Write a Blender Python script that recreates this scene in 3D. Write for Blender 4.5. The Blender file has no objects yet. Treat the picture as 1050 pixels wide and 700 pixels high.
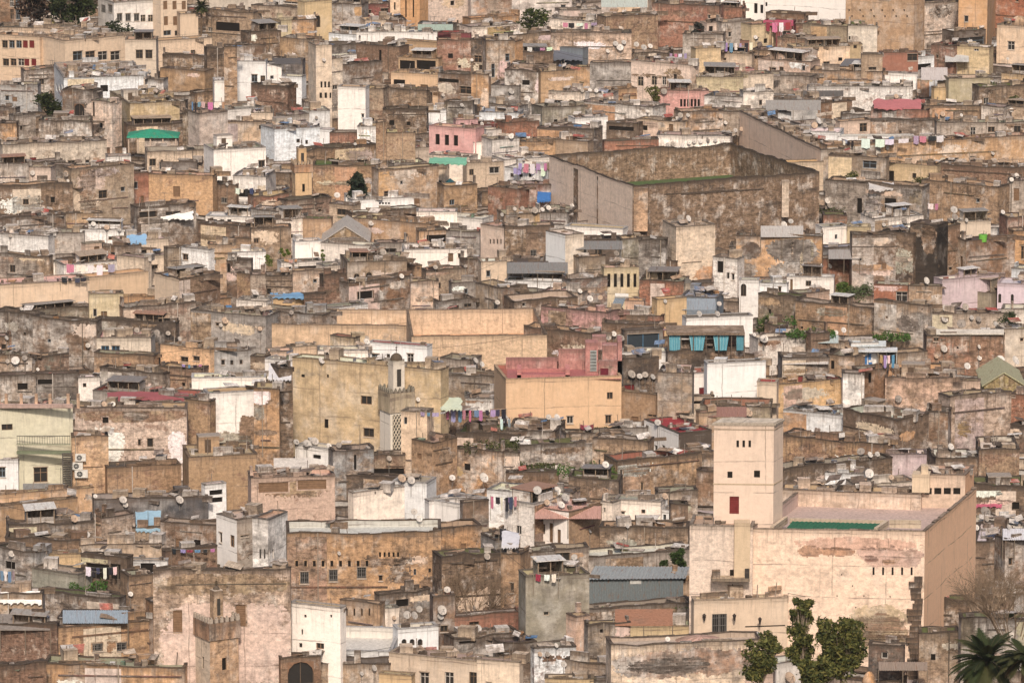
import bpy, math, random
from mathutils import Vector, noise
R = math.radians
random.seed(7)
scn = bpy.context.scene
col_main = scn.collection
# ------------------------------------------------------------------ camera
HC = 150.0; PITCH = R(-11.0); F = 6000.0
cd = bpy.data.cameras.new('camera'); cam = bpy.data.objects.new('camera', cd); col_main.objects.link(cam)
cam.location = (0, 0, HC); cam.rotation_euler = (R(90) + PITCH, 0, 0)
cd.lens = F / 1050 * 36; cd.sensor_width = 36; cd.clip_start = 1; cd.clip_end = 9000
scn.camera = cam
cp, sp_ = math.cos(PITCH), math.sin(PITCH)
def ray(x, y):
    u = (x - 525) / F; w = (350 - y) / F
    return Vector((u, cp - w * sp_, sp_ + w * cp))
def P(x, y, Y):
    d = ray(x, y); k = Y / d.y
    return Vector((d.x * k, Y, HC + d.z * k))
def PZ(x, y, z):
    d = ray(x, y); k = (z - HC) / d.z
    return Vector((d.x * k, d.y * k, z))
def to_px(p):
    q = Vector(p) - Vector((0, 0, HC)); f = q.y * cp + q.z * sp_; u = -q.y * sp_ + q.z * cp
    return 525 + F * q.x / f, 350 - F * u / f
def Dm(y): return 540.0 * (1040 / 540.0) ** ((700 - y) / 700.0)
_tab = [(Dm(y), P(525, y, Dm(y)).z) for y in range(900, -140, -10)]
def roofz(Y):
    if Y <= _tab[0][0]: return _tab[0][1]
    for i in range(len(_tab) - 1):
        if Y < _tab[i + 1][0]:
            a, b = _tab[i], _tab[i + 1]
            return a[1] + (b[1] - a[1]) * (Y - a[0]) / (b[0] - a[0])
    return _tab[-1][1] + (Y - _tab[-1][0]) * .05
def gz(Y): return roofz(Y) - 7.5
def ppm(Y): return F / (Y * 1.0)
# ------------------------------------------------------------------ materials
def newmat(name, rough=.9):
    m = bpy.data.materials.new(name); m.use_nodes = True
    nt = m.node_tree; b = nt.nodes['Principled BSDF']; b.inputs['Roughness'].default_value = rough
    b.inputs['Specular IOR Level'].default_value = .2
    return m, nt, b
class NB:
    def __init__(s, nt): s.nt = nt; s.L = nt.links
    def n(s, t, **k):
        o = s.nt.nodes.new(t)
        for a, v in k.items(): setattr(o, a, v)
        return o
    def put(s, sock, v):
        if hasattr(v, 'is_output') or isinstance(v, bpy.types.NodeSocket): s.L.new(v, sock)
        else: sock.default_value = v
    def m(s, op, a, b=0.0, c=None, clamp=False):
        o = s.n('ShaderNodeMath', operation=op); o.use_clamp = clamp
        s.put(o.inputs[0], a); s.put(o.inputs[1], b)
        if c is not None: s.put(o.inputs[2], c)
        return o.outputs[0]
    def noise(s, vec, sx, sy, sz=1.0, detail=4.0, rough=.6):
        mp = s.n('ShaderNodeMapping'); s.L.new(vec, mp.inputs['Vector']); mp.inputs['Scale'].default_value = (sx, sy, sz)
        o = s.n('ShaderNodeTexNoise'); o.inputs['Scale'].default_value = 1.0; o.inputs['Detail'].default_value = detail
        o.inputs['Roughness'].default_value = rough; s.L.new(mp.outputs[0], o.inputs['Vector']); return o.outputs[0]
    def mix(s, f, a, b, mode='MIX'):
        o = s.n('ShaderNodeMix', data_type='RGBA', blend_type=mode)
        s.put(o.inputs[0], f); s.put(o.inputs[6], a); s.put(o.inputs[7], b); return o.outputs[2]
    def ramp(s, v, lo, hi, a, b):
        o = s.n('ShaderNodeMapRange'); s.put(o.inputs[0], v)
        for i, q in enumerate((lo, hi, a, b)): s.put(o.inputs[i + 1], q)
        return o.outputs[0]
def col4(c): return (c[0], c[1], c[2], 1)
def wall_material(name='weathered_plaster', k=1.0, u1=(.065, .043, .032, 1), u2=(.36, .245, .155, 1), u3=(.31, .225, .165, 1), limec=(.64, .575, .52, 1), crs=9.0, lt=.52):
    m, nt, b = newmat(name); q = NB(nt)
    uv = q.n('ShaderNodeUVMap', uv_map='UV').outputs[0]
    at = q.n('ShaderNodeAttribute', attribute_name='Col'); wear = at.outputs['Alpha']; base = at.outputs['Color']
    sep = q.n('ShaderNodeSeparateXYZ'); q.L.new(uv, sep.inputs[0]); v = sep.outputs[1]
    big = q.noise(uv, .33 * k, .42 * k, detail=7, rough=.68)
    big2 = q.noise(uv, .13, .2, detail=4, rough=.6)
    band = q.noise(uv, 1.1, crs, detail=3, rough=.7)
    mid = q.noise(uv, 1.6 * k, 1.9 * k, detail=6, rough=.75)
    fine = q.noise(uv, 7, 9, detail=3, rough=.8)
    streak = q.noise(uv, 2.8, .22, detail=4, rough=.7)
    streak2 = q.noise(uv, 1.1, .12, detail=3, rough=.7)
    # colour drift of the plaster
    drift = q.mix(q.m('MULTIPLY', q.ramp(big2, .35, .65, 0, .6), q.ramp(wear, .1, .5, .2, 1)), base, q.mix(.5, base, (.52, .37, .26, 1), 'MIX'))
    # exposed earth and brick
    thr = q.m('MULTIPLY_ADD', wear, -.40, .71)
    mask = q.m('MULTIPLY', q.m('SUBTRACT', big, thr), 11, clamp=True)
    under = q.mix(q.ramp(band, .38, .62, 0, 1), u1, u2)
    under = q.mix(q.ramp(mid, .38, .62, 0, .75), under, u3)
    under = q.mix(.22, under, base)
    c = q.mix(mask, drift, under)
    # old lime patches on bare brick
    lime = q.m('MULTIPLY', q.m('MULTIPLY', q.m('SUBTRACT', q.noise(uv, .5 * k, .35 * k, detail=6, rough=.7), lt), 9, clamp=True), q.m('MULTIPLY', wear, .8))
    c = q.mix(lime, c, limec)
    # mottling
    g1 = q.ramp(mid, .32, .68, .5, 1.42); g2 = q.ramp(fine, .3, .7, .84, 1.15); g3 = q.ramp(big2, .3, .7, .9, 1.12)
    g = q.m('MULTIPLY', q.m('MULTIPLY', g1, g2), g3)
    kk = q.ramp(wear, 0.05, .5, .12, 1.15)
    g = q.m('MULTIPLY_ADD', q.m('SUBTRACT', g, 1), kk, 1)
    hs = q.n('ShaderNodeVectorMath', operation='SCALE'); q.L.new(c, hs.inputs[0]); q.L.new(g, hs.inputs['Scale']); c = hs.outputs[0]
    # rain streaks, then grime mixed with a painted shadow under the coping
    near = q.m('MULTIPLY_ADD', v, .28, 1.0, clamp=True)
    s1 = q.m('MULTIPLY', q.m('MULTIPLY', q.m('SUBTRACT', streak, .47), 5, clamp=True), near)
    s2 = q.m('MULTIPLY', q.m('MULTIPLY', q.m('SUBTRACT', streak2, .55), 6, clamp=True), .55)
    s = q.m('MULTIPLY', q.m('MAXIMUM', s1, s2), q.m('MULTIPLY_ADD', wear, 1.3, .22), clamp=True)
    c = q.mix(q.m('MULTIPLY', s, .88), c, (.06, .045, .036, 1))
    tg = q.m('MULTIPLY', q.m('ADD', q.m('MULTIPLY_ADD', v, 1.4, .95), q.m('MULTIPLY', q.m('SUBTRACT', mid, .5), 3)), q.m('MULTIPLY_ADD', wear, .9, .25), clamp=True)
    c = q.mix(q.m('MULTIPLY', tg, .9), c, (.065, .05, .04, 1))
    # soot and damp clouds
    soot = q.m('MULTIPLY', q.m('MULTIPLY', q.m('SUBTRACT', q.noise(uv, .25 * k, .55 * k, detail=7, rough=.75), .52), 8, clamp=True), q.m('MULTIPLY', wear, 1.0), clamp=True)
    c = q.mix(soot, c, (.06, .046, .038, 1))
    # floor lines and vertical joints of the render, faint and broken
    su = sep.outputs[0]
    fl = q.m('MULTIPLY', q.m('LESS_THAN', q.m('FRACT', q.m('MULTIPLY_ADD', v, .31, q.m('MULTIPLY', big2, .25))), .035), q.ramp(big, .42, .58, 0, .55))
    vl = q.m('MULTIPLY', q.m('LESS_THAN', q.m('FRACT', q.m('MULTIPLY_ADD', su, .19, q.m('MULTIPLY', big2, .12))), .022), q.ramp(big2, .42, .58, 0, .5))
    c = q.mix(q.m('MAXIMUM', fl, vl), c, (.12, .09, .075, 1))
    pits = q.m('MULTIPLY', q.m('MULTIPLY', q.m('SUBTRACT', q.noise(uv, 2.6, 3.4, detail=2, rough=.5), .64), 14, clamp=True), q.m('MULTIPLY_ADD', wear, .8, .05))
    c = q.mix(pits, c, (.07, .052, .042, 1))
    q.L.new(c, b.inputs['Base Color'])
    bp = q.n('ShaderNodeBump'); bp.inputs['Strength'].default_value = .5; bp.inputs['Distance'].default_value = .08
    q.L.new(q.m('ADD', mid, q.m('MULTIPLY', mask, -.5)), bp.inputs['Height']); q.L.new(bp.outputs[0], b.inputs['Normal'])
    return m
def roof_material():
    m, nt, b = newmat('flat_roof'); q = NB(nt)
    uv = q.n('ShaderNodeUVMap', uv_map='UV').outputs[0]
    at = q.n('ShaderNodeAttribute', attribute_name='Col'); wear = at.outputs['Alpha']; base = at.outputs['Color']
    a = q.noise(uv, .45, .45, detail=7, rough=.7); f = q.noise(uv, 3, 3, detail=5, rough=.75)
    st = q.m('MULTIPLY', q.m('MULTIPLY', q.m('SUBTRACT', a, .5), 7, clamp=True), q.m('MULTIPLY_ADD', wear, .6, .15))
    c = q.mix(st, base, (.17, .135, .11, 1))
    hs = q.n('ShaderNodeVectorMath', operation='SCALE'); q.L.new(c, hs.inputs[0]); q.L.new(q.ramp(f, .3, .7, .65, 1.25), hs.inputs['Scale'])
    q.L.new(hs.outputs[0], b.inputs['Base Color']); return m
def tint_material(name, rough=.8, metal=0.0, var=.25, scale=3.0):
    m, nt, b = newmat(name, rough); q = NB(nt)
    at = q.n('ShaderNodeAttribute', attribute_name='Col')
    tc = q.n('ShaderNodeTexCoord').outputs['Object']
    f = q.noise(tc, scale, scale, scale, detail=5, rough=.7)
    hs = q.n('ShaderNodeVectorMath', operation='SCALE'); q.L.new(at.outputs['Color'], hs.inputs[0]); q.L.new(q.ramp(f, .3, .7, 1 - var, 1 + var), hs.inputs['Scale'])
    q.L.new(hs.outputs[0], b.inputs['Base Color']); b.inputs['Metallic'].default_value = metal; return m
def sheet_material():
    m, nt, b = newmat('corrugated_sheet', .55); q = NB(nt)
    uv = q.n('ShaderNodeUVMap', uv_map='UV').outputs[0]; at = q.n('ShaderNodeAttribute', attribute_name='Col')
    rust = q.m('MULTIPLY', q.m('SUBTRACT', q.noise(uv, 1.2, .35, detail=6, rough=.7), .54), 7, clamp=True)
    c = q.mix(q.m('MULTIPLY', rust, .7), at.outputs['Color'], (.22, .11, .06, 1))
    f = q.noise(uv, 4, 1.2, detail=4, rough=.7)
    hs = q.n('ShaderNodeVectorMath', operation='SCALE'); q.L.new(c, hs.inputs[0]); q.L.new(q.ramp(f, .3, .7, .75, 1.2), hs.inputs['Scale'])
    q.L.new(hs.outputs[0], b.inputs['Base Color']); return m
def leaf_material():
    m, nt, b = newmat('leaves', .7); q = NB(nt)
    at = q.n('ShaderNodeAttribute', attribute_name='Col'); q.L.new(at.outputs['Color'], b.inputs['Base Color'])
    tr = q.n('ShaderNodeBsdfTranslucent'); q.L.new(at.outputs['Color'], tr.inputs[0])
    ms = q.n('ShaderNodeMixShader'); ms.inputs[0].default_value = .25; q.L.new(b.outputs[0], ms.inputs[1]); q.L.new(tr.outputs[0], ms.inputs[2])
    q.L.new(ms.outputs[0], nt.nodes['Material Output'].inputs[0]); return m
def ground_material():
    m, nt, b = newmat('dusty_earth'); q = NB(nt); tc = q.n('ShaderNodeTexCoord').outputs['Object']
    f = q.noise(tc, .2, .2, .2, detail=8, rough=.7)
    q.L.new(q.mix(q.ramp(f, .35, .65, 0, 1), (.12, .09, .065, 1), (.24, .18, .13, 1)), b.inputs['Base Color']); return m
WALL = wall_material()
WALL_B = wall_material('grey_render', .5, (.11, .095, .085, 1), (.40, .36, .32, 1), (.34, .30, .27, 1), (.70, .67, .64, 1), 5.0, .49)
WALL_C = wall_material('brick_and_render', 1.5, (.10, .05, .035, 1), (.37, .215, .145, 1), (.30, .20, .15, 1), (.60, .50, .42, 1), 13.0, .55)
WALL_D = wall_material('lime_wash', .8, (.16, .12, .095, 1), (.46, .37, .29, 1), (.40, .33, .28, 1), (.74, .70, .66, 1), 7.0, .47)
ROOF = roof_material(); TRIM = tint_material('painted_trim', .8); CLOTH = tint_material('cloth', .95, var=.12)
DISHM = tint_material('enamelled_metal', .5, var=.12, scale=2); SHEET = sheet_material(); LEAF = leaf_material(); GROUND = ground_material()
GLASS = tint_material('dark_pane', .25, var=.1); BARK = tint_material('bark', .95, var=.4); JUNK = tint_material('roof_litter', .9, var=.4, scale=4)
MATS = [WALL, ROOF, TRIM, GLASS, SHEET]
# ------------------------------------------------------------------ mesh builder
class MB:
    def __init__(s): s.v = []; s.f = []; s.uv = []; s.c = []; s.m = []
    def poly(s, pts, uvs=None, col=(.5, .5, .5, 0), mi=0):
        i = len(s.v); s.v += [tuple(p) for p in pts]; s.f.append(tuple(range(i, i + len(pts))))
        s.uv += list(uvs) if uvs else [(p[0] + .37 * p[2], p[1] + p[2]) for p in pts]
        c = tuple(col) if len(col) == 4 else (*col, 0); s.c += [c] * len(pts); s.m.append(mi)
    def box(s, o, ax, ay, az, col, mi=0, uvo=(0, 0), ztop=None):
        """o corner; ax, ay, az edge vectors"""
        o, ax, ay, az = map(Vector, (o, ax, ay, az)); w, d, h = ax.length, ay.length, az.length
        zt = 0 if ztop is None else ztop; u = uvo[0]
        def side(a, b, L, u0): s.poly([a, b, b + az, a + az], [(u0, -h + zt), (u0 + L, -h + zt), (u0 + L, zt), (u0, zt)], col, mi)
        side(o, o + ax, w, u); side(o + ax, o + ax + ay, d, u + w); side(o + ax + ay, o + ay, w, u + w + d); side(o + ay, o, d, u + 2 * w + d)
        s.poly([o + az, o + ax + az, o + ax + ay + az, o + ay + az], [(u, -1.5), (u + w, -1.5), (u + w, -1.5 - d), (u, -1.5 - d)], col, mi)
        s.poly([o, o + ay, o + ax + ay, o + ax], None, col, mi)
    def tube(s, a, b, r0, r1, n=6, col=(.3, .3, .3, 0), mi=0):
        a, b = Vector(a), Vector(b); d = (b - a).normalized(); t = d.cross(Vector((0, 0, 1)))
        if t.length < .1: t = d.cross(Vector((1, 0, 0)))
        t.normalize(); w = d.cross(t)
        ra = [a + (t * math.cos(k * 2 * math.pi / n) + w * math.sin(k * 2 * math.pi / n)) * r0 for k in range(n)]
        rb = [b + (t * math.cos(k * 2 * math.pi / n) + w * math.sin(k * 2 * math.pi / n)) * r1 for k in range(n)]
        for k in range(n):
            j = (k + 1) % n; s.poly([ra[k], ra[j], rb[j], rb[k]], None, col, mi)
        s.poly(rb, None, col, mi)
    def build(s, name, mats, parent=None, loc=None, smooth=False):
        if not s.v: return None
        if loc is None: loc = parent.location if (parent and parent.parent is None) else Vector((0, 0, 0))
        off = Vector(loc)
        if parent is not None and parent.parent is not None:
            off = parent.parent.location.copy()
        me = bpy.data.meshes.new(name)
        me.from_pydata([(p[0] - off.x, p[1] - off.y, p[2] - off.z) for p in s.v], [], s.f)
        ul = me.uv_layers.new(name='UV'); ul.data.foreach_set('uv', [x for u in s.uv for x in u])
        ca = me.color_attributes.new('Col', 'FLOAT_COLOR', 'CORNER'); ca.data.foreach_set('color', [x for c in s.c for x in c])
        if not isinstance(mats, (list, tuple)): mats = [mats]
        for m in mats: me.materials.append(m)
        me.polygons.foreach_set('material_index', s.m)
        if smooth: me.polygons.foreach_set('use_smooth', [True] * len(s.f))
        me.update()
        o = bpy.data.objects.new(name, me); col_main.objects.link(o)
        if parent is not None: o.parent = parent
        else: o.location = off
        return o
def put(mb, name, mats, root, sink, smooth=False):
    if sink is None: return mb.build(name, mats, root, smooth=smooth)
    ml = mats if isinstance(mats, (list, tuple)) else [mats]; b = len(sink.v)
    sink.v += mb.v; sink.f += [tuple(i + b for i in f) for f in mb.f]; sink.uv += mb.uv; sink.c += mb.c; sink.m += [MATS.index(ml[i]) for i in mb.m]
def tag(o, label=None, cat=None, group=None, kind=None):
    if label: o['label'] = label
    if cat: o['category'] = cat
    if group: o['group'] = group
    if kind: o['kind'] = kind
    return o
def empty(name, loc, label=None, cat=None, group=None):
    o = bpy.data.objects.new(name, None); col_main.objects.link(o); o.location = loc; o.empty_display_size = .5
    return tag(o, label, cat, group)
# ------------------------------------------------------------------ palette (real-world base colours, except J)
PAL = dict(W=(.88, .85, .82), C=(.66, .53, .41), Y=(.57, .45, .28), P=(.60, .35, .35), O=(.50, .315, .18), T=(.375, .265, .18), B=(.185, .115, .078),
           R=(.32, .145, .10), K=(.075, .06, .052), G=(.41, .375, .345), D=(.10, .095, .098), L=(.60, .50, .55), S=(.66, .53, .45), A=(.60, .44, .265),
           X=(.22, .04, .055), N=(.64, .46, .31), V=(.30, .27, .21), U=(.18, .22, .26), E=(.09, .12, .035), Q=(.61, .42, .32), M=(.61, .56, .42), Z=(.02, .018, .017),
           I=(.67, .545, .455), J=(.84, .52, .33), H=(.50, .29, .21))  # J: mansion's orange side plaster, brightened to paint in its warm sunlight
def pal(c, j=.07, w=0.0):
    b = PAL[c]; j = j if w < .2 else j * 2.0; k = (1 - .22 * max(0, w - .3)) * (1 + random.uniform(-j, j)); t = random.uniform(-j, j) * .6
    return (b[0] * k * (1 + t), b[1] * k, b[2] * k * (1 - t), w)
# ------------------------------------------------------------------ houses
GRP = {'house': 'flat roofed houses packed on the hillside', 'wall': 'old plastered walls between the houses', 'roof room': 'small rooms on the roofs', 'shed': 'sheds and shacks on the roofs', 'terrace': 'low roof terraces', 'building': 'small stone buildings'}
HOUSES = []   # dict(corners, zroof, ztop, label)
def tzf(x, y, zt, jit):
    return zt + jit * (noise.noise(Vector((x * .12, y * .12, zt))) * 1.3 + noise.noise(Vector((x * .55, y * .55, zt))) * 1.0 + .6 * noise.noise(Vector((x * 1.9, y * 1.9, zt))))
def facade(mb, A, B, zb, zt, jit, ops, col, uo, step=1.2, inset=.22):
    A = Vector((A[0], A[1], 0)); B = Vector((B[0], B[1], 0)); L = (B - A).length; d = (B - A) / L; nrm = Vector((d.y, -d.x, 0))
    zmin = min(tzf(A.x + d.x * s, A.y + d.y * s, zt, jit) for s in [L * i / 8 for i in range(9)]) - .12
    good = []
    for o in ops:
        s0, s1, z0, z1 = max(o[0], .12), min(o[1], L - .12), max(o[2], zb + .1), min(o[3], zmin)
        if s1 - s0 > .12 and z1 - z0 > .12: good.append((s0, s1, z0, z1, o[4]))
    n = max(2, int(L / step)); xs = [L * i / n for i in range(n + 1)]
    for o in good: xs += [o[0], o[1]]
    zs = [zb, zmin]
    for o in good: zs += [o[2], o[3]]
    xs = sorted(set(round(x, 4) for x in xs)); zs = sorted(set(round(z, 4) for z in zs))
    pt = lambda s, z: (A.x + d.x * s, A.y + d.y * s, z)
    for i in range(len(xs) - 1):
        a, b = xs[i], xs[i + 1]
        if b - a < 1e-4: continue
        m = (a + b) / 2; j = 0
        while j < len(zs) - 1:
            z0, z1 = zs[j], zs[j + 1]; c = (z0 + z1) / 2
            if not any(o[0] < m < o[1] and o[2] < c < o[3] for o in good):
                mb.poly([pt(a, z0), pt(b, z0), pt(b, z1), pt(a, z1)], [(uo + a, z0 - zt), (uo + b, z0 - zt), (uo + b, z1 - zt), (uo + a, z1 - zt)], col)
            j += 1
        ta, tb = tzf(*pt(a, 0)[:2], zt, jit), tzf(*pt(b, 0)[:2], zt, jit); z1 = zs[-1]
        mb.poly([pt(a, z1), pt(b, z1), pt(b, tb), pt(a, ta)], [(uo + a, z1 - zt), (uo + b, z1 - zt), (uo + b, 0), (uo + a, 0)], col)
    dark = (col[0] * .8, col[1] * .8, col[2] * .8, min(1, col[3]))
    for s0, s1, z0, z1, k in good:
        q = -nrm * inset
        c = [Vector(pt(s0, z0)), Vector(pt(s1, z0)), Vector(pt(s1, z1)), Vector(pt(s0, z1))]
        for i in range(4):
            a, b = c[i], c[(i + 1) % 4]
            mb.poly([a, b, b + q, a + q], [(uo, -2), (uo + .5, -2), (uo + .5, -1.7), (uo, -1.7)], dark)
    return [(Vector(pt(o[0], o[2])), d, nrm, o[1] - o[0], o[3] - o[2], o[4]) for o in good], xs
FRC = {'w': (.14, .095, .06), 'd': (.16, .10, .06), 's': (.05, .04, .035), 'a': (.12, .085, .06), 'r': (.17, .03, .03), 'g': (.05, .13, .07), 'b': (.20, .19, .18),
       'u': (.10, .22, .35), 'c': (.42, .35, .27), 'h': (.21, .13, .08), 'k': (.03, .025, .02)}
PN = [0]
def patch(mb, A, B, zmax, p, ops, uo, zb, cell=.15):
    A = Vector((A[0], A[1], 0)); B = Vector((B[0], B[1], 0)); L = (B - A).length; d = (B - A) / L; n = Vector((d.y, -d.x, 0)) * .022
    s0, s1, z0, z1, k = p; PN[0] += 1; rect = k[0] == 'r' and len(k) > 1; ex = k[0] == 'e' and len(k) > 1; k = k[-1]; c = (*[v * random.uniform(.92, 1.08) for v in PAL[k]], {'B': .95, 'K': .8, 'R': .8, 'G': .55, 'T': .7}.get(k, .35)); sd = PN[0] * 3.7
    ou = [((q[0] - A).dot(d), (q[0] - A).dot(d) + q[3], q[0].z, q[0].z + q[4]) for q in ops]
    cx, cz, hw, hh = (s0 + s1) / 2, (z0 + z1) / 2, (s1 - s0) / 2, (z1 - z0) / 2
    j = 0; z = max(z0 - hh * .2, zb)
    while z < min(z1 + hh * .2, zmax - cell):
        run = None; s = max(.02, s0 - hw * .2); e = min(L - .02, s1 + hw * .2); ch = cell * (.8 + .4 * noise.noise(Vector((z, sd, 0))))
        def flush(a, b):
            q = [(A + d * a + n, z), (A + d * b + n, z), (A + d * b + n, z + ch), (A + d * a + n, z + ch)]
            mb.poly([(v.x, v.y, h) for v, h in q], [(uo + a + sd, z - zmax - 1), (uo + b + sd, z - zmax - 1), (uo + b + sd, z + ch - zmax - 1), (uo + a + sd, z + ch - zmax - 1)], c)
        while s < e - .05:
            w = min(cell, e - s); m = s + w / 2; mz = z + ch / 2
            f = 1 - (abs((m - cx) / hw) ** 2.6 + abs((mz - cz) / hh) ** 2.6) + 1.1 * noise.noise(Vector((m * .5 + sd, mz * .6, 0))) + .8 * noise.noise(Vector((m * 1.7, mz * 1.9 + sd, 0))) + .8 * noise.noise(Vector((m * 4.1, mz * 4.4 + sd, 0)))
            xp = 5 if (hh > 3 and hw > 3) else 2.4
            if ex: f = 1.15 - (abs((m - cx) / hw) ** xp + abs((mz - cz) / hh) ** xp) + .7 * noise.noise(Vector((m * .45 + sd, mz * .5, 0))) + .45 * noise.noise(Vector((m * 2.1, mz * 2.3 + sd, 0))) + .3 * noise.noise(Vector((m * 4.1, mz * 4.4 + sd, 0)))
            if rect: f = .35 + min(m - s0, s1 - m) * 2.2 + .5 * noise.noise(Vector((mz * 1.1, sd, m * .6))) if s0 <= m <= s1 else 0
            ok = f > .12 and not any(a - .02 < s + w and s < b + .02 and y0 - .02 < z + ch and z < y1 + .02 for a, b, y0, y1 in ou)
            if ok and run is None: run = s
            if not ok and run is not None: flush(run, s); run = None
            s += w
        if run is not None: flush(run, s)
        z += ch
def window(parent, o, wallcol, name=None, sink=None):
    p, d, n, w, h, k = o
    mb = MB(); inn = -n * .18; z = Vector((0, 0, 1)); fc = FRC.get(k, FRC['w'])
    nm = name or ('door' if k == 'd' else 'shutter' if k in 'rgh' else 'opening' if k in 'sk' else 'window')
    if k == 'w': fc = random.choice(((.14, .095, .06), (.14, .095, .06), (.50, .46, .42), (.18, .22, .26), (.26, .17, .11)))
    pane = (.035, .032, .03) if k in 'wasbkc' else fc
    q = p + inn
    if k in 'sk': mb.poly([q, q + d * w, q + d * w + z * h, q + z * h], None, (.02, .017, .015), 1)
    else:
        pane_mb = MB() if (sink is None and k in 'wcb' and w * h > 1.1) else mb
        pane_mb.poly([q, q + d * w, q + d * w + z * h, q + z * h], None, pane if k not in 'u' else (.04, .05, .06), 1 if k in 'wabcu' else 0)
        f = min(.07, w * .12)
        if k in 'wcuabd':
            for a, b in (((0, 0), (f, h)), ((w - f, 0), (w, h)), ((f, 0), (w - f, f)), ((f, h - f), (w - f, h))):
                mb.box(q + n * .005 + d * a[0] + z * a[1], d * (b[0] - a[0]), n * .06, z * (b[1] - a[1]), fc)
            if w > .7: mb.box(q + n * .006 + d * (w / 2 - f / 2) + z * f, d * f, n * .05, z * (h - 2 * f), fc)
            if k in 'wc' and h > 1.1: mb.box(q + n * .007 + d * f + z * (h * .62), d * (w - 2 * f), n * .04, z * f * .8, fc)
        if k in 'rgh':
            m = max(2, int(h / .22))
            for i in range(m): mb.box(q + n * .01 + d * .05 + z * (h * (i + .15) / m), d * (w - .1), n * .04, z * (h / m * .6), fc)
        if k == 'b':
            m = max(3, int(w / .2))
            for i in range(m + 1): mb.box(p + n * .02 + d * (w * i / m - .015), d * .03, n * .03, z * h, (.17, .16, .15))
            for i in range(3): mb.box(p + n * .05 + z * (h * (i + .5) / 3), d * w, n * .03, z * .035, (.17, .16, .15))
        if k in 'a':
            N = 6; wc = tuple(x * .95 for x in wallcol[:3]); r = w / 2
            pts = [(r - r * math.cos(math.pi * i / N), h - r + r * math.sin(math.pi * i / N)) for i in range(N + 1)]
            if h > r:
                for side in (0, 1):
                    pp = pts[:N // 2 + 1] if side == 0 else pts[N // 2:]
                    cx = 0 if side == 0 else w
                    for i in range(len(pp) - 1):
                        mb.poly([p - n * .01 + d * pp[i][0] + z * pp[i][1], p - n * .01 + d * pp[i + 1][0] + z * pp[i + 1][1], p - n * .01 + d * cx + z * h], None, wc)
        if k in 'wub' and random.random() < .6 and w > .4:   # lintel and sill
            mb.box(p - d * .06 - z * .09 - n * .005, d * (w + .12), n * .12, z * .08, (.5, .43, .36)); mb.box(p - d * .08 + z * h - n * .005, d * (w + .16), n * .09, z * .1, (.3, .24, .19))
    ob = put(mb, nm, [TRIM, GLASS], parent, sink)
    if k in 'wcb' and sink is None and ob is not None and w * h > 1.1: pane_mb.build('pane', [TRIM, GLASS], ob)
    return ob
def coping_strip(mb, pts, zt, jit, col, t=.28, out=.05, h=.09):
    """closed ring of coping boxes along pts (outer corners)"""
    N = len(pts); c = sum((Vector((p[0], p[1], 0)) for p in pts), Vector()) / N
    for i in range(N):
        A = Vector((pts[i][0], pts[i][1], 0)); B = Vector((pts[(i + 1) % N][0], pts[(i + 1) % N][1], 0)); L = (B - A).length
        if L < .3: continue
        d = (B - A) / L; n = Vector((d.y, -d.x, 0)); k = max(2, int(L / 1.2))
        for j in range(k):
            a = A + d * (L * j / k); b = A + d * (L * (j + 1) / k)
            za, zb_ = tzf(a.x, a.y, zt, jit), tzf(b.x, b.y, zt, jit)
            o, q = n * out, -n * t
            P1 = [Vector((a.x, a.y, za)) + o, Vector((b.x, b.y, zb_)) + o, Vector((b.x, b.y, zb_)) + q, Vector((a.x, a.y, za)) + q]
            up = Vector((0, 0, h * (1 if col[3] < .5 else random.uniform(.3, 1.6)))); uv = [(a.x, -.0), (b.x, -.0), (b.x, .05), (a.x, .05)]
            mb.poly([p + up for p in P1], uv, col); mb.poly([P1[0], P1[1], P1[1] + up, P1[0] + up], uv, col)
            mb.poly([P1[2], P1[3], P1[3] + up, P1[2] + up], uv, col); mb.poly([P1[0], P1[3], P1[2], P1[1]], uv, col)
RC = {'-': None, 'w': (.66, .62, .57), 'r': (.36, .14, .10), 'k': (.10, .085, .075), 't': (.47, .36, .25), 'g': (.34, .30, .26), 'p': (.58, .41, .36), 'x': (.30, .05, .055), 'y': (.52, .44, .34), 'o': (.62, .42, .25), 'u': (.30, .33, .36), 'e': (.10, .14, .05)}
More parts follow.
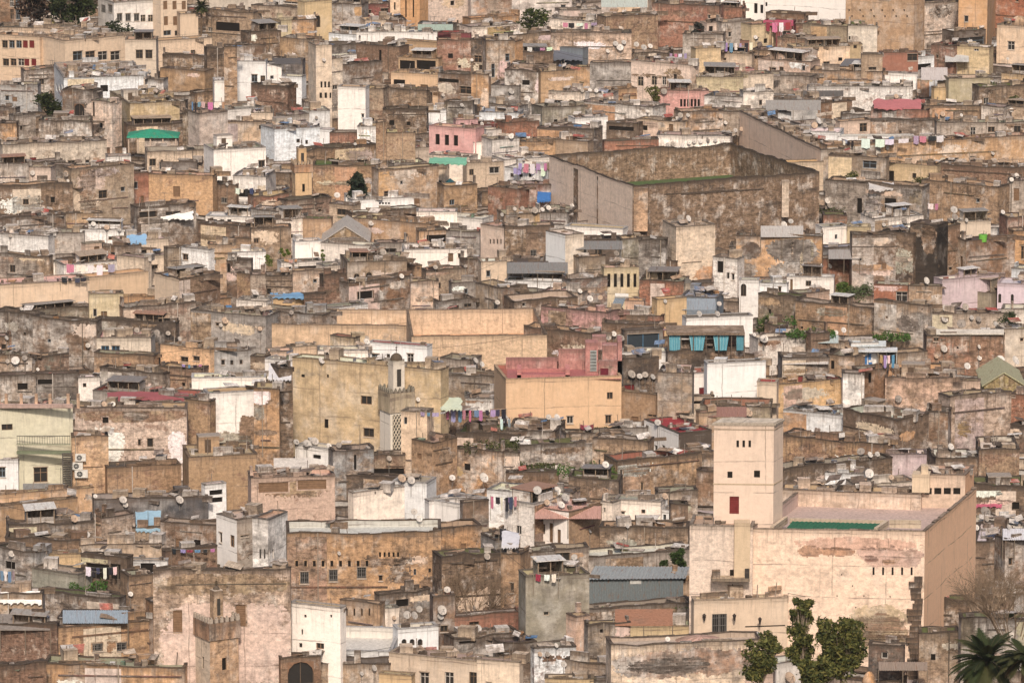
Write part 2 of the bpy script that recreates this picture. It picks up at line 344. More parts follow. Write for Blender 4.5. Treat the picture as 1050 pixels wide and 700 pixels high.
def house(x0, x1, yt, yb, r=0, side='-', colr='T', wear=.4, roof='-', wins='-', label='', cat='house', name='house', Y=None, par=None, zb=None, yaw=None, jit=None, ic=None, coping=True, sink=None):
    """all in photo pixels"""
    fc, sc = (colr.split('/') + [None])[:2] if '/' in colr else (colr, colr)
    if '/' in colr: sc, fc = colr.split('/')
    D0 = Y if Y else Dm(yb)
    pm = ppm(D0)
    sl = sr = 0; th = None
    t = []
    if side[0] in 'LR':
        t = side[1:].split(':'); wpx = float(t[0]) / SC
        if len(t) > 1: th = float(t[1])
        if side[0] == 'L': sl = wpx
        else: sr = wpx
    ztop = P((x0 + x1) / 2, yt, D0).z
    wpx = sl or sr
    if r > 0:
        dep = max(1.2, PZ(525, yt - r, ztop).y - D0)
        if wpx: th = th if th is not None else math.degrees(math.asin(max(.1, min(.8, wpx / (pm * dep)))))
    else: dep = random.uniform(2.5, 3.5)
    tb = None
    if wpx:
        sg = 1 if sl else -1; kx = ray(x0 if sl else x1, yt); kx = kx.x / kx.y; An = P(x0 + sl if sl else x1 - sr, yt, D0)
        need = An.x - kx * D0                       # metres the far corner has to move sideways (signed)
        def depf(t):
            q = math.sin(t) * sg + kx * math.cos(t); v = need / q if abs(q) > 1e-3 else 999
            return v if v > 0 else 999
        if len(t) > 2: tb = float(t[2]); dep = min(55, depf(R(tb)))
        elif th is not None: dep = min(50, depf(R(th)))
        elif r > 0:
            best = min((abs(depf(R(q)) - dep), q) for q in range(6, 58)); th = float(best[1]); dep = min(50, depf(R(th)))
        else: th = 25.0; dep = min(50, depf(R(th)))
        th = th if sl else -th
        if tb is not None: tb = tb if sl else -tb
    else: th = yaw if yaw is not None else random.uniform(-1, 1) * math.degrees(math.asin(min(.55, max(.12, 15 / (dep * pm)))))
    fx0, fx1 = x0 + sl, x1 - sr
    d = Vector((math.cos(R(th)), math.sin(R(th)), 0)); back = Vector((-d.y, d.x, 0))
    if tb is not None: back = Vector((-math.sin(R(tb)), math.cos(R(tb)), 0))
    # the near corner sits at D0
    def hit(x, A, dirv):   # point on pixel column x along line A + dirv*t
        rx = ray(x, yt); k = rx.x / rx.y
        t = (k * A.y - A.x) / (dirv.x - k * dirv.y); return A + dirv * t
    A0 = P(fx0 if th >= 0 else fx1, yt, D0); A0.z = 0
    if th >= 0: FL = A0; FR = hit(fx1, A0, d)
    else: FR = A0; FL = hit(fx0, A0, d)
    BL = FL + back * dep; BR = FR + back * dep
    j = .35 if dep > 5 else .05
    BL += d * random.uniform(-j, j) ; BR += d * random.uniform(-j, j)
    C = [FL, FR, BR, BL]
    cen = (FL + FR + BL + BR) / 4
    zbot = (gz(D0) - 1.5) if zb is None else zb
    jit = jit if jit is not None else (.03 + .42 * max(0, wear - .2))
    hgt = ztop - zbot
    par = par if par is not None else random.choice((.12, .2, .3, .5))
    zr = ztop - par - jit
    root = None
    if sink is None:
        root = empty(name, (cen.x, cen.y, gz(cen.y) if zb is None else zb), label, cat)
        root['kind'] = 'thing'
        if cat in GRP: root['group'] = GRP[cat]
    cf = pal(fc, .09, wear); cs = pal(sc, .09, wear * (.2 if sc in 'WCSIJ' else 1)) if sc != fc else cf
    uo = random.uniform(0, 400)
    ops_f, ops_s = [], []; pat_f, pat_s = [], []
    def op(kind, x, y, w, h):
        xm = x + w / 2
        if sl and xm < fx0: Aw, Bw, lst = BL, FL, ops_s
        elif sr and xm > fx1: Aw, Bw, lst = FR, BR, ops_s
        else: Aw, Bw, lst = FL, FR, ops_f
        dd = Vector((Bw.x - Aw.x, Bw.y - Aw.y, 0)); L = dd.length; dd = dd / L
        p0, p1 = hit(x, Aw, dd), hit(x + w, Aw, dd)
        s0, s1 = (p0 - Aw).dot(dd), (p1 - Aw).dot(dd); Ym = (p0.y + p1.y) / 2
        z1, z0 = P(x, y, Ym).z, P(x, y + h, Ym).z
        if kind[0] == 'P':
            (pat_f if lst is ops_f else pat_s).append((s0, s1, z0, z1, 'e' + kind[1]))
        else: lst.append((s0, s1, z0, z1, kind))
    if wins not in ('-', '.'):
        for tk in wins.split():
            hd, xy = tk.split(':') if ':' in tk else (tk[0], tk[1:])
            k = hd[0] if hd[0] != 'P' else hd[:2]; cnt, pit = 1, 0
            if '@' in hd: cnt, pit = hd[1:].split('@'); cnt, pit = int(cnt), float(pit)
            a = [float(q) for q in xy.split(',')]
            for i in range(cnt): op(k, TX(a[0] + i * pit), TY(a[1]), a[2] / SC, a[3] / SC)
    mb = MB()
    # random small windows where none were noted
    W = (FR - FL).length; vis = (yb - yt) / pm
    if wins == '-' and vis > 2.2 and W > 3.0:
        for _ in range(random.choice((0, 1, 2, 3, 4)) if W < 14 else random.choice((2, 4, 6))):
            s = random.uniform(.8, W - 1.6); z = ztop - random.uniform(1.6, max(1.7, vis - .6)); ww = random.choice((.45, .6, .8)); hh = ww * random.choice((1, 1.4))
            if all(s + ww + .3 < o[0] or s > o[1] + .3 for o in ops_f): ops_f.append((s, s + ww, z - hh, z, random.choice('wwskhb')))
    sL, sR = [], []
    if sl: sL = ops_s
    if sr: sR = ops_s
    res = []
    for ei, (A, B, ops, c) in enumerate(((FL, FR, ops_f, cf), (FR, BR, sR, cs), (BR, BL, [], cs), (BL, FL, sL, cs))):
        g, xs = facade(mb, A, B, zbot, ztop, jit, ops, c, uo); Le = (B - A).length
        ps = list(pat_f if ei == 0 else pat_s if (ei == 1 and sr) or (ei == 3 and sl) else [])
        if c[3] > .28 and not any(w_ in label for w_ in ('plain', 'blank', 'smooth', 'clean', 'large', 'patterned', 'great')) and sink is None and (ei == 0 or (ei == 1 and sr) or (ei == 3 and sl)) and not ps:
            for _ in range(int(random.uniform(0, 1.2 + wear * 2.5) * min(2.2, .4 + Le * (vis if vis > 1 else 1) / 50))):
                pw = random.uniform(1.2, min(7, 1.5 + Le * .6)); ph = random.uniform(.6, max(.8, min(4, vis * .6))); s0 = random.uniform(-pw * .3, Le - pw * .6); z1 = ztop - random.uniform(-ph * .3, max(.2, vis - ph * .5))
                ps.append((s0, s0 + pw, z1 - ph, z1, random.choice('BTTSWGKOCS') if c[3] < .7 else random.choice('BTKGSWSC')))
            if Le > 6 and random.random() < .5:
                s0 = random.choice((0, 0, random.uniform(0, Le * .6))); s1 = min(Le, s0 + Le * random.uniform(.25, .5)); ps.insert(0, (s0, s1, ztop - vis - 3, ztop + 1, 'r' + random.choice('TSOGBCTS')))
        for pp in ps: patch(mb, A, B, ztop - jit - .05, pp, g, uo, zbot)
        uo += Le
        res += [(o, c) for o in g]
    # inner faces of the parapet
    t = .27
    rp = RC.get(roof) or random.choice([(.46, .42, .38), (.72, .69, .66), (.52, .47, .42), (.46, .37, .30), (.66, .63, .60), (.60, .54, .48), (.30, .26, .24), (.50, .38, .32)])
    rp = tuple(q * random.uniform(.9, 1.1) for q in rp)
    rwr = wear if roof == '-' else wear * .35
    ic = ic if ic else random.choice([cf, (.54, .50, .46, .5), (.70, .67, .64, .4), (.74, .71, .68, .35), (.60, .50, .42, .5)]) if (ic or roof == '-') else ((*[min(.7, q * 1.05) for q in rp], wear * .3))
    inn = []
    for i in range(4):
        p = C[i]; a = (C[(i + 1) % 4] - p).normalized(); b = (C[i - 1] - p).normalized(); inn.append(p + (a + b) * t)
    for i in range(4):
        a, b = inn[i], inn[(i + 1) % 4]; n = max(1, int((b - a).length / 2)); 
        for k in range(n):
            p, q = a.lerp(b, k / n), a.lerp(b, (k + 1) / n); Lp = (q - p).length
            mb.poly([(q.x, q.y, zr - .02), (p.x, p.y, zr - .02), (p.x, p.y, tzf(p.x, p.y, ztop, jit)), (q.x, q.y, tzf(q.x, q.y, ztop, jit))], [(uo + Lp, -par), (uo, -par), (uo, 0), (uo + Lp, 0)], ic)
            uo += Lp
    if name in ('house', 'old_wall', 'shed', 'ruin', 'roof_terrace', 'building') and 'smooth' not in label and 'clean' not in label and wear > .25:
        for _ in range(random.choice((0, 1, 2, 3)) if W < 16 else 4):
            i = random.choice((0, 0, 2, 1, 3)); a, b = C[i], C[(i + 1) % 4]; Lx = (b - a).length; bw = random.uniform(.5, min(3.0, Lx * .4)); dd = (b - a) / Lx; nn = Vector((-dd.y, dd.x, 0)); p = a + dd * random.uniform(.02, max(.03, Lx - bw - .1))
            zz = tzf(p.x, p.y, ztop, jit) + .02; mb.box((p.x, p.y, zz), dd * bw, nn * .27, (0, 0, random.choice((random.uniform(.12, .5), random.uniform(.12, .5), random.uniform(.5, 1.3)))), (*random.choice((cf[:3], cf[:3], (.6, .56, .52))), min(1, wear + .15)), 0, (uo, 0)); uo += 3
    if wear > .3 and vis > 2 and 'smooth' not in label:
        for _ in range(random.choice((0, 1, 1, 2))):
            ll = W * random.uniform(.2, .95); s0 = random.uniform(0, W - ll); zl = ztop - random.uniform(.7, vis)
            if not any(q.x if False else (zl + .15 > o[2] and zl < o[3]) for o in ops_f):
                p = FL + d * s0 - back * random.uniform(.06, .14); mb.box((p.x, p.y, zl), d * ll + Vector((0, 0, random.uniform(-.1, .1))), back * .1, (0, 0, random.uniform(.08, .2)), (*[v * random.choice((.6, .9, 1.05)) for v in cf[:3]], min(1, wear + .2)), 0, (uo, 0)); uo += 9
        if random.random() < .3:
            p = FL + d * random.uniform(.1, .9) * W - back * .09; mb.tube((p.x, p.y, ztop - min(vis, 6) - 2), (p.x, p.y, ztop + .1), .055, .055, 5, random.choice(((.3, .25, .2, .3), (.12, .1, .08, .3), (.5, .45, .4, .3))), 2)
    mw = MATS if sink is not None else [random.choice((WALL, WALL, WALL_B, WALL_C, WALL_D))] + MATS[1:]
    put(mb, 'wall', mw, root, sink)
    rr = random.random()
    if sink is None and name in ('house', 'ruin', 'building', 'roof_terrace', 'old_wall') and W > 4.5 and rr < (.16 if yb < 380 else .05) and 'smooth' not in label and 'clean' not in label:
        hb = MB(); sw, sdp, sh = random.uniform(2.2, min(W * .7, 7)), min(dep * .7, random.uniform(1.8, 3)), random.uniform(1.3, 2.0); t0 = random.uniform(.03, .95 - sw / W); p = inn[0].lerp(inn[1], t0) + back * random.uniform(.1, max(.15, dep - sdp - .6)); dk = (.05, .04, .035, 0)
        z = Vector((0, 0, 1)); o = Vector((p.x, p.y, zr)); ps = max(2, int(sw / 1.3)) + 1; tc = random.choice([(.30, .28, .26), (.62, .60, .57), (.38, .30, .23), (.22, .2, .19), (.34, .2, .14), (.66, .63, .6)])
        hb.box(o + back * (sdp - .1), d * sw, back * .1, z * sh, (.16, .12, .095, .6)); hb.box(o + back * .3, d * .12, back * (sdp - .4), z * sh, (*cf[:3], wear)); hb.box(o + d * (sw - .12) + back * .3, d * .12, back * (sdp - .4), z * sh, (*cf[:3], wear))  # shelter added to deepen the darks; dark back wall paints interior shade
        for i in range(ps): hb.box(o + d * (i * (sw - .1) / (ps - 1)), d * .1, back * .1, z * sh, (.24, .18, .13, 0), 2)
        if random.random() < .6: hb.box(o + back * .02, d * sw, back * .08, z * random.uniform(.4, .9), random.choice([(*cf[:3], wear), (.66, .62, .58, .4), (.3, .22, .16, .7)]))
        tl = random.uniform(-.25, .3); hb.box(o - d * .2 - back * .3 + z * sh, d * (sw + .4) + z * random.uniform(-.15, .15), back * (sdp + .5) + z * tl, z * .07, (*tc, .5), 4); put(hb, 'roof_shelter', MATS, root, sink)
    elif sink is None and name in ('house', 'ruin', 'building') and W > 6 and dep > 5 and rr < .5 and 'smooth' not in label:
        hb = MB(); sw, sdp, sh = random.uniform(1.8, 3), random.uniform(1.5, 2.2), random.uniform(1.3, 2.0); p = inn[0].lerp(inn[1], random.uniform(.1, .6)).lerp(inn[3], random.uniform(.35, .6)); hc = (*random.choice([cf[:3], (.60, .54, .47), (.42, .33, .25)]), wear)
        hb.box((p.x, p.y, zr), d * sw, back * sdp, (0, 0, sh), hc, 0, (uo, 0)); hb.box((p.x, p.y, zr + sh) , d * (sw + .2), back * (sdp + .15), (0, 0, .1), (.35, .30, .26, .6), 1)
        hb.box(Vector((p.x, p.y, zr + .05)) + d * sw * .3 - back * .02, d * .7, back * .02, (0, 0, sh - .35), (.10, .07, .05, 0), 2); put(hb, 'stair_head', MATS, root, sink)
    rb = MB(); rb.poly([(p.x, p.y, zr) for p in inn], [(p.x, p.y) for p in inn], (*rp, rwr), 0); put(rb, 'roof', ROOF, root, sink)
    if coping:
        cb = MB(); k = random.choice((.7, .95, 1.1)); cc = (*[min(.75, q * k) for q in cf[:3]], min(1, wear + .25))
        coping_strip(cb, C, ztop, jit, cc); put(cb, 'coping', MATS, root, sink)
    for o, c in res: window(root, o, c, sink=sink)
    H = dict(root=root, C=C, inn=inn, zr=zr, zt=ztop, label=label, W=W, dep=dep, d=d, back=back, cf=cf, wear=wear, D0=D0, px=(x0, x1, yt, yb), name=name)
    HOUSES.append(H); return H
def inside(p, C):
    s = None
    for i in range(len(C)):
        a, b = C[i], C[(i + 1) % len(C)]; cr = (b.x - a.x) * (p.y - a.y) - (b.y - a.y) * (p.x - a.x)
        if s is None: s = cr > 0
        elif (cr > 0) != s: return False
    return True
def locate(x, y, dflt=None):
    """where a thing whose foot shows at photo pixel x, y stands: nearest roof that the ray meets"""
    best = None
    for H in HOUSES:
        if not (H['px'][0] - 20 < x < H['px'][1] + 20): continue
        p = PZ(x, y, H['zr'])
        if inside(p, H['inn']) and (best is None or p.y < best[0].y): best = (p, H)
    if best: return best
    # just in front of a facade or hidden behind a parapet: the roof whose parapet crosses here
    for H in sorted(HOUSES, key=lambda h: h['D0']):
        if H['px'][0] - 2 < x < H['px'][1] + 2:
            for dy in range(0, 9, 2):
                p = PZ(x, y + 0 - dy * .0, H['zr']); 
                q = PZ(x, y - dy, H['zr'])
                if inside(q, H['inn']): return (q, H)
    Y = Dm(y); return (P(x, y, Y), None)
SC = 3.8889; OX = OY = 0
def TX(x): return x / SC + OX
def TY(y): return y / SC + OY
ROWY = [0, 170, 340, 520]
ROWS = {}
ROWS[0, 0] = """
-30 92 -45 110 0 - B .6 k ; w3@24:38,-5,16,34 w3@24:38,38,16,40 ; brown brick house with tall shuttered windows in the top left corner
392 642 12 152 0 L62 W .2 t ; b2@28:404,20,16,30 b3@34:466,55,20,30 c3@30:560,60,20,28 w3@36:530,128,20,24 ; long white apartment block with two rows of small windows
560 638 -40 22 0 - X .2 x ; . ; dark crimson rooftop room above the long white apartment block
640 745 -60 150 0 - C .1 t ; h3@37:650,5,17,34 h2@37:652,66,17,36 w2@45:650,122,30,20 ; cream apartment block with brown shutters beside the long white block
718 790 58 162 0 - C .05 t ; . ; blank cream block just left of the tall palm
835 1060 -30 42 0 - C .2 - ; w3@60:870,30,30,12 ; pale cream house along the top edge right of the palm
820 1010 52 165 0 - T .5 t ; s860,90,95,34 w830,110,16,16 ; tan house with an open pale-roofed loft right of the palm
-20 356 118 200 18 - C .35 k ; . ; dark stained attic strip above the long cream block at the left edge
-20 158 150 298 10 - C .15 t ; w3@28:8,162,22,30 r2@26:90,162,20,30 w3@30:10,235,24,28 r2@28:95,235,20,28 ; cream block with window strips and red panes at the left edge
150 502 165 318 25 L108 C .12 t ; w4@50:290,205,38,36 w5@31:336,277,24,24 ; long cream two-storey block with four wide upper windows
498 622 160 318 14 - C .15 t ; w2@38:541,200,28,34 d541,270,20,40 ; cream wing with two windows over a single door
620 845 165 226 10 - C .2 t ; w760,200,18,18 ; low cream wing stretching behind the dark sheet-clad shed
648 830 224 292 8 - K .8 k ; . ; dark weathered shed wall above an orange brick strip
638 816 286 328 0 - O .4 k ; . ; orange brick strip wall under the dark weathered shed
826 900 195 305 8 - K .7 k ; - ; dark ruined house right of the low cream wing
893 945 185 382 8 - T .7 - ; - ; narrow crumbling tan house left of the small bright white one
938 1060 180 248 8 - B .6 k ; - ; brown brick house just above the small bright white one
930 1060 246 350 12 - W .15 g ; w1002,298,24,30 w1038,302,20,30 ; small bright white house with a brown flat top
855 918 322 360 0 - W .1 w ; . ; little white water shed beside rubble
95 232 278 342 10 - B .7 t ; w155,315,20,22 ; low brown house with a sagging roof under the cream block
212 572 312 412 34 L42 W .3 g ; s3@50:300,340,30,26 s3@12:222,335,7,30 ; white-sided house with a dark open colonnade under its roof
370 572 334 374 0 - X .3 k ; . ; low dark red parapet wall house in front of the colonnade
578 652 322 396 8 - W .6 - ; w620,382,18,8 ; narrow whitewashed house with rusty stains
248 372 364 472 12 - B .8 t ; a295,415,40,50 ; ruined orange-brown house with a broken archway
364 446 406 546 10 - S .5 g ; w395,490,12,20 k369,406,8,60 ; tall pinkish grey house left of the yellow walled one
438 716 414 534 40 L80 Y .3 g ; . ; blank yellow walled house behind the green pyramid roof
0 150 340 404 12 - G .4 g ; - ; low grey house with a thin slab roof at the left edge
-20 62 432 500 0 - G .7 g ; - ; mottled grey house at the left edge over the orange-brown one
-20 66 494 562 10 - O .6 g ; - ; low orange-brown house at the left edge
60 142 462 550 8 - G .7 g ; - ; mottled grey house with a dark side, beside the small tree
154 366 482 560 22 - G .95 g ; - ; rubble topped grey ruin left of the pinkish grey house
508 742 498 548 0 - B .8 k ; - ; low brown wall house peeping behind the green roof
728 802 455 562 8 - V .9 - ; . ; mossy buttressed wall house right of the green pyramid roof
795 908 456 600 14 - S .45 g ; . ; blank pinkish grey square house topped with laundry
902 1060 440 492 16 - W .2 g ; . ; long white roof parapet with dark drips, right of the pinkish grey house
902 1060 486 535 6 - C .5 g ; w1032,500,14,16 ; low cream house with one tiny window under the long white parapet
10 426 580 656 20 - C .45 g ; r118,628,26,20 w270,640,28,12 w340,638,16,12 ; long cream house with a weathered parapet and a dark red shutter
424 522 626 692 10 - W .3 g ; - ; small white house right of the long cream one with the weathered parapet
586 858 606 682 18 - C .4 g ; w595,634,26,28 w635,647,22,28 w790,630,12,16 w826,628,12,16 ; cream-white house with small paired windows above a grey shed roof
852 1060 600 720 25 - W .15 g ; w1030,640,26,28 ; large blank white-walled house with a single barred window
-20 250 660 730 12 - T .7 g ; - ; stained tan house below the long cream house at far left
250 520 668 730 10 - K .6 g ; - ; dark stained low house below the long cream house
"""
ROWS[1, 0] = """
-20 114 -8 88 12 - G .5 g ; w10,66,8,18 w25,66,8,18 d60,54,16,30 ; grey-white house with a tiny door and slit windows at the left edge
108 202 8 84 10 - S .3 g ; . ; blank pinkish house beside the grey-white one at far left
195 282 2 76 8 - K .6 g ; - ; dark stained house left of the tall tan brick one
-20 290 84 222 14 - B .75 t ; - ; long brown earthen wall with tumbled rubble at the left edge
284 534 14 208 12 - T .45 t ; w392,98,34,32 w481,84,16,18 ; tall tan brick house with one dark square window
524 592 32 162 6 - R .4 k ; w530,65,18,26 d560,120,12,30 ; narrow reddish brick house squeezed between two tan ones
585 848 42 166 12 - O .35 t ; h690,82,28,42 ; ochre house with a single brown shutter and a heavy cornice
640 786 -14 28 10 - D .3 k ; . ; dark grey sheet shed on top of the ochre house
548 782 168 264 14 - K .5 k ; w556,182,68,24 w660,182,60,24 ; dark glazed shed with a torn white sheet over its roof
850 924 12 52 0 - W .2 w ; w862,30,12,10 ; small white box room beside the pale laundry terraces
846 944 78 152 12 - B .6 g ; - ; brown house below the small white box room
928 1060 45 152 30 - W .3 w ; s945,95,70,30 ; pale stepped terrace house hung with washing
200 410 120 200 14 - B .7 t ; s208,150,40,14 ; brown house with a mossy ledge in front of the earthen wall
255 408 192 250 8 - O .5 t ; - ; low ochre wall house under the brown mossy ledge
-20 262 212 282 12 - B .7 k ; - ; long dark-topped brown wall at left, above the white vaulted roofs
318 524 255 308 16 - W .25 w ; w432,282,26,14 ; white flat-roofed house with four satellite dishes along its parapet
-20 192 282 326 20 - W .35 w ; - ; low white-roofed house at the left edge under the brown wall
188 334 268 314 16 - G .4 g ; - ; grey-white shed roof beside the house with four dishes
340 418 312 390 8 - S .3 g ; d375,322,22,40 ; small pinkish house with one tall dark doorway
408 564 322 402 12 - B .6 g ; w440,345,20,14 w500,345,20,14 ; brown low house beside the tall dark doorway
492 672 304 362 22 - C .2 w ; w535,336,50,22 w610,336,30,18 ; cream house with a rounded pale roof over two wide windows
-20 196 362 452 10 - T .7 t ; w38,395,22,30 ; tan crumbling house with one brown window at the left edge
184 262 388 446 8 - W .2 g ; . ; small blank white house left of the pink washing
256 490 396 462 20 - W .3 p ; s250,440,90,14 ; white terrace house under pink and white washing
466 574 370 470 10 - C .3 g ; - ; cream stepped house above the flat orange block
0 357 476 608 26 - C .12 p ; w85,560,32,26 w192,556,30,34 w292,546,28,38 ; long smooth cream house with three dark windows
355 592 446 520 14 - N .1 o ; . ; flat smooth orange block right of the long cream house
355 492 514 642 0 - Y .25 t ; w370,570,16,32 d402,580,24,46 ; yellowish house front with a narrow door below the orange block
480 622 522 572 8 - O .3 o ; - ; low orange ledge house below the flat orange block
564 674 362 445 10 - C .25 g ; g590,452,24,-6 w605,395,24,16 ; cream house above a dark green gate
668 722 330 448 8 - T .5 g ; - ; narrow tan house left of the pale stepped parapet
718 834 336 440 8 - W .3 g ; w728,352,22,24 ; pale house with a stepped crenellated parapet
828 924 314 434 10 - T .4 t ; w850,374,12,18 ; square tan house with a single tiny window
820 1022 206 256 16 - W .15 w ; s3@28:850,214,16,8 w950,235,18,20 ; low white terraces with a slotted parapet
800 1060 254 320 14 - B .6 g ; - ; brown low house under the white slotted terraces
918 1060 296 346 8 - T .5 t ; - ; tan wall house with a mossy top near the white slotted terraces
888 1060 348 386 12 - W .2 w ; - ; thin white ledge house above the dark brick tower
620 878 450 602 26 L94 C/B .55 t ; s8@10:632,544,4,30 ; brown brick house with a cream left side full of slots
903 1002 378 522 8 - B .7 k ; s905,390,12,34 ; dark brown square brick tower
944 1004 432 530 6 - O .6 k ; . ; narrow orange-brown brick wall against the dark brick tower
998 1060 432 540 8 - G .5 g ; - ; grey-white house right of the dark brick tower
942 1060 542 610 14 - W .25 g ; - ; low white house under the dark brick tower
-20 140 600 720 12 - K .7 k ; - ; dark netted roof house at the left edge under the long cream house
40 382 586 640 14 - V .6 g ; - ; low mossy grey house right below the long cream one
130 384 622 750 12 - B .65 k ; - ; rounded brown earthen wall below the long cream house
492 782 566 648 16 - G .6 g ; - ; grey mottled low house below the slotted cream side
380 700 628 700 8 - K .5 k ; - ; low dark house behind the cream house with a pink roof
760 1060 600 680 25 - G .4 g ; w860,625,20,14 ; grey roof house crowded with dishes below the brick house
"""
ROWS[2, 0] = """
385 602 26 112 28 - C .25 p ; u2@42:403,56,32,34 ; cream house with two grey windows under a pink roof
-20 46 20 110 12 - B .6 g ; w5,50,20,20 ; small brown house at the left edge under a white ledge
375 612 98 152 12 - T .55 g ; - ; long tan house below the pink-roofed cream one
640 838 72 152 14 - N .3 g ; w720,100,30,20 w770,98,26,18 ; low orange house with a purple laundry line
834 1002 80 148 16 - G .4 g ; w882,112,14,20 w918,114,12,18 w955,112,12,18 ; grey-white house with three small dark windows
998 1060 100 160 10 - T .5 g ; - ; low tan house right of the three dark windows
640 802 150 234 12 - T .65 t ; - ; tan crumbling house above the white-topped tall wall
398 652 164 234 14 - K .85 k ; - ; dark mossy tumbledown house left of the tan one
312 398 184 238 12 - W .25 w ; w330,205,14,16 ; small white cabin among dark roofs
136 316 172 238 14 - D .6 k ; s150,190,60,20 ; dark grey shack roofed in old sheets
-20 142 182 252 14 - G .75 k ; s70,205,40,26 ; mottled grey shack at the left edge above the pale modern house
100 275 104 180 14 - V .8 t ; - ; mossy mound-like brown house left of centre
-20 130 100 186 16 - T .7 g ; w150,150,16,14 ; stained tan house at the left edge with pale dishes
370 766 262 296 26 - G .3 r ; - ; low grey house under a long faded red sheet roof
764 1060 184 252 0 - W .05 w ; s890,222,48,22 ; bright white upper wall wrapping the top of a tall peeling house
828 1052 246 492 0 - W .16 t ; PG:835,400,160,80 PT:950,330,70,120 ; tall peeling pinkish grey wall under the bright white one
298 744 306 545 22 - S .5 t ; s408,340,24,24 k325,394,14,26 w585,425,24,34 w548,428,12,26 PW:350,370,140,160 PW:670,400,70,130 PT:300,310,440,50 PG:490,290,100,70 ; big crumbling pale wall with one dark square window
736 836 278 505 10 - O .5 t ; . ; ochre stepped buttress wall right of the big crumbling wall
-20 290 304 660 22 - M .12 p ; w5,368,44,24 w130,540,56,60 ; pale green-yellow modern house with a balcony and outside stair
-20 66 402 515 0 - R .3 t ; . ; square red brick wall standing against the pale green-yellow house
-20 72 512 665 6 - W .15 w ; w-5,540,26,40 ; small white annexe at the left edge under the red brick wall
286 432 420 660 0 - N .45 t ; s320,635,34,30 ; orange-tan wall carrying three white air conditioners
428 722 545 668 24 - T .4 k ; . ; low plain tan wall below the big crumbling wall
718 1026 500 690 34 L34 O .3 t ; k815,620,10,40 ; plain ochre flat house below the peeling wall
818 902 612 702 8 - W .2 w ; s835,630,52,20 s835,660,52,20 ; small white open kiosk with dark shelves
-20 374 652 700 8 - N .3 t ; - ; long low ochre strip house at the left below the pale green-yellow one
374 830 668 720 22 - D .4 g ; . ; dark flat roof house with dishes below the plain tan wall
"""
ROWS[3, 0] = """
-20 310 -2 38 8 - O .3 t ; - ; ochre coping house top at the left, above the long grey stepped wall
35 378 66 136 26 - G .85 k ; - ; long two-stepped dark grey stained house at left
374 404 30 126 8 - T .6 g ; - ; narrow tan sliver house right of the grey stepped one
402 532 36 126 12 - S .6 g ; . ; square house with a flaking pale patch left of the blue tarp
528 645 80 132 14 - T .5 g ; - ; low tan house under the sky-blue tarp
640 866 72 178 16 - B .5 g ; - ; rounded brown-tan wall above the purple laundry
20 330 128 196 16 - B .75 k ; - ; long dark brown low house below the grey stepped one
318 645 152 208 14 - C .4 g ; - ; long cream and ochre low house above the open shelter
-20 145 185 290 18 - G .6 k ; s20,215,40,30 ; cluttered grey shack at the left edge with a blue barrel
138 325 190 275 12 - A .3 t ; w181,235,28,30 w260,232,30,32 ; amber house with two small brown windows over a grey balcony
128 312 268 320 0 - V .3 g ; . ; plain khaki balcony front under the amber house
322 505 205 306 12 - K .5 k ; s345,225,90,60 s440,225,40,60 ; dark open roof shelter with pale posts
505 668 214 272 12 - W .25 g ; s560,222,58,38 ; pale open porch with a curtain beside the dark shelter
660 866 178 248 6 - B .5 k ; . ; brown house front beneath the purple laundry line
862 1065 52 208 30 L82 W/G .3 y ; w916,110,18,48 w875,100,10,40 w960,110,30,8 ; white house with a slim dark window and a pale yellow roof
-20 168 346 480 30 - T .45 w ; w34,404,42,24 ; tan house with a broad white sheet roof at the left edge
160 476 368 425 14 - B .8 e ; - ; overgrown brown wall house above the blue-grey tin roof
230 514 455 490 40 - K .7 u ; . ; blue-grey tin roofed dark house above the barred windows
212 624 482 644 6 - O .45 t ; b275,548,38,36 b368,542,40,30 b465,538,38,34 ; ochre house with three barred windows and a pale arch patch
-20 228 472 646 10 - K .95 k ; . ; dark soot-stained blank wall house in the lower left corner
478 612 278 400 20 L36 T .5 g ; . ; tan house with a chimney-like gable beside the sunken court
544 625 446 622 0 - B .35 t ; w567,448,26,34 w571,574,14,18 ; narrow brown recess with two framed windows
612 665 380 622 0 - O .5 t ; . ; stacked ochre pillar wall left of the huge pale wall
610 1158 250 715 10 - S .72 t ; h688,410,36,88 h940,388,38,86 PC:655,385,510,320 PT:620,262,520,90 ; huge weathered pale wall with tall brown shutters behind the lower minaret
175 735 636 730 34 - O .5 g ; - ; low rounded ochre wall with a cluttered grey roof at the bottom left
-20 185 640 760 14 - B .7 k ; - ; brown cluttered house in the bottom left corner
"""
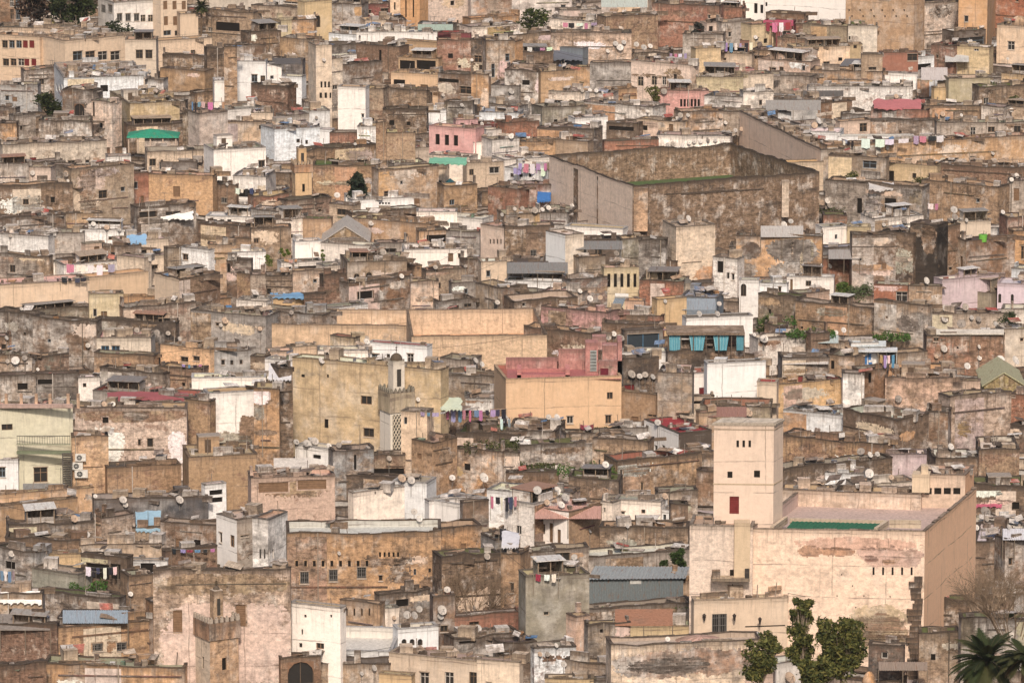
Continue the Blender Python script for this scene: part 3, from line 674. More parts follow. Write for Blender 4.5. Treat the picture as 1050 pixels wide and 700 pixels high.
ROWS[0, 1] = """
-10 228 38 100 6 - C .5 k ; . ; long dark weathered roof slab over the pale green-yellow wall
-10 158 88 132 6 - Y .3 k ; . ; low pale green-yellow wall near the top
152 242 80 126 0 - O .55 k ; . ; short orange and black stained wall beside the green-yellow one
205 312 10 118 8 - Y .15 t ; a246,62,20,48 ; narrow yellow gable-end house with an arched opening
-10 110 -40 20 10 - C .3 g ; w20,0,30,16 ; pale house on the top edge above the long dark slab
78 215 0 42 10 - W .3 g ; w85,8,14,14 w120,8,60,8 ; low white house with a slit strip at the top
310 432 20 110 14 - G .6 g ; - ; mottled grey low houses left of the tiny-windowed cream one
425 527 84 132 12 L20 C .15 t ; s7@11:447,98,6,12 s6@13:449,118,8,9 ; small cream house with two rows of tiny windows
522 610 80 128 16 - B .55 g ; - ; brown low house right of the tiny-windowed cream one
440 560 20 82 12 - X .5 k ; w508,34,30,30 w450,40,20,16 ; dark crimson and brown house on the top edge
545 588 -30 82 0 - C .3 t ; k560,10,6,30 ; narrow pale shaft house left of the slim orange tower
585 662 -40 108 10 - O .2 t ; k604,0,6,70 k634,0,6,70 ; slim orange tower at the top edge
660 872 -40 74 8 - S .35 t ; - ; tall pale pinkish wall right of the orange tower
866 1270 -40 76 8 - S .45 t ; w1226,20,18,18 ; very long pale wall at the top edge with rusty drips
300 412 140 184 14 - W .3 g ; - ; low white house left of the long stepped white roof
410 732 130 190 22 - W .12 w ; . ; long whitewashed low house with a stepped roof
655 795 98 132 8 - V .4 u ; . ; low house with a sloping green-grey tin roof
735 865 134 168 10 - X .2 x ; . ; low crimson parapet house above the red-brown brick one
732 872 160 292 8 - R .55 t ; - ; red-brown brick house beneath the crimson parapet
865 1060 76 114 10 - O .3 o ; - ; long low orange roof strip near the top
870 1060 110 165 14 - W .4 g ; w960,135,20,14 ; white and grey jumbled low houses under the orange strip
104 218 160 254 12 - O .5 t ; . ; ochre house carrying an orange box on its roof
-10 110 130 244 12 - B .75 k ; w60,215,16,16 ; brown ruined house with one round dish, upper left of centre
218 312 182 452 14 L30 C .3 t ; s5@15:266,326,8,24 s3@20:262,370,10,22 ; tall cream house with a row of slits near its foot
305 432 180 226 12 - K .6 k ; - ; low dark house against the tall cream one
320 442 226 264 8 - W .2 w ; - ; thin white terrace in front of the low dark house
305 355 232 440 6 - C .45 g ; w315,340,20,18 ; narrow cream house right of the row of slits
350 514 262 355 10 - B .55 k ; - ; plain brown brick house above the tall blank white one
408 582 188 272 10 - B .5 k ; k500,200,10,60 ; brown brick house left of the roofed orange balcony
575 737 172 238 6 - O .2 o ; . ; plain orange upper storey over a roofed balcony
578 737 236 300 0 - O .2 o ; s583,242,60,36 s650,242,76,36 ; open balcony storey of the orange house
548 737 300 384 14 - N .12 o ; s558,318,46,32 d665,338,30,44 d715,345,20,38 ; bright orange house with a wide dark opening and two doors
735 872 300 402 12 - B .5 k ; k738,315,80,14 w822,345,48,30 ; brown house with dark railings right of the bright orange one
868 937 300 455 12 - O .45 t ; - ; square orange-tan house with a mossy foot
862 940 160 296 10 - K .6 k ; w880,222,30,28 w900,260,20,20 ; dark stained house with broken windows left of the tan one
928 1042 165 352 12 - T .5 t ; w948,255,14,54 w1004,215,16,30 ; tan house with a rusty narrow door and a white dish
1036 1075 250 360 10 - K .85 e ; . ; overgrown dark mound house left of the ochre square-topped one
336 446 350 522 10 - W .12 t ; w430,455,10,14 ; tall blank white house with a brown chipped edge
440 518 356 496 10 - T .5 t ; - ; tan brick house touching the tall blank white one
-10 112 258 346 14 - W .12 w ; w0,300,14,38 d26,300,8,40 w66,302,14,14 ; bright white house with a dark door, upper left of centre
112 192 308 362 8 - W .2 w ; w124,335,20,26 ; little white cabin under a dark canopy
60 195 240 300 10 - D .5 k ; . ; dark canopy-roofed shack above the little white cabin
-10 135 350 445 14 - K .85 k ; - ; dark brown ruin below the bright white house
512 690 362 445 12 - T .7 e ; - ; mossy tan mound house right of the tall blank white one
515 690 440 505 0 - K .8 k ; - ; dark earthen bank house below the mossy mound
662 768 444 480 8 - W .15 w ; . ; small white box room above the pink house
760 875 412 472 14 - V .8 k ; - ; dark slanting lean-to house above the pink house
-10 78 450 526 12 - C .25 w ; w16,498,20,20 ; cream house with a domed white roof
125 222 462 515 12 - G .4 g ; - ; grey broken low house beside the domed white roof
192 305 446 484 16 - W .3 w ; - ; low white roof house left of the tall blank white one
83 264 518 594 20 - W .3 g ; - ; broad pale roof house left of the small white box
258 312 518 582 6 - W .1 w ; . ; small blank white box house
303 418 530 598 10 - R .5 g ; - ; reddish brown low wall right of the small white box
413 492 505 604 12 - W .45 t ; - ; whitish worn square house beside the reddish low wall
205 492 598 680 12 - O .85 k ; - ; soot-blackened ochre ruin right of the tiny minaret
488 528 490 715 8 - T .5 t ; - ; narrow tan edge house left of the pink one
524 645 530 700 16 - T .4 t ; w560,655,10,24 w600,655,10,20 ; tall plain tan house just left of the pink one
635 700 590 690 10 - G .3 w ; w645,630,14,20 ; grey-white house tucked under the pink one
700 886 516 628 12 - P .15 p ; k725,535,17,42 k762,538,17,42 k798,540,17,42 ; bright pink house with three tall dark windows
806 895 480 520 8 - P .2 p ; w825,492,14,14 ; pink rooftop room on the bright pink house
878 960 570 628 12 - W .08 w ; w922,596,10,18 ; small white house touching the bright pink one
868 1030 498 524 12 - X .2 x ; . ; low crimson roof strip right of the bright pink house
928 1032 520 562 10 - W .2 w ; - ; white ledge house beneath the crimson strip
950 1060 560 640 14 - W .35 g ; - ; white and grey low house right of the pink one
868 1060 425 468 10 - G .5 g ; - ; low grey house above the crimson strip
900 1060 452 490 16 - W .3 u ; - ; low house under a wide grey tin roof above the crimson strip
945 1060 345 405 18 - G .45 g ; - ; low grey terraces under the tan house with the rusty door
690 860 628 690 14 - W .3 w ; w720,650,20,16 ; low white house with a teal green terrace cover
560 690 655 720 14 - G .4 w ; - ; grey-white ledge house with small windows under the pink one
"""
ROWS[1, 1] = """
235 502 0 108 18 - O .5 e ; . ; yellow-ochre mossy wall house with dark trees behind its left part
498 738 18 172 12 - T .45 t ; h640,106,22,46 w520,100,50,34 w585,60,10,14 ; tan house with a tall brown shutter and stained face
732 762 0 120 8 - C .3 t ; w738,60,12,12 ; narrow cream house left of the teal canopy
758 892 84 192 12 - O .5 t ; - ; ochre wall house below the teal canopy
850 1000 -10 48 12 - C .25 w ; w860,14,18,24 w940,5,40,26 ; pale cream house right of the teal canopy
935 1060 94 196 12 - R .5 t ; - ; long red-brown wall house in the upper middle
468 500 72 142 6 - W .05 w ; k486,80,6,12 ; small white chimney room
368 502 116 146 6 - W .15 w ; . ; low white parapet joined to the small chimney room
395 640 138 188 8 - W .15 w ; s4@12:500,146,8,8 ; long white rooftop room over a brown wall
392 660 190 244 10 - B .6 w ; - ; brown wall house under the long white rooftop room
302 394 160 234 12 - C .4 g ; w332,172,36,24 ; cream house with one wide dark window, upper middle
0 142 118 174 12 - R .6 t ; - ; red-brown low house right below the tiny minaret
130 310 140 215 14 - G .75 k ; - ; grey ruined roofs right below the tiny minaret
196 310 212 296 10 - T .3 e ; . ; plain tan house with a mossy cornice
-10 100 185 262 14 - G .5 w ; - ; grey-white stepped low house left of the mossy cornice
-10 150 250 350 14 - T .5 t ; w0,290,20,20 ; tan low house at the left of the pale gabled roof
90 210 215 300 16 - W .35 w ; - ; jumbled white low house left of the mossy cornice
392 705 236 306 14 - T .35 t ; w600,270,14,14 ; long tan wall behind the pale gabled roof
650 812 184 262 14 - W .25 w ; s656,216,18,30 ; white house with coiled pipes on its wall
772 912 214 268 16 - W .15 w ; . ; plain white block right of the coiled pipes
768 902 264 338 8 - G .5 g ; - ; grey shed front below the plain white block
660 770 260 330 10 - O .5 k ; s690,275,80,30 ; dark ochre recess below the coiled pipes
905 1062 248 368 16 R60 S .25 t ; s4@14:940,292,7,20 ; pale pinkish house with a row of four slits
268 470 320 400 0 - W .25 w ; . ; low white front under the pale gabled roof
488 610 310 375 14 - G .5 g ; s500,330,70,26 ; grey porch house right of the pale gabled roof
600 852 336 412 24 - W .08 w ; d776,348,20,34 w815,350,18,16 k720,395,12,18 ; white rooftop house with a rounded end and one big dish
165 272 304 382 12 - W .05 w ; . ; blank bright white square house with potted plants
110 275 388 432 12 - W .15 k ; s120,400,150,10 ; white tiered balcony house below the bright white square
284 362 400 446 12 - W .35 g ; - ; white slanting low house left of the two arched windows
352 612 384 485 26 L22 T .4 g ; a400,430,22,28 a448,425,24,26 ; tan house with two small dark arched windows
568 672 408 466 8 - T .35 t ; w600,450,14,14 ; square tan house right of the arched windows
380 640 472 572 16 - B .6 k ; k415,500,60,30 ; dark brown brick base below the arched windows
626 738 462 584 12 - S .55 t ; . ; pale rust-stained square block near the orange courtyard
688 852 418 505 14 - T .6 t ; - ; tan stained house below the white rounded rooftop house
850 912 376 470 10 - B .6 t ; - ; brown house under the grey porch, right of the big dish
738 888 540 592 16 - K .6 k ; w780,556,40,16 w840,550,30,14 ; dark low house just behind the orange courtyard
790 890 470 530 12 - G .4 g ; w840,490,14,20 ; grey-white house left of the cream corner one
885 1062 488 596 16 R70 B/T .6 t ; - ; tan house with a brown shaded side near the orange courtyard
908 1010 384 486 14 - C .15 w ; w928,418,16,24 ; cream corner house under a dark canopy
156 282 422 526 10 - S .5 t ; w238,452,14,14 ; pinkish brown cube house with one tiny window
202 288 510 582 6 - B .7 k ; - ; brown brick base right of the blue-roofed orange box
280 372 440 565 10 - K .75 k ; . ; tall dark recess house right of the pinkish brown cube
-10 162 440 510 18 - G .65 g ; - ; long grey low house left of the pinkish brown cube
62 207 522 578 8 - A .15 u ; . ; orange box room with a blue roof
-10 64 530 602 14 - W .3 g ; - ; white broken low house left of the orange box room
-10 275 596 650 20 - G .6 g ; - ; long grey house just behind the orange courtyard walls
270 456 572 612 14 - W .3 g ; - ; low white house right behind the orange courtyard
"""  # house with the brown shaded side: shade is put into side colour B
ROWS[2, 1] = """
0 102 228 528 0 - O .5 t ; PW:-10,220,80,70 PK:0,390,90,24 PG:-5,290,50,60 ; tall ochre wall beside the dark alley
100 156 150 500 0 - K .8 k ; . ; dark sunken alley wall left of the large plain ochre house
45 158 118 182 14 - W .1 w ; . ; low white terrace left of the large plain ochre house
50 155 80 150 14 - S .35 p ; - ; pinkish low house behind the white terrace
150 252 64 130 12 - C .3 p ; w200,100,20,14 ; cream low house with a pinkish ledge behind the ochre house
155 746 152 472 16 - A .3 w ; k190,170,14,12 k292,170,8,14 w427,256,44,34 k281,348,16,36 w437,385,42,34 ; large plain ochre house behind the patterned minaret
455 692 60 150 10 - W .08 x ; w470,88,32,34 w530,88,14,34 w612,88,26,40 ; white penthouse with a dark red roof edge behind the patterned minaret
255 456 76 152 18 - W .25 w ; w290,100,20,14 ; white roof rooms left of the white penthouse
305 400 28 76 10 - A .5 r ; . ; small red-orange box behind the white roof rooms
588 692 322 595 18 - C .35 g ; w600,340,12,28 ; narrow cream house just right of the patterned minaret
685 822 335 425 12 - B .7 g ; - ; brown broken house left of the pink laundry
748 992 182 272 24 - T .65 g ; - ; low tan ruin right of the large ochre house
742 862 120 180 20 - G .5 g ; - ; jumbled grey roof right of the white penthouse
845 995 268 312 20 - W .4 g ; - ; grey-white low terraces above the pink laundry
758 1012 352 405 22 - T .45 g ; w900,380,26,14 ; tan terrace wall hung with pink and blue laundry
630 812 446 612 22 L82 T .5 t ; h652,485,18,20 ; tan house with a pale left face and stained front
806 1062 416 485 36 - K .85 e ; - ; dark mossy wall right of the house with the pale left face
798 992 482 602 10 - O .65 e ; - ; ochre mossy wall under the dark mossy wall
975 1062 485 600 10 - T .6 e ; - ; tan ruined wall with grass right of the ochre mossy wall
166 322 470 512 16 - W .1 w ; s236,490,32,16 ; small white house with dishes below the ochre house
316 480 478 625 20 - G .6 g ; k400,490,10,60 ; grey stained house with cluttered roof below the ochre house
470 605 490 600 16 - T .65 k ; s480,545,120,30 ; tan shack with dark lean-tos below the patterned minaret
-10 325 585 770 30 - Q .3 p ; h20,600,118,40 h176,590,114,38 ; salmon pink house with framed openings round its roof
232 292 545 630 8 - Q .15 p ; h236,552,46,60 ; salmon pink roof room with a brown grille door
330 640 590 640 10 - K .6 k ; - ; dark low house above the whitewashed wall
398 602 644 712 10 - W .2 w ; - ; low whitewashed wall right of the salmon pink house
555 690 605 660 26 - W .15 g ; - ; white roof house with two big dishes
690 932 690 780 34 L140 W/W .08 g ; d833,690,12,50 ; bright white house with a grey-green roof rim
930 1062 640 730 30 - W .3 w ; - ; white walled terrace hung with dark clothes
"""  # sunken alley wall: its K colour paints the shade of a deep alley
ROWS[3, 1] = """
133 747 106 372 52 - O .5 w ; s9@35:166,212,11,24 b185,256,34,48 b300,248,34,46 b412,238,36,44 w498,270,16,22 w638,245,10,24 w696,242,12,18 s5@18:500,178,8,20 ; broad ochre house with nine slots above three barred windows
610 747 80 186 14 - T .25 w ; . ; plain tan box on the right end of the broad ochre house
-5 135 50 226 0 R78 W/W .45 t ; s4@17:22,166,7,38 ; white-grey flank left of the broad ochre house
144 346 402 705 12 - W .12 t ; k201,427,10,12 k305,427,8,12 k190,485,7,22 k180,540,13,18 w248,540,32,24 ; blank white wall with a few tiny dark holes
344 502 388 486 10 - T .4 t ; s4@30:368,402,7,30 ; tan house with four narrow slits above the white terrace
500 705 346 405 8 - G .7 g ; s568,366,50,28 ; dark-stained grey ledge house under the broad ochre one
500 580 405 480 10 - W .3 w ; - ; small white low room left of the white arched terrace
702 802 360 560 20 L14 B .5 t ; w745,470,30,26 ; brown square pier topped by a big dish
575 737 486 600 18 - W .08 w ; a3@32:590,524,20,26 ; bright white terrace wall with three blind arches
700 836 -24 66 10 - W .08 w ; w776,8,12,50 ; white house end with a single tall dark window
834 938 -20 100 10 - B .5 t ; - ; brown brick wall right of the tall dark window
742 910 84 184 24 - O .7 t ; - ; crumbling ochre house right of the broad ochre one
750 986 200 442 30 - K .95 e ; . ; dark overgrown ruin with tangled creepers
905 1064 130 262 30 L60 G .5 g ; w960,205,20,30 ; grey-white house with a laundry terrace over the dark ruin
980 1064 190 432 0 - T .45 g ; w1022,300,16,40 ; tall tan house face right of the dark ruin
800 1064 436 486 14 - R .4 g ; w860,455,40,14 ; low house with red railings and a green door
798 1064 522 585 26 - B .65 g ; s820,520,68,22 ; brown low house below the red railings
265 545 628 705 0 - T .55 k ; - ; tan stained wall house below the white seating terrace
108 268 600 720 10 - B .55 t ; a135,615,105,90 ; brown brick arch filled with grey plaster
540 896 616 730 26 - C .15 g ; w663,656,36,50 w762,656,36,50 w860,656,36,50 ; cream low house with three dark windows at the bottom edge
890 1060 618 740 12 - C .2 g ; - ; cream wall with a rounded top at the bottom edge
500 630 672 750 10 - A .1 t ; . ; small bright yellow box room at the bottom edge
"""
ROWS[0, 2] = """
208 375 42 90 10 - S .4 g ; w300,60,14,14 ; pinkish low house right of the leafy bush near the top
376 562 -6 40 12 - C .3 u ; - ; low house under a pale tin roof on the top edge
395 602 68 158 12 - T .6 g ; . ; grey-brown long blank wall left of the large reddish house
578 845 26 136 12 - R .5 k ; w800,60,12,16 ; large reddish brick house with orange plaster patches
700 785 16 52 6 - R .2 r ; . ; low red sheet shed on the large reddish house
828 938 32 90 12 - R .5 g ; w905,70,14,10 ; red-brown brick low house below the bright white villa
940 1352 -40 60 12 - W .02 w ; k985,14,14,40 k1010,20,12,34 k1030,10,8,16 ; bright white villa with dark arches on the top edge
852 942 -30 32 10 - W .1 w ; . ; white block left of the bright villa on the top edge
150 330 86 128 10 - W .4 g ; - ; low white house with pink washing near the top
10 178 140 196 10 - T .6 k ; - ; brown-topped low tan house, upper middle
174 496 132 230 14 - S .55 k ; . ; long pale wall with dark drips and a brown top
-10 32 168 294 8 - O .4 t ; . ; narrow orange wall left of the upper middle roofs
26 184 210 256 12 - B .5 g ; - ; brown low roofs under the long pale dripping wall
178 302 194 238 8 - U .1 u ; . ; low dark blue-grey curved sheet shed
330 502 254 354 10 - G .65 t ; . ; grey-brown blank wall right of the ochre square-topped house
266 332 268 350 8 - O .45 t ; - ; tan cube joined to the ochre square-topped house
134 272 286 412 14 - O .35 t ; - ; ochre square-topped house with a mossy lip
-10 138 280 405 20 - K .9 t ; s60,320,30,20 ; dark rubble bank left of the ochre square-topped house
494 732 262 384 10 - S .3 x ; c520,306,24,38 c575,304,22,36 w618,306,16,34 w663,296,14,34 ; pinkish cream house with four tall windows
676 760 280 364 8 - G .2 g ; . ; plain grey square house right of the four tall windows
732 852 196 280 10 L20 A .3 t ; . ; mustard plain house in the upper middle
840 976 218 268 10 - C .4 t ; w862,232,12,10 ; low cream house right of the mustard one
975 1062 100 208 10 - A .25 t ; - ; bright amber square house near the top right
928 986 164 206 6 - R .2 r ; . ; small red brick block left of the amber square house
855 985 92 152 14 - G .4 t ; - ; grey-tan low flat roof left of the amber square house
796 858 94 148 8 - S .2 t ; s805,105,16,24 ; small pale orange room beside a dark bush
970 1062 204 264 14 - T .5 g ; w985,225,10,12 w1020,225,10,12 ; tan low house under the amber square house
700 860 140 190 12 - G .5 g ; - ; cluttered grey roof house above the mustard one
755 942 308 388 16 - Y .35 w ; . ; pale yellowish blank wall with a sloping top
880 985 280 308 8 - P .2 x ; . ; low house under a row of crimson awnings
935 1062 300 366 14 - C .35 g ; - ; cream low house right of the sloping pale wall
598 804 364 420 10 - P .35 p ; k6@14:690,396,9,30 ; pale pink ledge house with black arched openings
786 946 392 450 12 - W .45 k ; . ; dirty white low wall in the upper right centre
942 1062 368 452 12 - W .4 g ; w1005,400,12,20 ; whitish worn house right of the dirty white wall
165 424 376 432 12 - W .4 g ; w250,400,14,22 w180,400,40,14 ; white and grey low house with dark gaps, centre top
290 582 430 504 16 - W .5 g ; . ; long streaky white shed wall
422 518 358 412 8 - O .4 t ; k450,395,8,12 ; small ochre house with a flat lid
140 312 432 506 18 - V .5 g ; - ; grey-green sloping roof house left of the streaky shed
242 402 474 524 12 L30 W .15 w ; . ; small white box with a slanted top
396 524 498 534 12 - K .7 g ; s405,505,100,16 ; low dark shack right of the slanted white box
516 702 488 538 12 - C .4 t ; d645,496,18,30 s530,500,30,20 ; cream hut row with a dark doorway
664 716 488 534 6 - O .2 t ; . ; little plain orange wall beside the cream hut row
700 862 450 532 14 - O .7 t ; - ; orange rubble-topped house in the upper right centre
842 1062 452 518 16 - G .4 g ; . ; long grey blank wall crowned with dishes
-10 128 492 562 12 - R .45 k ; . ; dark red wall house with two dishes
120 345 520 570 16 - G .75 g ; - ; grey littered roof right of the dark red wall
388 605 562 615 8 - R .45 k ; . ; low red brick strip in front of the great courtyard
596 892 545 596 14 - W .4 g ; - ; long whitish terrace full of dishes behind the great courtyard
-10 192 572 625 18 - O .35 t ; . ; long low orange roof left of the white panel cube
186 322 566 624 10 - T .3 t ; . ; tan cube carrying a bright white panel
-10 178 640 705 20 - W .15 w ; w3@40:40,660,18,18 ; white house with purple and white clothes on its roof
"""
ROWS[1, 2] = """
-10 128 20 92 16 - W .25 w ; s3@36:12,30,14,16 ; pale house left of the great cream wall with mauve clothes
-10 175 80 132 14 - R .6 g ; - ; reddish low house beside the blue tarp
-10 135 195 236 20 - T .4 g ; k28,206,26,14 ; low tan house with one dark gap left of the great wall
60 132 196 232 6 - A .3 t ; . ; tiny orange wall left of the great cream wall
130 240 190 250 30 - G .55 g ; - ; grey dish-covered roof at the foot of the great cream wall
-10 188 245 372 14 - B .6 t ; - ; brown brick house left of the tall slanting white wall
154 306 278 480 24 L78 W/C .3 w ; . ; tall slanting white wall with a corner fold
232 462 254 312 12 - W .12 t ; . ; clean white upper wall above a grey awning
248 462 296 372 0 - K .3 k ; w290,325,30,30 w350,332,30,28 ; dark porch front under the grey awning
286 392 368 485 10 - T .45 t ; w355,440,14,20 ; tan stained house left of the yellow columned one
456 532 290 410 12 - V .55 t ; - ; tall olive-brown house with hanging cables
386 526 408 504 10 - Y .25 y ; k5@26:400,430,12,54 ; small yellow house with a row of columns
524 632 300 470 10 - K .85 k ; . ; deep dark yard wall right of the yellow columned house
586 674 384 470 12 - B .6 k ; k594,396,24,58 w640,400,12,40 ; brown shack with dark tall openings in the dark yard
620 830 244 468 30 L54 C .35 t ; . ; tall cream stained house with a crooked right edge
668 765 232 282 10 - W .3 w ; w720,258,22,14 ; small white roof room above the tall cream stained house
528 706 462 524 22 - R .65 g ; - ; reddish rubble terraces below the dark yard
738 824 468 530 10 - G .6 k ; - ; grey mossy low house below the tall cream stained one
820 918 372 475 12 - W .4 g ; k838,380,24,46 w875,425,12,26 w895,430,12,26 ; whitish house with a tall black doorway
926 1004 456 528 8 - W .15 w ; a932,470,22,50 ; small white house with an arched dark door
914 1256 286 465 14 - O .5 k ; PK:930,305,80,70 PK:1045,292,200,100 PB:925,385,70,60 PB:1050,380,190,80 PC:1130,300,14,70 PC:1210,290,12,75 PC:1090,350,10,60 PC:1170,340,10,80 ; orange house blotched with dark brown and pale drips
-10 242 388 395 22 - K .2 u ; . ; grey sheet-roofed verandah top
-10 242 395 475 0 - D .3 k ; w80,428,30,38 w130,425,26,38 s10,425,50,40 ; dark verandah with windows under the grey sheet roof
-10 272 468 512 14 - W .12 g ; . ; long white balcony parapet under the dark verandah
-10 140 505 560 16 - K .6 g ; w60,545,12,12 ; dark low house below the long white balcony parapet
28 282 540 622 22 - B .7 p ; w60,545,14,16 ; reddish brown ruin behind the smooth orange courtyard corner
140 300 508 565 16 - S .5 p ; k180,520,14,14 k232,525,12,12 ; pinkish jumble of roof rooms, centre
250 400 455 520 20 - G .6 g ; - ; grey cluttered roof below the slanting white wall
135 400 590 650 20 - P .5 p ; - ; long pinkish ledges behind the pink roof terrace
470 545 540 592 10 - Q .15 o ; . ; small salmon cube beside the tilted solar panel
598 716 534 634 10 - A .15 o ; . ; plain orange cube house
690 835 528 580 26 - U .2 u ; . ; blue-grey tin shed right of the plain orange cube
714 980 608 680 12 - W .1 k ; . ; long clean white parapet right of the orange cube
372 620 600 640 14 - R .5 g ; - ; long reddish low wall left of the orange cube
378 606 636 690 10 - B .5 k ; - ; dark brown low house below the reddish wall
"""
ROWS[2, 2] = """
-5 456 190 400 58 - N .08 r ; w398,241,24,28 w238,336,26,30 w392,332,24,34 w80,342,20,16 ; smooth orange house below the pink roof terrace
66 335 12 108 16 - B .6 t ; - ; rough brown house behind the pink roof terrace
468 622 -4 88 10 - K .3 k ; u480,8,126,70 ; dark glazed roof room with a grid of bars
458 642 84 114 0 - W .1 w ; . ; thin white slab under the dark glazed roof room
464 606 112 260 0 - K .5 k ; r466,212,42,36 ; dark wall with a white-framed red shutter and dishes
450 606 252 398 8 - T .3 t ; h496,338,28,46 w560,330,36,10 ; tan house with a brown shutter under the dark dish wall
600 738 164 422 34 - T .45 p ; . ; tall tan house with a mossy top and hanging cables
640 948 78 138 8 - K .55 k ; . ; brown base of the terrace with turquoise curtains
732 836 168 258 22 - W .08 r ; r766,222,32,34 ; small white room with a dark red shutter
798 1032 128 312 12 - W .06 k ; s868,265,42,22 s965,272,28,24 ; large blank white wall behind the white tower
728 826 258 325 8 - C .4 t ; k740,275,60,12 ; cream ledge house under the dark red shutter
770 1050 300 365 30 - V .5 r ; - ; low house with a patched brownish roof behind the white tower
548 816 406 478 0 L136 W/K .1 x ; k3@30:556,452,14,24 ; small white house with a crimson roof and three little windows
598 716 346 412 6 - W .15 w ; . ; clean white patch wall above the crimson roof
765 835 325 440 8 - T .35 t ; - ; tan wall directly left of the white tower top
420 560 385 440 26 - G .4 w ; - ; grey terrace below the brown shutter
-5 222 398 485 40 R30 B .75 w ; - ; dark brown curved wall round a white yard
-5 310 462 545 22 - W .75 e ; . ; worn white wall below the dark brown curved wall
215 470 408 500 18 L20 T .65 g ; . ; long stained tan wall with grass on its coping
340 560 440 540 20 - T .55 g ; k365,510,6,20 ; broad tan wall with a dish in a niche
245 445 586 705 20 - K .75 e ; . ; dark grey house with a strip of grass along its roof
440 776 520 672 26 - O .7 r ; w452,550,10,30 k535,600,8,70 ; mottled ochre house with a flat red-rimmed roof
690 835 490 560 24 - T .5 w ; - ; tan house with a white-lined red roof left of the tower
755 835 552 665 10 - B .65 k ; - ; brown wall at the foot of the white tower
-5 205 560 625 14 - B .65 e ; - ; low brown terraces with grass, centre
-5 95 628 710 20 - W .25 w ; k10,650,10,30 ; white house with purple washing, centre
90 260 640 720 24 - S .5 r ; - ; low reddish roof with five white dishes
380 640 668 740 18 - W .4 g ; k400,675,8,14 k440,675,30,12 ; whitish low house with dark slots left of the mansion
600 760 640 740 20 - G .6 g ; - ; grey domed low roof left of the mansion
"""
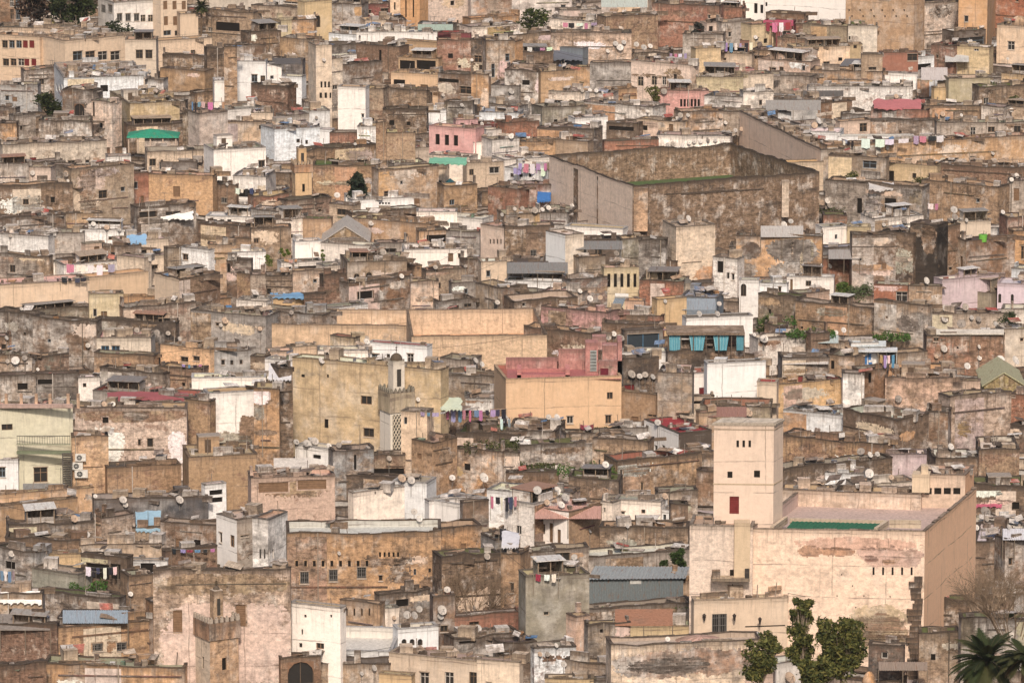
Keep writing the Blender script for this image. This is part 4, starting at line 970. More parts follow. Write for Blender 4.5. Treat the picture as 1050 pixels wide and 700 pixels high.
ROWS[0, 3] = """
340 612 -60 195 12 - T .28 t ; k6@44:350,38,6,8 k6@44:362,62,6,8 w470,-20,50,20 k345,140,16,16 ; massive tan fortress-like house with rows of holes
348 465 106 200 20 - C .3 e ; w345,145,14,14 ; cream bastion with a mossy top in front of the fortress-like house
590 808 22 152 8 - S .5 t ; . ; pinkish wall with a triangular niche at the top
618 800 -40 24 6 - D .3 k ; w625,-20,160,34 ; grey glazed gallery on the top edge
790 945 -50 178 30 R40 O .15 t ; w814,64,16,24 ; smooth orange corner house at the top right
900 1070 -50 110 6 - R .4 t ; - ; reddish brown brick house at the top right corner
942 1070 108 226 16 - C .25 t ; w986,166,28,34 ; cream house with one dark square window at the top right
768 912 190 252 10 - Y .3 w ; w850,195,20,10 ; pale base of the dark open shed, top right
770 898 128 196 12 - K .2 w ; w778,150,112,40 ; dark open shed under a pale slab
168 345 108 192 12 - V .4 t ; w220,156,50,26 w290,150,24,18 ; grey-green house with three dark windows near the top right
120 345 95 112 10 - R .6 r ; . ; low red-brown roof strip near the top right
8 125 92 152 12 - X .25 x ; w85,125,60,20 ; crimson low house with washing near the top right
-10 42 108 200 8 - O .3 t ; - ; orange cube left of the crimson low house
20 172 58 84 8 - B .5 t ; - ; brown brick house under the bright villa
66 180 155 240 14 - T .5 g ; - ; tan sloping low house below the crimson one
130 356 190 278 14 - C .3 t ; w250,246,26,28 k310,230,16,14 ; cream house with a small white framed window
-10 200 250 305 12 - Q .4 t ; w35,270,26,26 w75,268,16,24 w165,262,12,20 ; salmon orange house with three little windows
348 406 178 232 8 - A .2 t ; w370,180,14,14 ; little amber house right of the cream one
402 486 218 348 8 - T .35 k ; w430,268,32,12 ; tan house with a dark lid left of the bright red-brick one
480 628 212 298 8 - R .15 k ; w585,215,40,28 ; bright red-brick house with a patch of amber plaster
484 628 296 342 6 - W .2 g ; . ; white strip wall below the bright red-brick house
624 692 228 292 8 - W .3 r ; s625,255,55,28 ; small white house right of the bright red-brick one
680 770 185 250 14 - R .5 x ; - ; red-brown low house with a dark pink roof, top right
198 484 286 350 14 - T .6 t ; - ; long tan-brown blank wall below the slate roof
-10 195 308 355 12 - G .5 g ; - ; grey long low wall at left of the tan-brown blank wall
190 606 346 382 10 - W .4 g ; . ; very long whitish ledge wall in the upper right
624 770 318 360 20 - W .35 p ; - ; pinkish white roof house left of the yellow rounded walls
750 916 315 402 14 - Y .2 y ; . ; yellow rounded wall house in the upper right
692 836 352 395 6 - Y .25 y ; . ; low yellow wall left of the rounded one
960 1070 300 352 10 - A .4 t ; - ; amber low house at the right edge
870 1070 350 440 12 - T .7 e ; w890,390,20,26 ; stained tan house with roof plants at the right edge
965 1070 428 475 12 - C .4 e ; . ; low cream wall with a green bush at the right edge
-10 240 398 440 22 - G .4 u ; - ; low house under a wide grey tin roof, upper right
230 365 408 440 8 - B .6 k ; - ; brown low gabled house beside the wide tin roof
440 665 440 484 24 - R .5 x ; - ; low brick house jumbled with red and pink sheets
650 885 424 476 14 - T .6 g ; - ; stained tan low house right of the red and pink sheets
880 970 430 490 12 - W .5 g ; - ; dirty white low house with a dark gap, far right
-10 122 456 510 12 - W .35 g ; . ; bluish white wall house left of the dish cluster
160 325 500 535 16 - G .4 g ; - ; low grey house topped with a dish cluster
316 440 486 550 8 - S .3 t ; w395,492,30,34 ; pinkish house with a white frame and one dark window
438 705 482 545 10 - B .7 k ; - ; dark brown long wall behind the white washing
702 1070 490 558 12 - G .45 g ; w836,508,22,44 w906,506,28,22 w1010,502,28,26 ; long grey house with a shuttered door and two windows
80 318 530 595 18 - W .15 w ; k160,545,20,20 ; white walled terrace left of the long laundry
310 605 545 596 8 - W .05 w ; k335,560,40,24 ; clean white terrace hung with bedsheets
265 1070 582 690 14 - O .38 t ; w2@26:408,652,24,30 w2@28:738,630,24,30 w836,624,20,32 w668,636,20,14 ; very long orange-ochre facade with small paired windows
62 250 650 705 10 - N .25 o ; - ; smooth orange sloping low wall left of the long ochre facade
"""
ROWS[1, 3] = """
500 705 2 78 8 - A .25 t ; k510,20,22,48 w605,30,16,20 ; amber yellow house below the long ochre facade
270 500 -30 85 8 - T .45 t ; w408,-20,54,30 ; tan house with roof plants below the long ochre facade
702 1070 14 78 18 - B .6 w ; - ; brown low house with a white upper ledge at the right edge
258 645 86 215 12 - T .75 t ; k385,130,20,60 s495,130,46,40 ; long crumbling tan wall with an arched stub
640 992 84 192 14 R44 T .55 t ; w860,130,14,16 ; long tan and orange wall house with a white right end
984 1070 60 165 14 - G .4 g ; h1010,90,22,50 ; grey-white house with a tall shutter at the right edge
250 345 200 255 14 - R .6 e ; - ; small red-brown house with a mossy roof
415 470 190 262 10 - W .3 w ; w425,220,12,14 ; narrow white low house beside the mossy roof
455 650 212 275 20 - W .4 w ; - ; white littered terrace with one big dish
345 440 246 326 14 - Y .08 y ; w400,272,20,16 ; bright yellow small house beside a white one
246 347 246 328 12 - W .1 g ; w296,274,10,18 ; white small house joined to the bright yellow one
270 398 334 378 14 - G .5 u ; . ; low grey tin roof below the bright yellow house
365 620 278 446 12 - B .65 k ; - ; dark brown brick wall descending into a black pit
240 372 372 436 10 - R .6 g ; - ; reddish stained low wall left of the black pit
470 610 270 450 16 - K .75 k ; s470,345,16,70 ; slanting brick wall on the left of the black pit
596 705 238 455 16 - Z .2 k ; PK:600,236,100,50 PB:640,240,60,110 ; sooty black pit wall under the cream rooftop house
700 796 246 444 12 - B .6 t ; - ; brown tall wall right of the black pit
768 918 226 306 16 - C .08 w ; w795,262,16,14 ; small cream rooftop house with a lime green drum
786 1014 302 448 14 L34 T/B .45 k ; d795,360,12,44 ; large brown brick cube house right of the black pit
1008 1070 262 375 12 - O .4 t ; w1040,320,20,52 ; orange house with a tall window at the right edge
985 1070 205 262 14 - R .5 t ; - ; red-brown strip wall at the right edge
-10 105 472 526 14 - W .12 g ; w70,482,12,20 k108,475,8,50 ; low white house with a dark opening, right of centre
104 292 446 522 12 - W .15 w ; d118,452,10,58 w180,458,22,22 ; white house with a narrow door and one window
148 275 512 560 14 - Q .4 g ; . ; low rounded salmon wall with a plant bed
452 600 478 555 14 - R .3 g ; w540,502,46,40 ; red brick panel house with a big window
590 724 480 562 8 - T .45 g ; - ; tan wall right of the red brick panel
452 668 560 690 4 - T .5 t ; k500,600,6,8 k640,570,6,6 ; tall earthen ochre wall below the red brick panel
138 455 566 655 14 - T .65 g ; k160,640,10,10 ; long tan wall above the bright green grass
724 948 456 552 12 - L .15 w ; . ; pale lilac house with a white coping
752 922 508 545 0 - V .25 g ; . ; olive grey low wall in front of the pale lilac house
944 1070 474 552 24 - L .12 w ; a948,510,12,36 a998,512,12,36 ; pale lilac house with two arched windows at the right edge
1000 1070 415 470 14 - W .3 w ; - ; white roof strip above the lilac houses at the right edge
660 1010 590 640 18 - G .5 w ; w720,605,30,14 ; low grey roof crowded with dishes below the lilac house
-10 145 525 610 14 - V .75 e ; - ; mossy grey-brown wall above the green grass
15 105 640 700 14 - K .8 e ; s65,645,32,36 ; dark shack with a black doorway in the grass
960 1070 575 640 20 - W .35 w ; - ; white low roofs at the right edge under the lilac house
"""
ROWS[2, 3] = """
662 974 14 122 24 - R .75 w ; w690,18,20,20 k782,60,8,8 ; dark red-brown brick house under a broad white slab roof
968 1070 -8 105 20 - C .3 w ; w1035,25,14,14 ; cream house beside the broad white slab roof at the right edge
362 470 46 152 14 - W .15 w ; k385,62,60,70 ; white hut with a blue painted panel
465 545 78 152 8 - W .2 g ; h470,82,30,60 k505,82,36,60 ; open hut stacked with cloths beside the blue panel
545 665 90 145 14 - T .5 t ; - ; low tan wall right of the cloth hut
-10 205 30 72 18 - W .4 w ; - ; long thin whitish roof below the grass
200 275 10 75 10 - B .6 g ; - ; small brown house left of the white hut
86 275 105 168 22 - G .6 w ; - ; grey low house with layered white roof slabs
270 375 100 170 20 - T .5 g ; k280,115,14,34 ; tan low house left of the blue painted panel
-15 64 204 338 14 - C .12 x ; . ; cream block with a dark red roof behind the white tower
64 334 212 325 24 - A .35 x ; w206,306,30,20 w272,298,26,22 ; amber orange low house with a mossy roof edge
328 414 168 322 14 - W .55 g ; . ; whitewashed flaking wall right of the amber house
400 502 156 312 16 - B .5 g ; k430,165,12,40 ; brown plastered house with a slim dark opening
90 336 336 445 24 - W .3 w ; . ; white plastered wall with a grey rim right of the white tower
328 662 350 492 34 R118 B .55 w ; . ; brown brick house with a chipped corner and white flat roof
656 748 318 458 24 - B .65 k ; - ; dark brown brick wall with a white roof strip
496 766 188 318 56 - Q .55 o ; - ; salmon-brown brick house with a broad pale orange roof
756 1000 262 435 20 - S .6 t ; . ; pinkish brick house with thin worn plaster
766 876 196 262 8 - S .3 t ; w840,224,18,18 ; small pinkish roof room with one tiny window
990 1070 256 385 14 - R .55 t ; w995,250,20,10 ; red-brown brick house at the right edge beside the pinkish brick one
478 664 488 548 0 - L .35 w ; . ; lavender grey low wall under the chipped corner house
86 490 452 548 26 - O .65 t ; - ; low orange ruin right of the white tower
88 525 548 650 22 - K .65 g ; - ; grey-brown stained wall behind the mansion court
256 412 566 645 22 - W .4 w ; r262,612,40,26 ; whitewashed wall with a dark red shutter behind the mansion
386 618 612 668 26 - C .3 p ; - ; low cream house with a pink roof behind the mansion
698 876 508 610 40 - B .7 w ; - ; brown brick house with a long white sloping roof
870 1032 474 612 56 - T .6 w ; - ; ochre brick house with a white-rimmed sunken roof
995 1070 380 450 20 - K .6 k ; w1010,400,20,20 ; dark low house at the right edge above the sunken roof
850 1070 620 720 40 - K .85 e ; - ; overgrown dark house right behind the mansion
"""
ROWS[3, 2] = """
-12 250 -12 150 20 L120 W/W .3 w ; w35,72,22,36 k100,0,8,30 ; white terrace house with bluish shade left of the pink roof
74 378 20 158 50 L172 W/T .35 p ; w138,66,13,40 d168,62,15,78 d200,88,14,66 ; white house with a pink roof and three narrow openings
372 420 -20 95 14 - W .3 g ; w384,0,8,20 ; narrow white house right of the pink roof
425 612 -20 82 20 - W .2 g ; w440,16,30,12 w535,8,16,16 k520,40,60,30 ; white low house with grey curved roof sheets
608 658 12 82 14 - W .15 g ; w622,28,12,24 ; small white house with one dark window left of the mansion
370 722 86 188 24 - T .65 t ; - ; long curved tan wall left of the mansion
652 722 -10 145 14 - B .65 k ; - ; rusty brown pier left of the mansion
28 190 178 258 20 - O .65 g ; k80,200,10,10 ; low orange ruin with white sheets on its top
190 325 170 250 20 - G .5 g ; w190,180,60,36 ; grey roof room with a round dish
-12 34 182 425 16 - W .5 g ; w10,298,18,40 ; narrow whitish tall wall at the centre bottom
28 95 262 430 10 - C .5 g ; w50,350,18,66 ; narrow cream wall with one long window
74 328 278 560 30 - V .3 t ; c145,415,24,16 ; plain khaki square house with draped laundry on its edge
318 735 198 240 30 - G .5 w ; - ; long flat grey roof behind the blue-grey metal shed
700 742 292 405 0 - O .35 t ; . ; narrow orange brick wall right of the blue-grey metal shed
320 742 408 470 22 - G .55 g ; - ; low grey slabs in front of the blue-grey metal shed
274 332 440 622 16 - Q .4 t ; . ; stepped salmon brick buttress
322 492 468 640 14 - T .75 t ; k370,485,12,14 ; rough brown brick wall below the rusty canopy
480 745 478 548 0 - Y .2 y ; w620,510,14,20 ; yellow inner wall of the terrace under the rusty canopy
415 1018 548 770 0 - C .5 y ; PT:420,560,580,110 PB:500,600,300,60 ; long pale ochre wall in front of the pink domed roof
-12 118 548 640 26 - K .5 k ; s20,600,70,24 ; dark low domed shed at the bottom centre
108 275 562 640 22 - W .5 g ; - ; white tank yard beside the dark domed shed
230 425 632 700 20 - T .5 t ; - ; low slab steps at the bottom centre
-12 48 590 730 10 - O .5 t ; w10,640,16,20 ; orange brick corner at the bottom centre
150 345 684 740 20 - Y .3 y ; . ; low yellow roof wall on the bottom edge
330 500 690 740 16 - D .5 k ; w340,680,120,20 ; dark low roof on the bottom edge
720 1060 662 760 14 - Q .2 t ; . ; salmon slanting parapet under the left crown of the trees
745 1120 372 570 16 - C .1 y ; b818,424,58,92 w970,516,38,40 k950,470,160,6 ; cream villa front with a large barred window
"""
ROWS[3, 3] = """
800 1070 350 388 24 - G .6 w ; - ; low grey house with a thin white slab right of the mansion
820 1010 384 445 10 - T .55 g ; - ; tan low wall right below the thin white slab
632 832 378 505 22 - K .9 e ; . ; dark overgrown wall at the foot of the mansion
632 790 500 622 20 - T .6 e ; - ; tan ruined wall under the dark overgrown one
850 970 140 245 30 R20 B .6 w ; - ; brown house with a slanted white roof right of the mansion
848 980 64 125 26 - K .7 w ; - ; dark low shed with a white-rimmed roof right of the mansion
960 1070 88 130 40 - W .3 w ; - ; low house with a bright white roof at the right edge
975 1070 130 350 20 - B .6 g ; w990,200,16,30 ; brown stained house behind bare branches at the right edge
800 1070 445 640 20 - V .7 e ; - ; overgrown grey-brown wall behind the big palm
430 570 555 640 14 - D .5 g ; w482,576,26,26 ; small grey shed with a dark window at the mansion foot
-10 60 375 450 12 - Y .15 y ; a22,385,22,50 ; cream roof lodge with an arched dark niche
60 160 625 720 26 - W .25 w ; - ; low white roof with one big grey dish at the bottom right
"""
# satellite dishes: x, y of the disc centre and its diameter, tile pixels
DISH = {
(0,0): "595,285,18 130,690,22 262,690,20 90,335,16",
(1,0): "372,232,22 425,246,24 475,256,24 518,256,28 262,35,26 270,60,18 24,245,24 85,570,18 905,75,18 988,32,16 930,360,16 545,655,26 625,665,28 670,668,28 880,635,22 897,617,34 715,690,24 40,280,18 785,195,18",
(2,0): "62,115,34 98,104,28 30,118,24 385,286,24 415,288,28 450,288,24 490,670,34 500,690,30 715,670,38 350,55,22 380,655,24 150,150,20 25,25,20",
(3,0): "295,45,38 345,108,32 45,185,34 20,262,26 505,100,20 520,345,26 800,640,24 110,300,20",
(0,1): "64,220,22 280,240,20 830,420,22 755,380,16 910,495,18 1005,450,16 870,240,16 1030,540,20 965,475,16 405,575,14 1010,600,18 250,470,16",
(1,1): "333,118,26 380,122,22 747,312,40 515,345,34 450,690,32 468,230,24 990,195,20 105,345,20 590,440,28 150,585,20 725,405,22 340,240,16 845,400,20 25,650,24 972,545,30 825,235,20 1015,480,18",
(2,1): "450,40,30 243,437,38 212,445,34 300,455,30 340,452,28 590,585,38 628,592,36 792,582,34 917,582,44 885,115,28 910,130,24 270,115,30 290,90,26 330,78,24 655,270,24 540,505,24 620,272,20 930,155,18 170,440,26",
(3,1): "772,328,38 750,410,48 745,435,30 640,430,34 612,428,34 660,405,32 845,483,32 893,483,36 340,183,24 930,195,30 640,18,32 480,640,28 430,662,24 660,45,28 560,440,22 880,398,18",
(0,2): "432,175,30 450,190,30 465,170,24 515,178,26 545,190,26 570,185,24 400,205,22 80,395,36 100,405,34 15,365,28 300,362,20 330,360,18 355,362,18 625,365,26 380,370,20 690,460,24 720,460,22 640,580,24 660,575,22 680,588,22 700,580,24 725,570,22 745,565,22 770,565,22 800,558,22 830,560,22 860,565,22 885,525,20 910,520,22 935,515,22 640,690,26 500,690,24 545,690,20 655,465,18 850,465,20 870,490,20 15,545,24 82,545,22 560,445,18 990,150,20",
(1,2): "645,30,36 500,40,26 585,40,22 110,178,28 165,168,26 140,175,22 258,160,22 460,215,28 290,500,28 330,530,28 372,525,26 435,350,28 690,210,36 722,210,32 765,590,34 838,590,28 650,650,34 400,683,28 450,685,32 425,670,24 1020,690,34 845,550,26 470,520,22 60,170,24 30,172,22 630,540,18",
(2,2): "402,22,28 455,26,30 495,170,38 550,172,34 528,178,30 580,180,30 165,340,24 198,340,26 120,632,42 197,635,40 230,660,36 215,690,34 158,680,32 600,362,30 960,322,42 1025,28,40 628,655,28 392,530,36 900,310,24 440,20,20 985,12,20",
(3,2): "268,198,36 110,205,26 480,75,22 195,550,24 130,585,30 160,585,28 225,625,28 640,525,26 330,95,20 690,150,20",
(0,3): "185,495,34 230,483,36 215,500,30 290,488,26 540,385,22 630,365,24 725,455,26 700,460,22 745,470,22 800,460,20 255,500,24 925,612,22 610,645,22 640,640,18 880,630,20 505,590,18 770,545,16 365,445,22 1000,440,20 40,505,18 985,235,16",
(1,3): "573,220,32 770,176,34 773,205,40 820,217,22 225,135,30 245,148,34 265,140,26 275,160,26 120,222,28 92,235,28 660,458,40 730,566,34 815,563,36 800,630,44 733,612,32 868,612,28 937,632,32 275,400,22 965,185,22 1020,40,28 1000,55,20 490,235,20 10,690,30 330,655,26 300,665,26 840,605,22",
(2,3): "730,68,40 955,112,44 1015,115,44 823,137,32 872,105,26 548,268,36 168,280,38 435,490,30 465,488,26 400,478,36 432,565,44 200,622,36 757,458,36 520,580,30 12,30,36 700,100,24 345,650,24 870,60,20",
(3,3): "895,20,56 900,45,30 115,680,52 990,80,26 860,80,26",
}
# laundry lines: x0 x1 y(line) drop palette(letters)
LAUN = {
(0,0): [(800,905,405,40,'SPWO','pink and cream bedding airing on the blank pinkish grey house'),(762,800,405,42,'UKU','blue and black washing left of the pink bedding'),(690,760,-8,8,'W','')],
(1,0): [(262,460,392,40,'PWWWL','white and pink washing above the long smooth cream house'),(240,345,444,20,'KKDK','black clothes in a row above the long smooth cream house'),(935,1015,88,30,'WWKD','white and black washing on the pale stepped terrace')],
(2,0): [(722,812,128,18,'LUKP','purple and dark washing on the low orange house')],
(3,0): [(682,862,163,24,'KLXUKP','purple, red and black clothes above the brown front'),(340,470,235,45,'WKDWKW','dark and white clothes hanging in the open shelter'),(0,60,250,40,'UWUG','pale blue cloths in the shack at the left edge')],
(1,1): [(120,180,370,16,'OQO','orange cloths beside the potted plants')],
(2,1): [(765,1010,308,46,'PLUPPUPKLDK','pink, teal and navy washing across the tan terrace'),(660,765,318,16,'LULG','pale blue washing left of the pink and teal line'),(945,1055,655,55,'PKWKDP','dark and pink clothes on the white walled terrace'),(982,1030,345,45,'WKG','white and dark cloths below the navy washing')],
(3,1): [(365,525,470,30,'KWKWUU','dark and blue clothes above the white seating terrace'),(978,1012,80,55,'KK','two black garments on the grey terrace')],
(0,2): [(215,360,90,24,'PKWPL','pink and black washing near the top'),(865,980,170,35,'LUWLKW','lilac and blue washing near the amber house'),(645,720,212,28,'LPWL','lilac and pink clothes on the roof above the pinkish cream house'),(40,165,650,36,'LPWLP','mauve and white clothes on the white house'),(80,180,188,18,'WKPW','white and dark clothes on the brown low roofs')],
(1,2): [(20,165,8,30,'LPLW','mauve clothes left of the great cream wall')],
(2,2): [(290,345,368,26,'XPX','red clothes by the grey roof edge'),(0,22,655,30,'LL','purple cloths on the white house at the centre')],
(3,2): [(105,205,262,40,'XWW','dark red and white bedding over the khaki house')],
(0,3): [(20,120,88,40,'XPWX','red and pink washing near the bright villa'),(390,600,552,34,'WWWW','long white bedsheets above the ochre facade'),(600,730,540,30,'LPKW','magenta, black and lilac washing above the ochre facade'),(325,375,560,26,'WKK','white and dark clothes left of the bedsheets'),(520,660,395,28,'PXLPR','pink and red rags on the jumbled brick house')],
(1,3): [(660,720,148,30,'WP','a white and a pink cloth on the tan and orange wall'),(870,905,272,26,'E','')],
(2,3): [(470,540,90,50,'OLWU','folded cloths hanging in the open hut')],
(3,3): [(95,120,140,10,'K','')],
}
# tarps and awnings: x0 x1 yback yfront colour label name posts
TARP = {
(0,0): [],
(1,0): [(640,770,176,206,'W','torn white sheet bulging over the dark glazed shed','tarpaulin'),(505,585,276,304,(.25,.42,.62),'bright blue tarp between dishes and the rounded pale roof','tarpaulin')],
(2,0): [(430,750,240,266,(.27,.09,.10),'long crimson and pink sheet roof left of the bright white wall','tarpaulin')],
(3,0): [(540,640,14,86,(.30,.45,.56),'sky-blue tarp hung over a low tan house','tarpaulin'),(0,165,335,372,'W','broad white sheet roof at the lower left edge','tarpaulin'),(0,200,430,490,(.25,.22,.2),'torn dark awning over the soot-stained blank house','awning'),(250,510,410,462,(.30,.36,.42),'blue-grey corrugated roof above the three barred windows','sheet_roof')],
(0,1): [(60,190,235,258,'D','dark canopy above the little white cabin','awning'),(655,795,98,122,(.36,.44,.38),'green-grey tin slope near the slim orange tower','sheet_roof'),(700,850,628,648,(.16,.38,.28),'teal green terrace cover below the pink house','tarpaulin')],
(1,1): [(65,200,508,522,(.16,.30,.48),'blue plastic sheet on the orange box room','tarpaulin')],
(2,1): [(60,150,128,185,(.62,.62,.66),'white sheet over the terrace left of the plain ochre house','tarpaulin'),(745,830,262,304,(.50,.56,.46),'pale green sheet above the pink and teal washing','tarpaulin'),(80,222,508,545,(.62,.57,.52),'pale flat canopy on the salmon pink house','awning')],
(3,1): [(990,1060,95,150,(.55,.55,.6),'bluish white sheet over the grey terrace','tarpaulin')],
(0,2): [(375,560,0,30,(.48,.52,.48),'pale grey-green tin roof on the top edge','sheet_roof'),(180,300,192,235,(.13,.14,.17),'dark blue-grey curved sheet in the upper middle','tarpaulin')],
(1,2): [(260,460,300,334,(.22,.215,.21),'grey corrugated awning over the dark porch','sheet_roof'),(0,242,385,430,(.22,.215,.21),'wide grey corrugated verandah roof','sheet_roof'),(700,900,164,190,(.62,.58,.53),'upper white slab canopy near the great brown wall','awning'),(780,992,192,208,(.62,.58,.53),'lower white slab canopy on posts near the great brown wall','awning'),(122,174,76,135,(.05,.16,.42),'vivid blue tarp left of the great cream wall','tarpaulin'),(695,830,530,575,(.30,.34,.38),'bluish tin roof right of the orange cube','sheet_roof')],
(2,2): [(800,955,300,340,(.30,.17,.14),'brown patched roof sheet behind the white tower','sheet_roof')],
(3,2): [(430,660,410,472,(.33,.17,.11),'rusty tin canopy over the yellow terrace','awning'),(110,375,-5,46,(.50,.30,.25),'pink tiled roof slope on the white house','sheet_roof')],
(0,3): [(735,830,222,248,(.5,.5,.49),'grey awning below the dark open shed','awning'),(20,240,400,440,(.33,.31,.29),'wide grey tin roof left of the red and pink sheets','sheet_roof'),(450,640,396,430,(.40,.15,.16),'red sheet roofing on the jumbled brick house','tarpaulin'),(150,330,362,386,(.13,.12,.11),'black ribbed roof sheet in the upper right','sheet_roof'),(640,745,270,320,(.55,.5,.48),'pale grey tin roof right of the bright red-brick house','sheet_roof'),(10,130,84,104,(.40,.08,.13),'crimson awning near the bright villa','awning'),(530,620,218,250,(.62,.36,.12),'','')],
(1,3): [(270,395,335,372,(.36,.34,.33),'grey tin roof under the bright yellow house','sheet_roof'),(430,530,66,92,(.5,.48,.47),'pale tent-like sheet above the crumbling wall','tarpaulin'),(0,170,240,285,(.50,.47,.44),'pale roof sheet on the blotched orange house','sheet_roof')],
(2,3): [(700,970,-6,12,(.64,.59,.52),'broad white slab over the dark red-brown house','awning'),(360,500,40,60,(.55,.6,.62),'pale blue-white lid on the white hut','awning'),(390,545,66,82,(.6,.62,.64),'white lid over the blue painted panel','awning'),(90,270,96,130,(.56,.53,.5),'layered white roof slabs right of the white tower','sheet_roof'),(228,310,14,46,(.45,.52,.52),'small pale green tin roof beside the grass','sheet_roof'),(845,965,650,690,(.45,.12,.18),'pink tarp in the overgrown yard behind the mansion','tarpaulin')],
(3,3): [(965,1060,85,130,(.62,.62,.66),'long white sheet roof at the right edge','sheet_roof')],
}
EXPOSURE = -0.12; HAZE = 0.00005
# ================================================================== world, sun
w = bpy.data.worlds.new('World'); scn.world = w; w.use_nodes = True
nt = w.node_tree; bg = nt.nodes['Background']; sky = nt.nodes.new('ShaderNodeTexSky'); sky.sky_type = 'NISHITA'; sky.sun_disc = False
SUN_EL, SUN_AZ = 38.0, 179.0      # azimuth clockwise from +Y (the view direction)
sky.sun_elevation = R(SUN_EL); sky.sun_rotation = R(SUN_AZ); sky.dust_density = 4.0; sky.air_density = 1.0
nt.links.new(sky.outputs[0], bg.inputs[0]); bg.inputs[1].default_value = .112
ld = bpy.data.lights.new('sun', 'SUN'); ld.energy = 3.7; ld.angle = R(5); ld.color = (1.0, .86, .72)
lo = bpy.data.objects.new('sun', ld); col_main.objects.link(lo)
sd = Vector((math.sin(R(SUN_AZ)) * math.cos(R(SUN_EL)), math.cos(R(SUN_AZ)) * math.cos(R(SUN_EL)), math.sin(R(SUN_EL))))
lo.rotation_euler = sd.to_track_quat('Z', 'Y').to_euler(); lo.location = (0, 400, 300)
scn.view_settings.view_transform = 'Standard'; scn.view_settings.look = 'None'; scn.view_settings.gamma = 1; scn.view_settings.exposure = EXPOSURE
scn.cycles.max_bounces = 5; scn.cycles.diffuse_bounces = 3; scn.cycles.use_denoising = True
# ================================================================== ground
mb = MB(); ys = [-200, 0, 300, 480] + list(range(520, 1300, 20)) + [1400, 1600, 2000, 3000, 5000]; xs_ = list(range(-400, 401, 40))
xs_ = [-3000, -1200] + xs_ + [1200, 3000]
def gh(x, y): return gz(max(500, y)) + (0 if y < 1300 else (y - 1300) * .02)
for i in range(len(xs_) - 1):
    for j in range(len(ys) - 1):
        a, b, c, d = xs_[i], xs_[i + 1], ys[j], ys[j + 1]
        mb.poly([(a, c, gh(a, c)), (b, c, gh(b, c)), (b, d, gh(b, d)), (a, d, gh(a, d))])
tag(mb.build('ground', GROUND), kind='structure')
# ================================================================== the houses noted row by row
def kind_of(lb):
    t = lb.split(' ')
    hd = lb
    for q in (' with ', ' behind ', ' beside ', ' under ', ' above ', ' below ', ' right of ', ' left of ', ' at ', ' in ', ' on ', ' near ', ' between ', ' over ', ' over the', ' of ', ' beneath ', ' against ', ' touching ', ' hung ', ' before ', ' just ', ' squeezed ', ' wrapping ', ' crowned ', ' carrying ', ' joined ', ' around ', ' round ', ' descending ', ' standing ', ' right ', ' peeping '):
        hd = hd.split(q)[0]
    k = hd.split()[-1]
    wds = set(lb.split())
    if k in ('house', 'houses', 'block', 'villa'): return ('house', 'house')
    if k in ('wall', 'parapet', 'front', 'flank', 'coping', 'base', 'buttress', 'storey', 'bank', 'strip', 'top', 'ledge', 'ledges', 'face'): return ('wall', 'old_wall')
    if k in ('room', 'rooms', 'penthouse', 'box', 'cube'): return ('roof room', 'roof_room')
    if k in ('shed', 'shack', 'hut', 'cabin', 'porch', 'kiosk', 'lodge', 'shelter', 'recess'): return ('shed', 'shed')
    if k in ('ruin', 'yard', 'jumble', 'pit'): return ('ruin', 'ruin')
    if k in ('roof', 'roofs', 'terrace', 'terraces', 'slab', 'slabs', 'parapets'): return ('terrace', 'roof_terrace')
    return ('building', 'building')
rows = []
for (r_, c_), txt in ROWS.items():
    for ln in txt.strip().split('\n'):
        a, wi, lb = [q.strip() for q in ln.split(';')]
        f = a.split(); k = kind_of(lb); area = (float(f[1]) - float(f[0])) * (float(f[3]) - float(f[2]))
        rows.append([c_ * 260, ROWY[r_], f, wi, lb, k, area])
hs = sorted([q for q in rows if q[5][0] == 'house'], key=lambda q: -q[6])
EXTRA_H = hs[312:]; SINK = MB(); print('HOUSE ROWS', len(hs), 'ALL', len(rows))
for ox, oy, f, wi, lb, k, ar in rows:
    OX, OY = ox, oy
    # tile pixel -> photo pixel
    random.seed(sum(map(ord, lb)))
    small = k[0] == 'house' and any(lb == q[4] for q in EXTRA_H)
    x0, x1, yt, yb, r = map(float, f[:5])
    house(TX(x0), TX(x1), TY(yt), TY(yb), r / SC, f[5], f[6], float(f[7]), f[8], wi, '' if small else lb, k[0], k[1], sink=SINK if small else None)
random.seed(11)
def lab(s):
    for H in HOUSES:
        if H['label'] == s: return H
    raise KeyError(s)
# ================================================================== helpers for single pieces
def T_(r, c): 
    global OX, OY
    OX, OY = c * 260, ROWY[r]
def pbox(mb, x0, x1, yt, yb, Y, dep, col, mi=0, yaw=0, w=None):
    """box whose front face shows at these photo pixels at distance Y"""
    a, b = P(x0, yb, Y), P(x1, yb, Y); t = P((x0 + x1) / 2, yt, Y).z
    ax = Vector((b.x - a.x, math.tan(R(yaw)) * (b.x - a.x), 0)); d = ax.normalized()
    mb.box((a.x, a.y, min(a.z, b.z)), ax, Vector((-d.y, d.x, 0)) * dep, (0, 0, t - a.z), col, mi, (random.uniform(0, 99), 0))
def roofY(x, y, z): return PZ(x, y, z).y
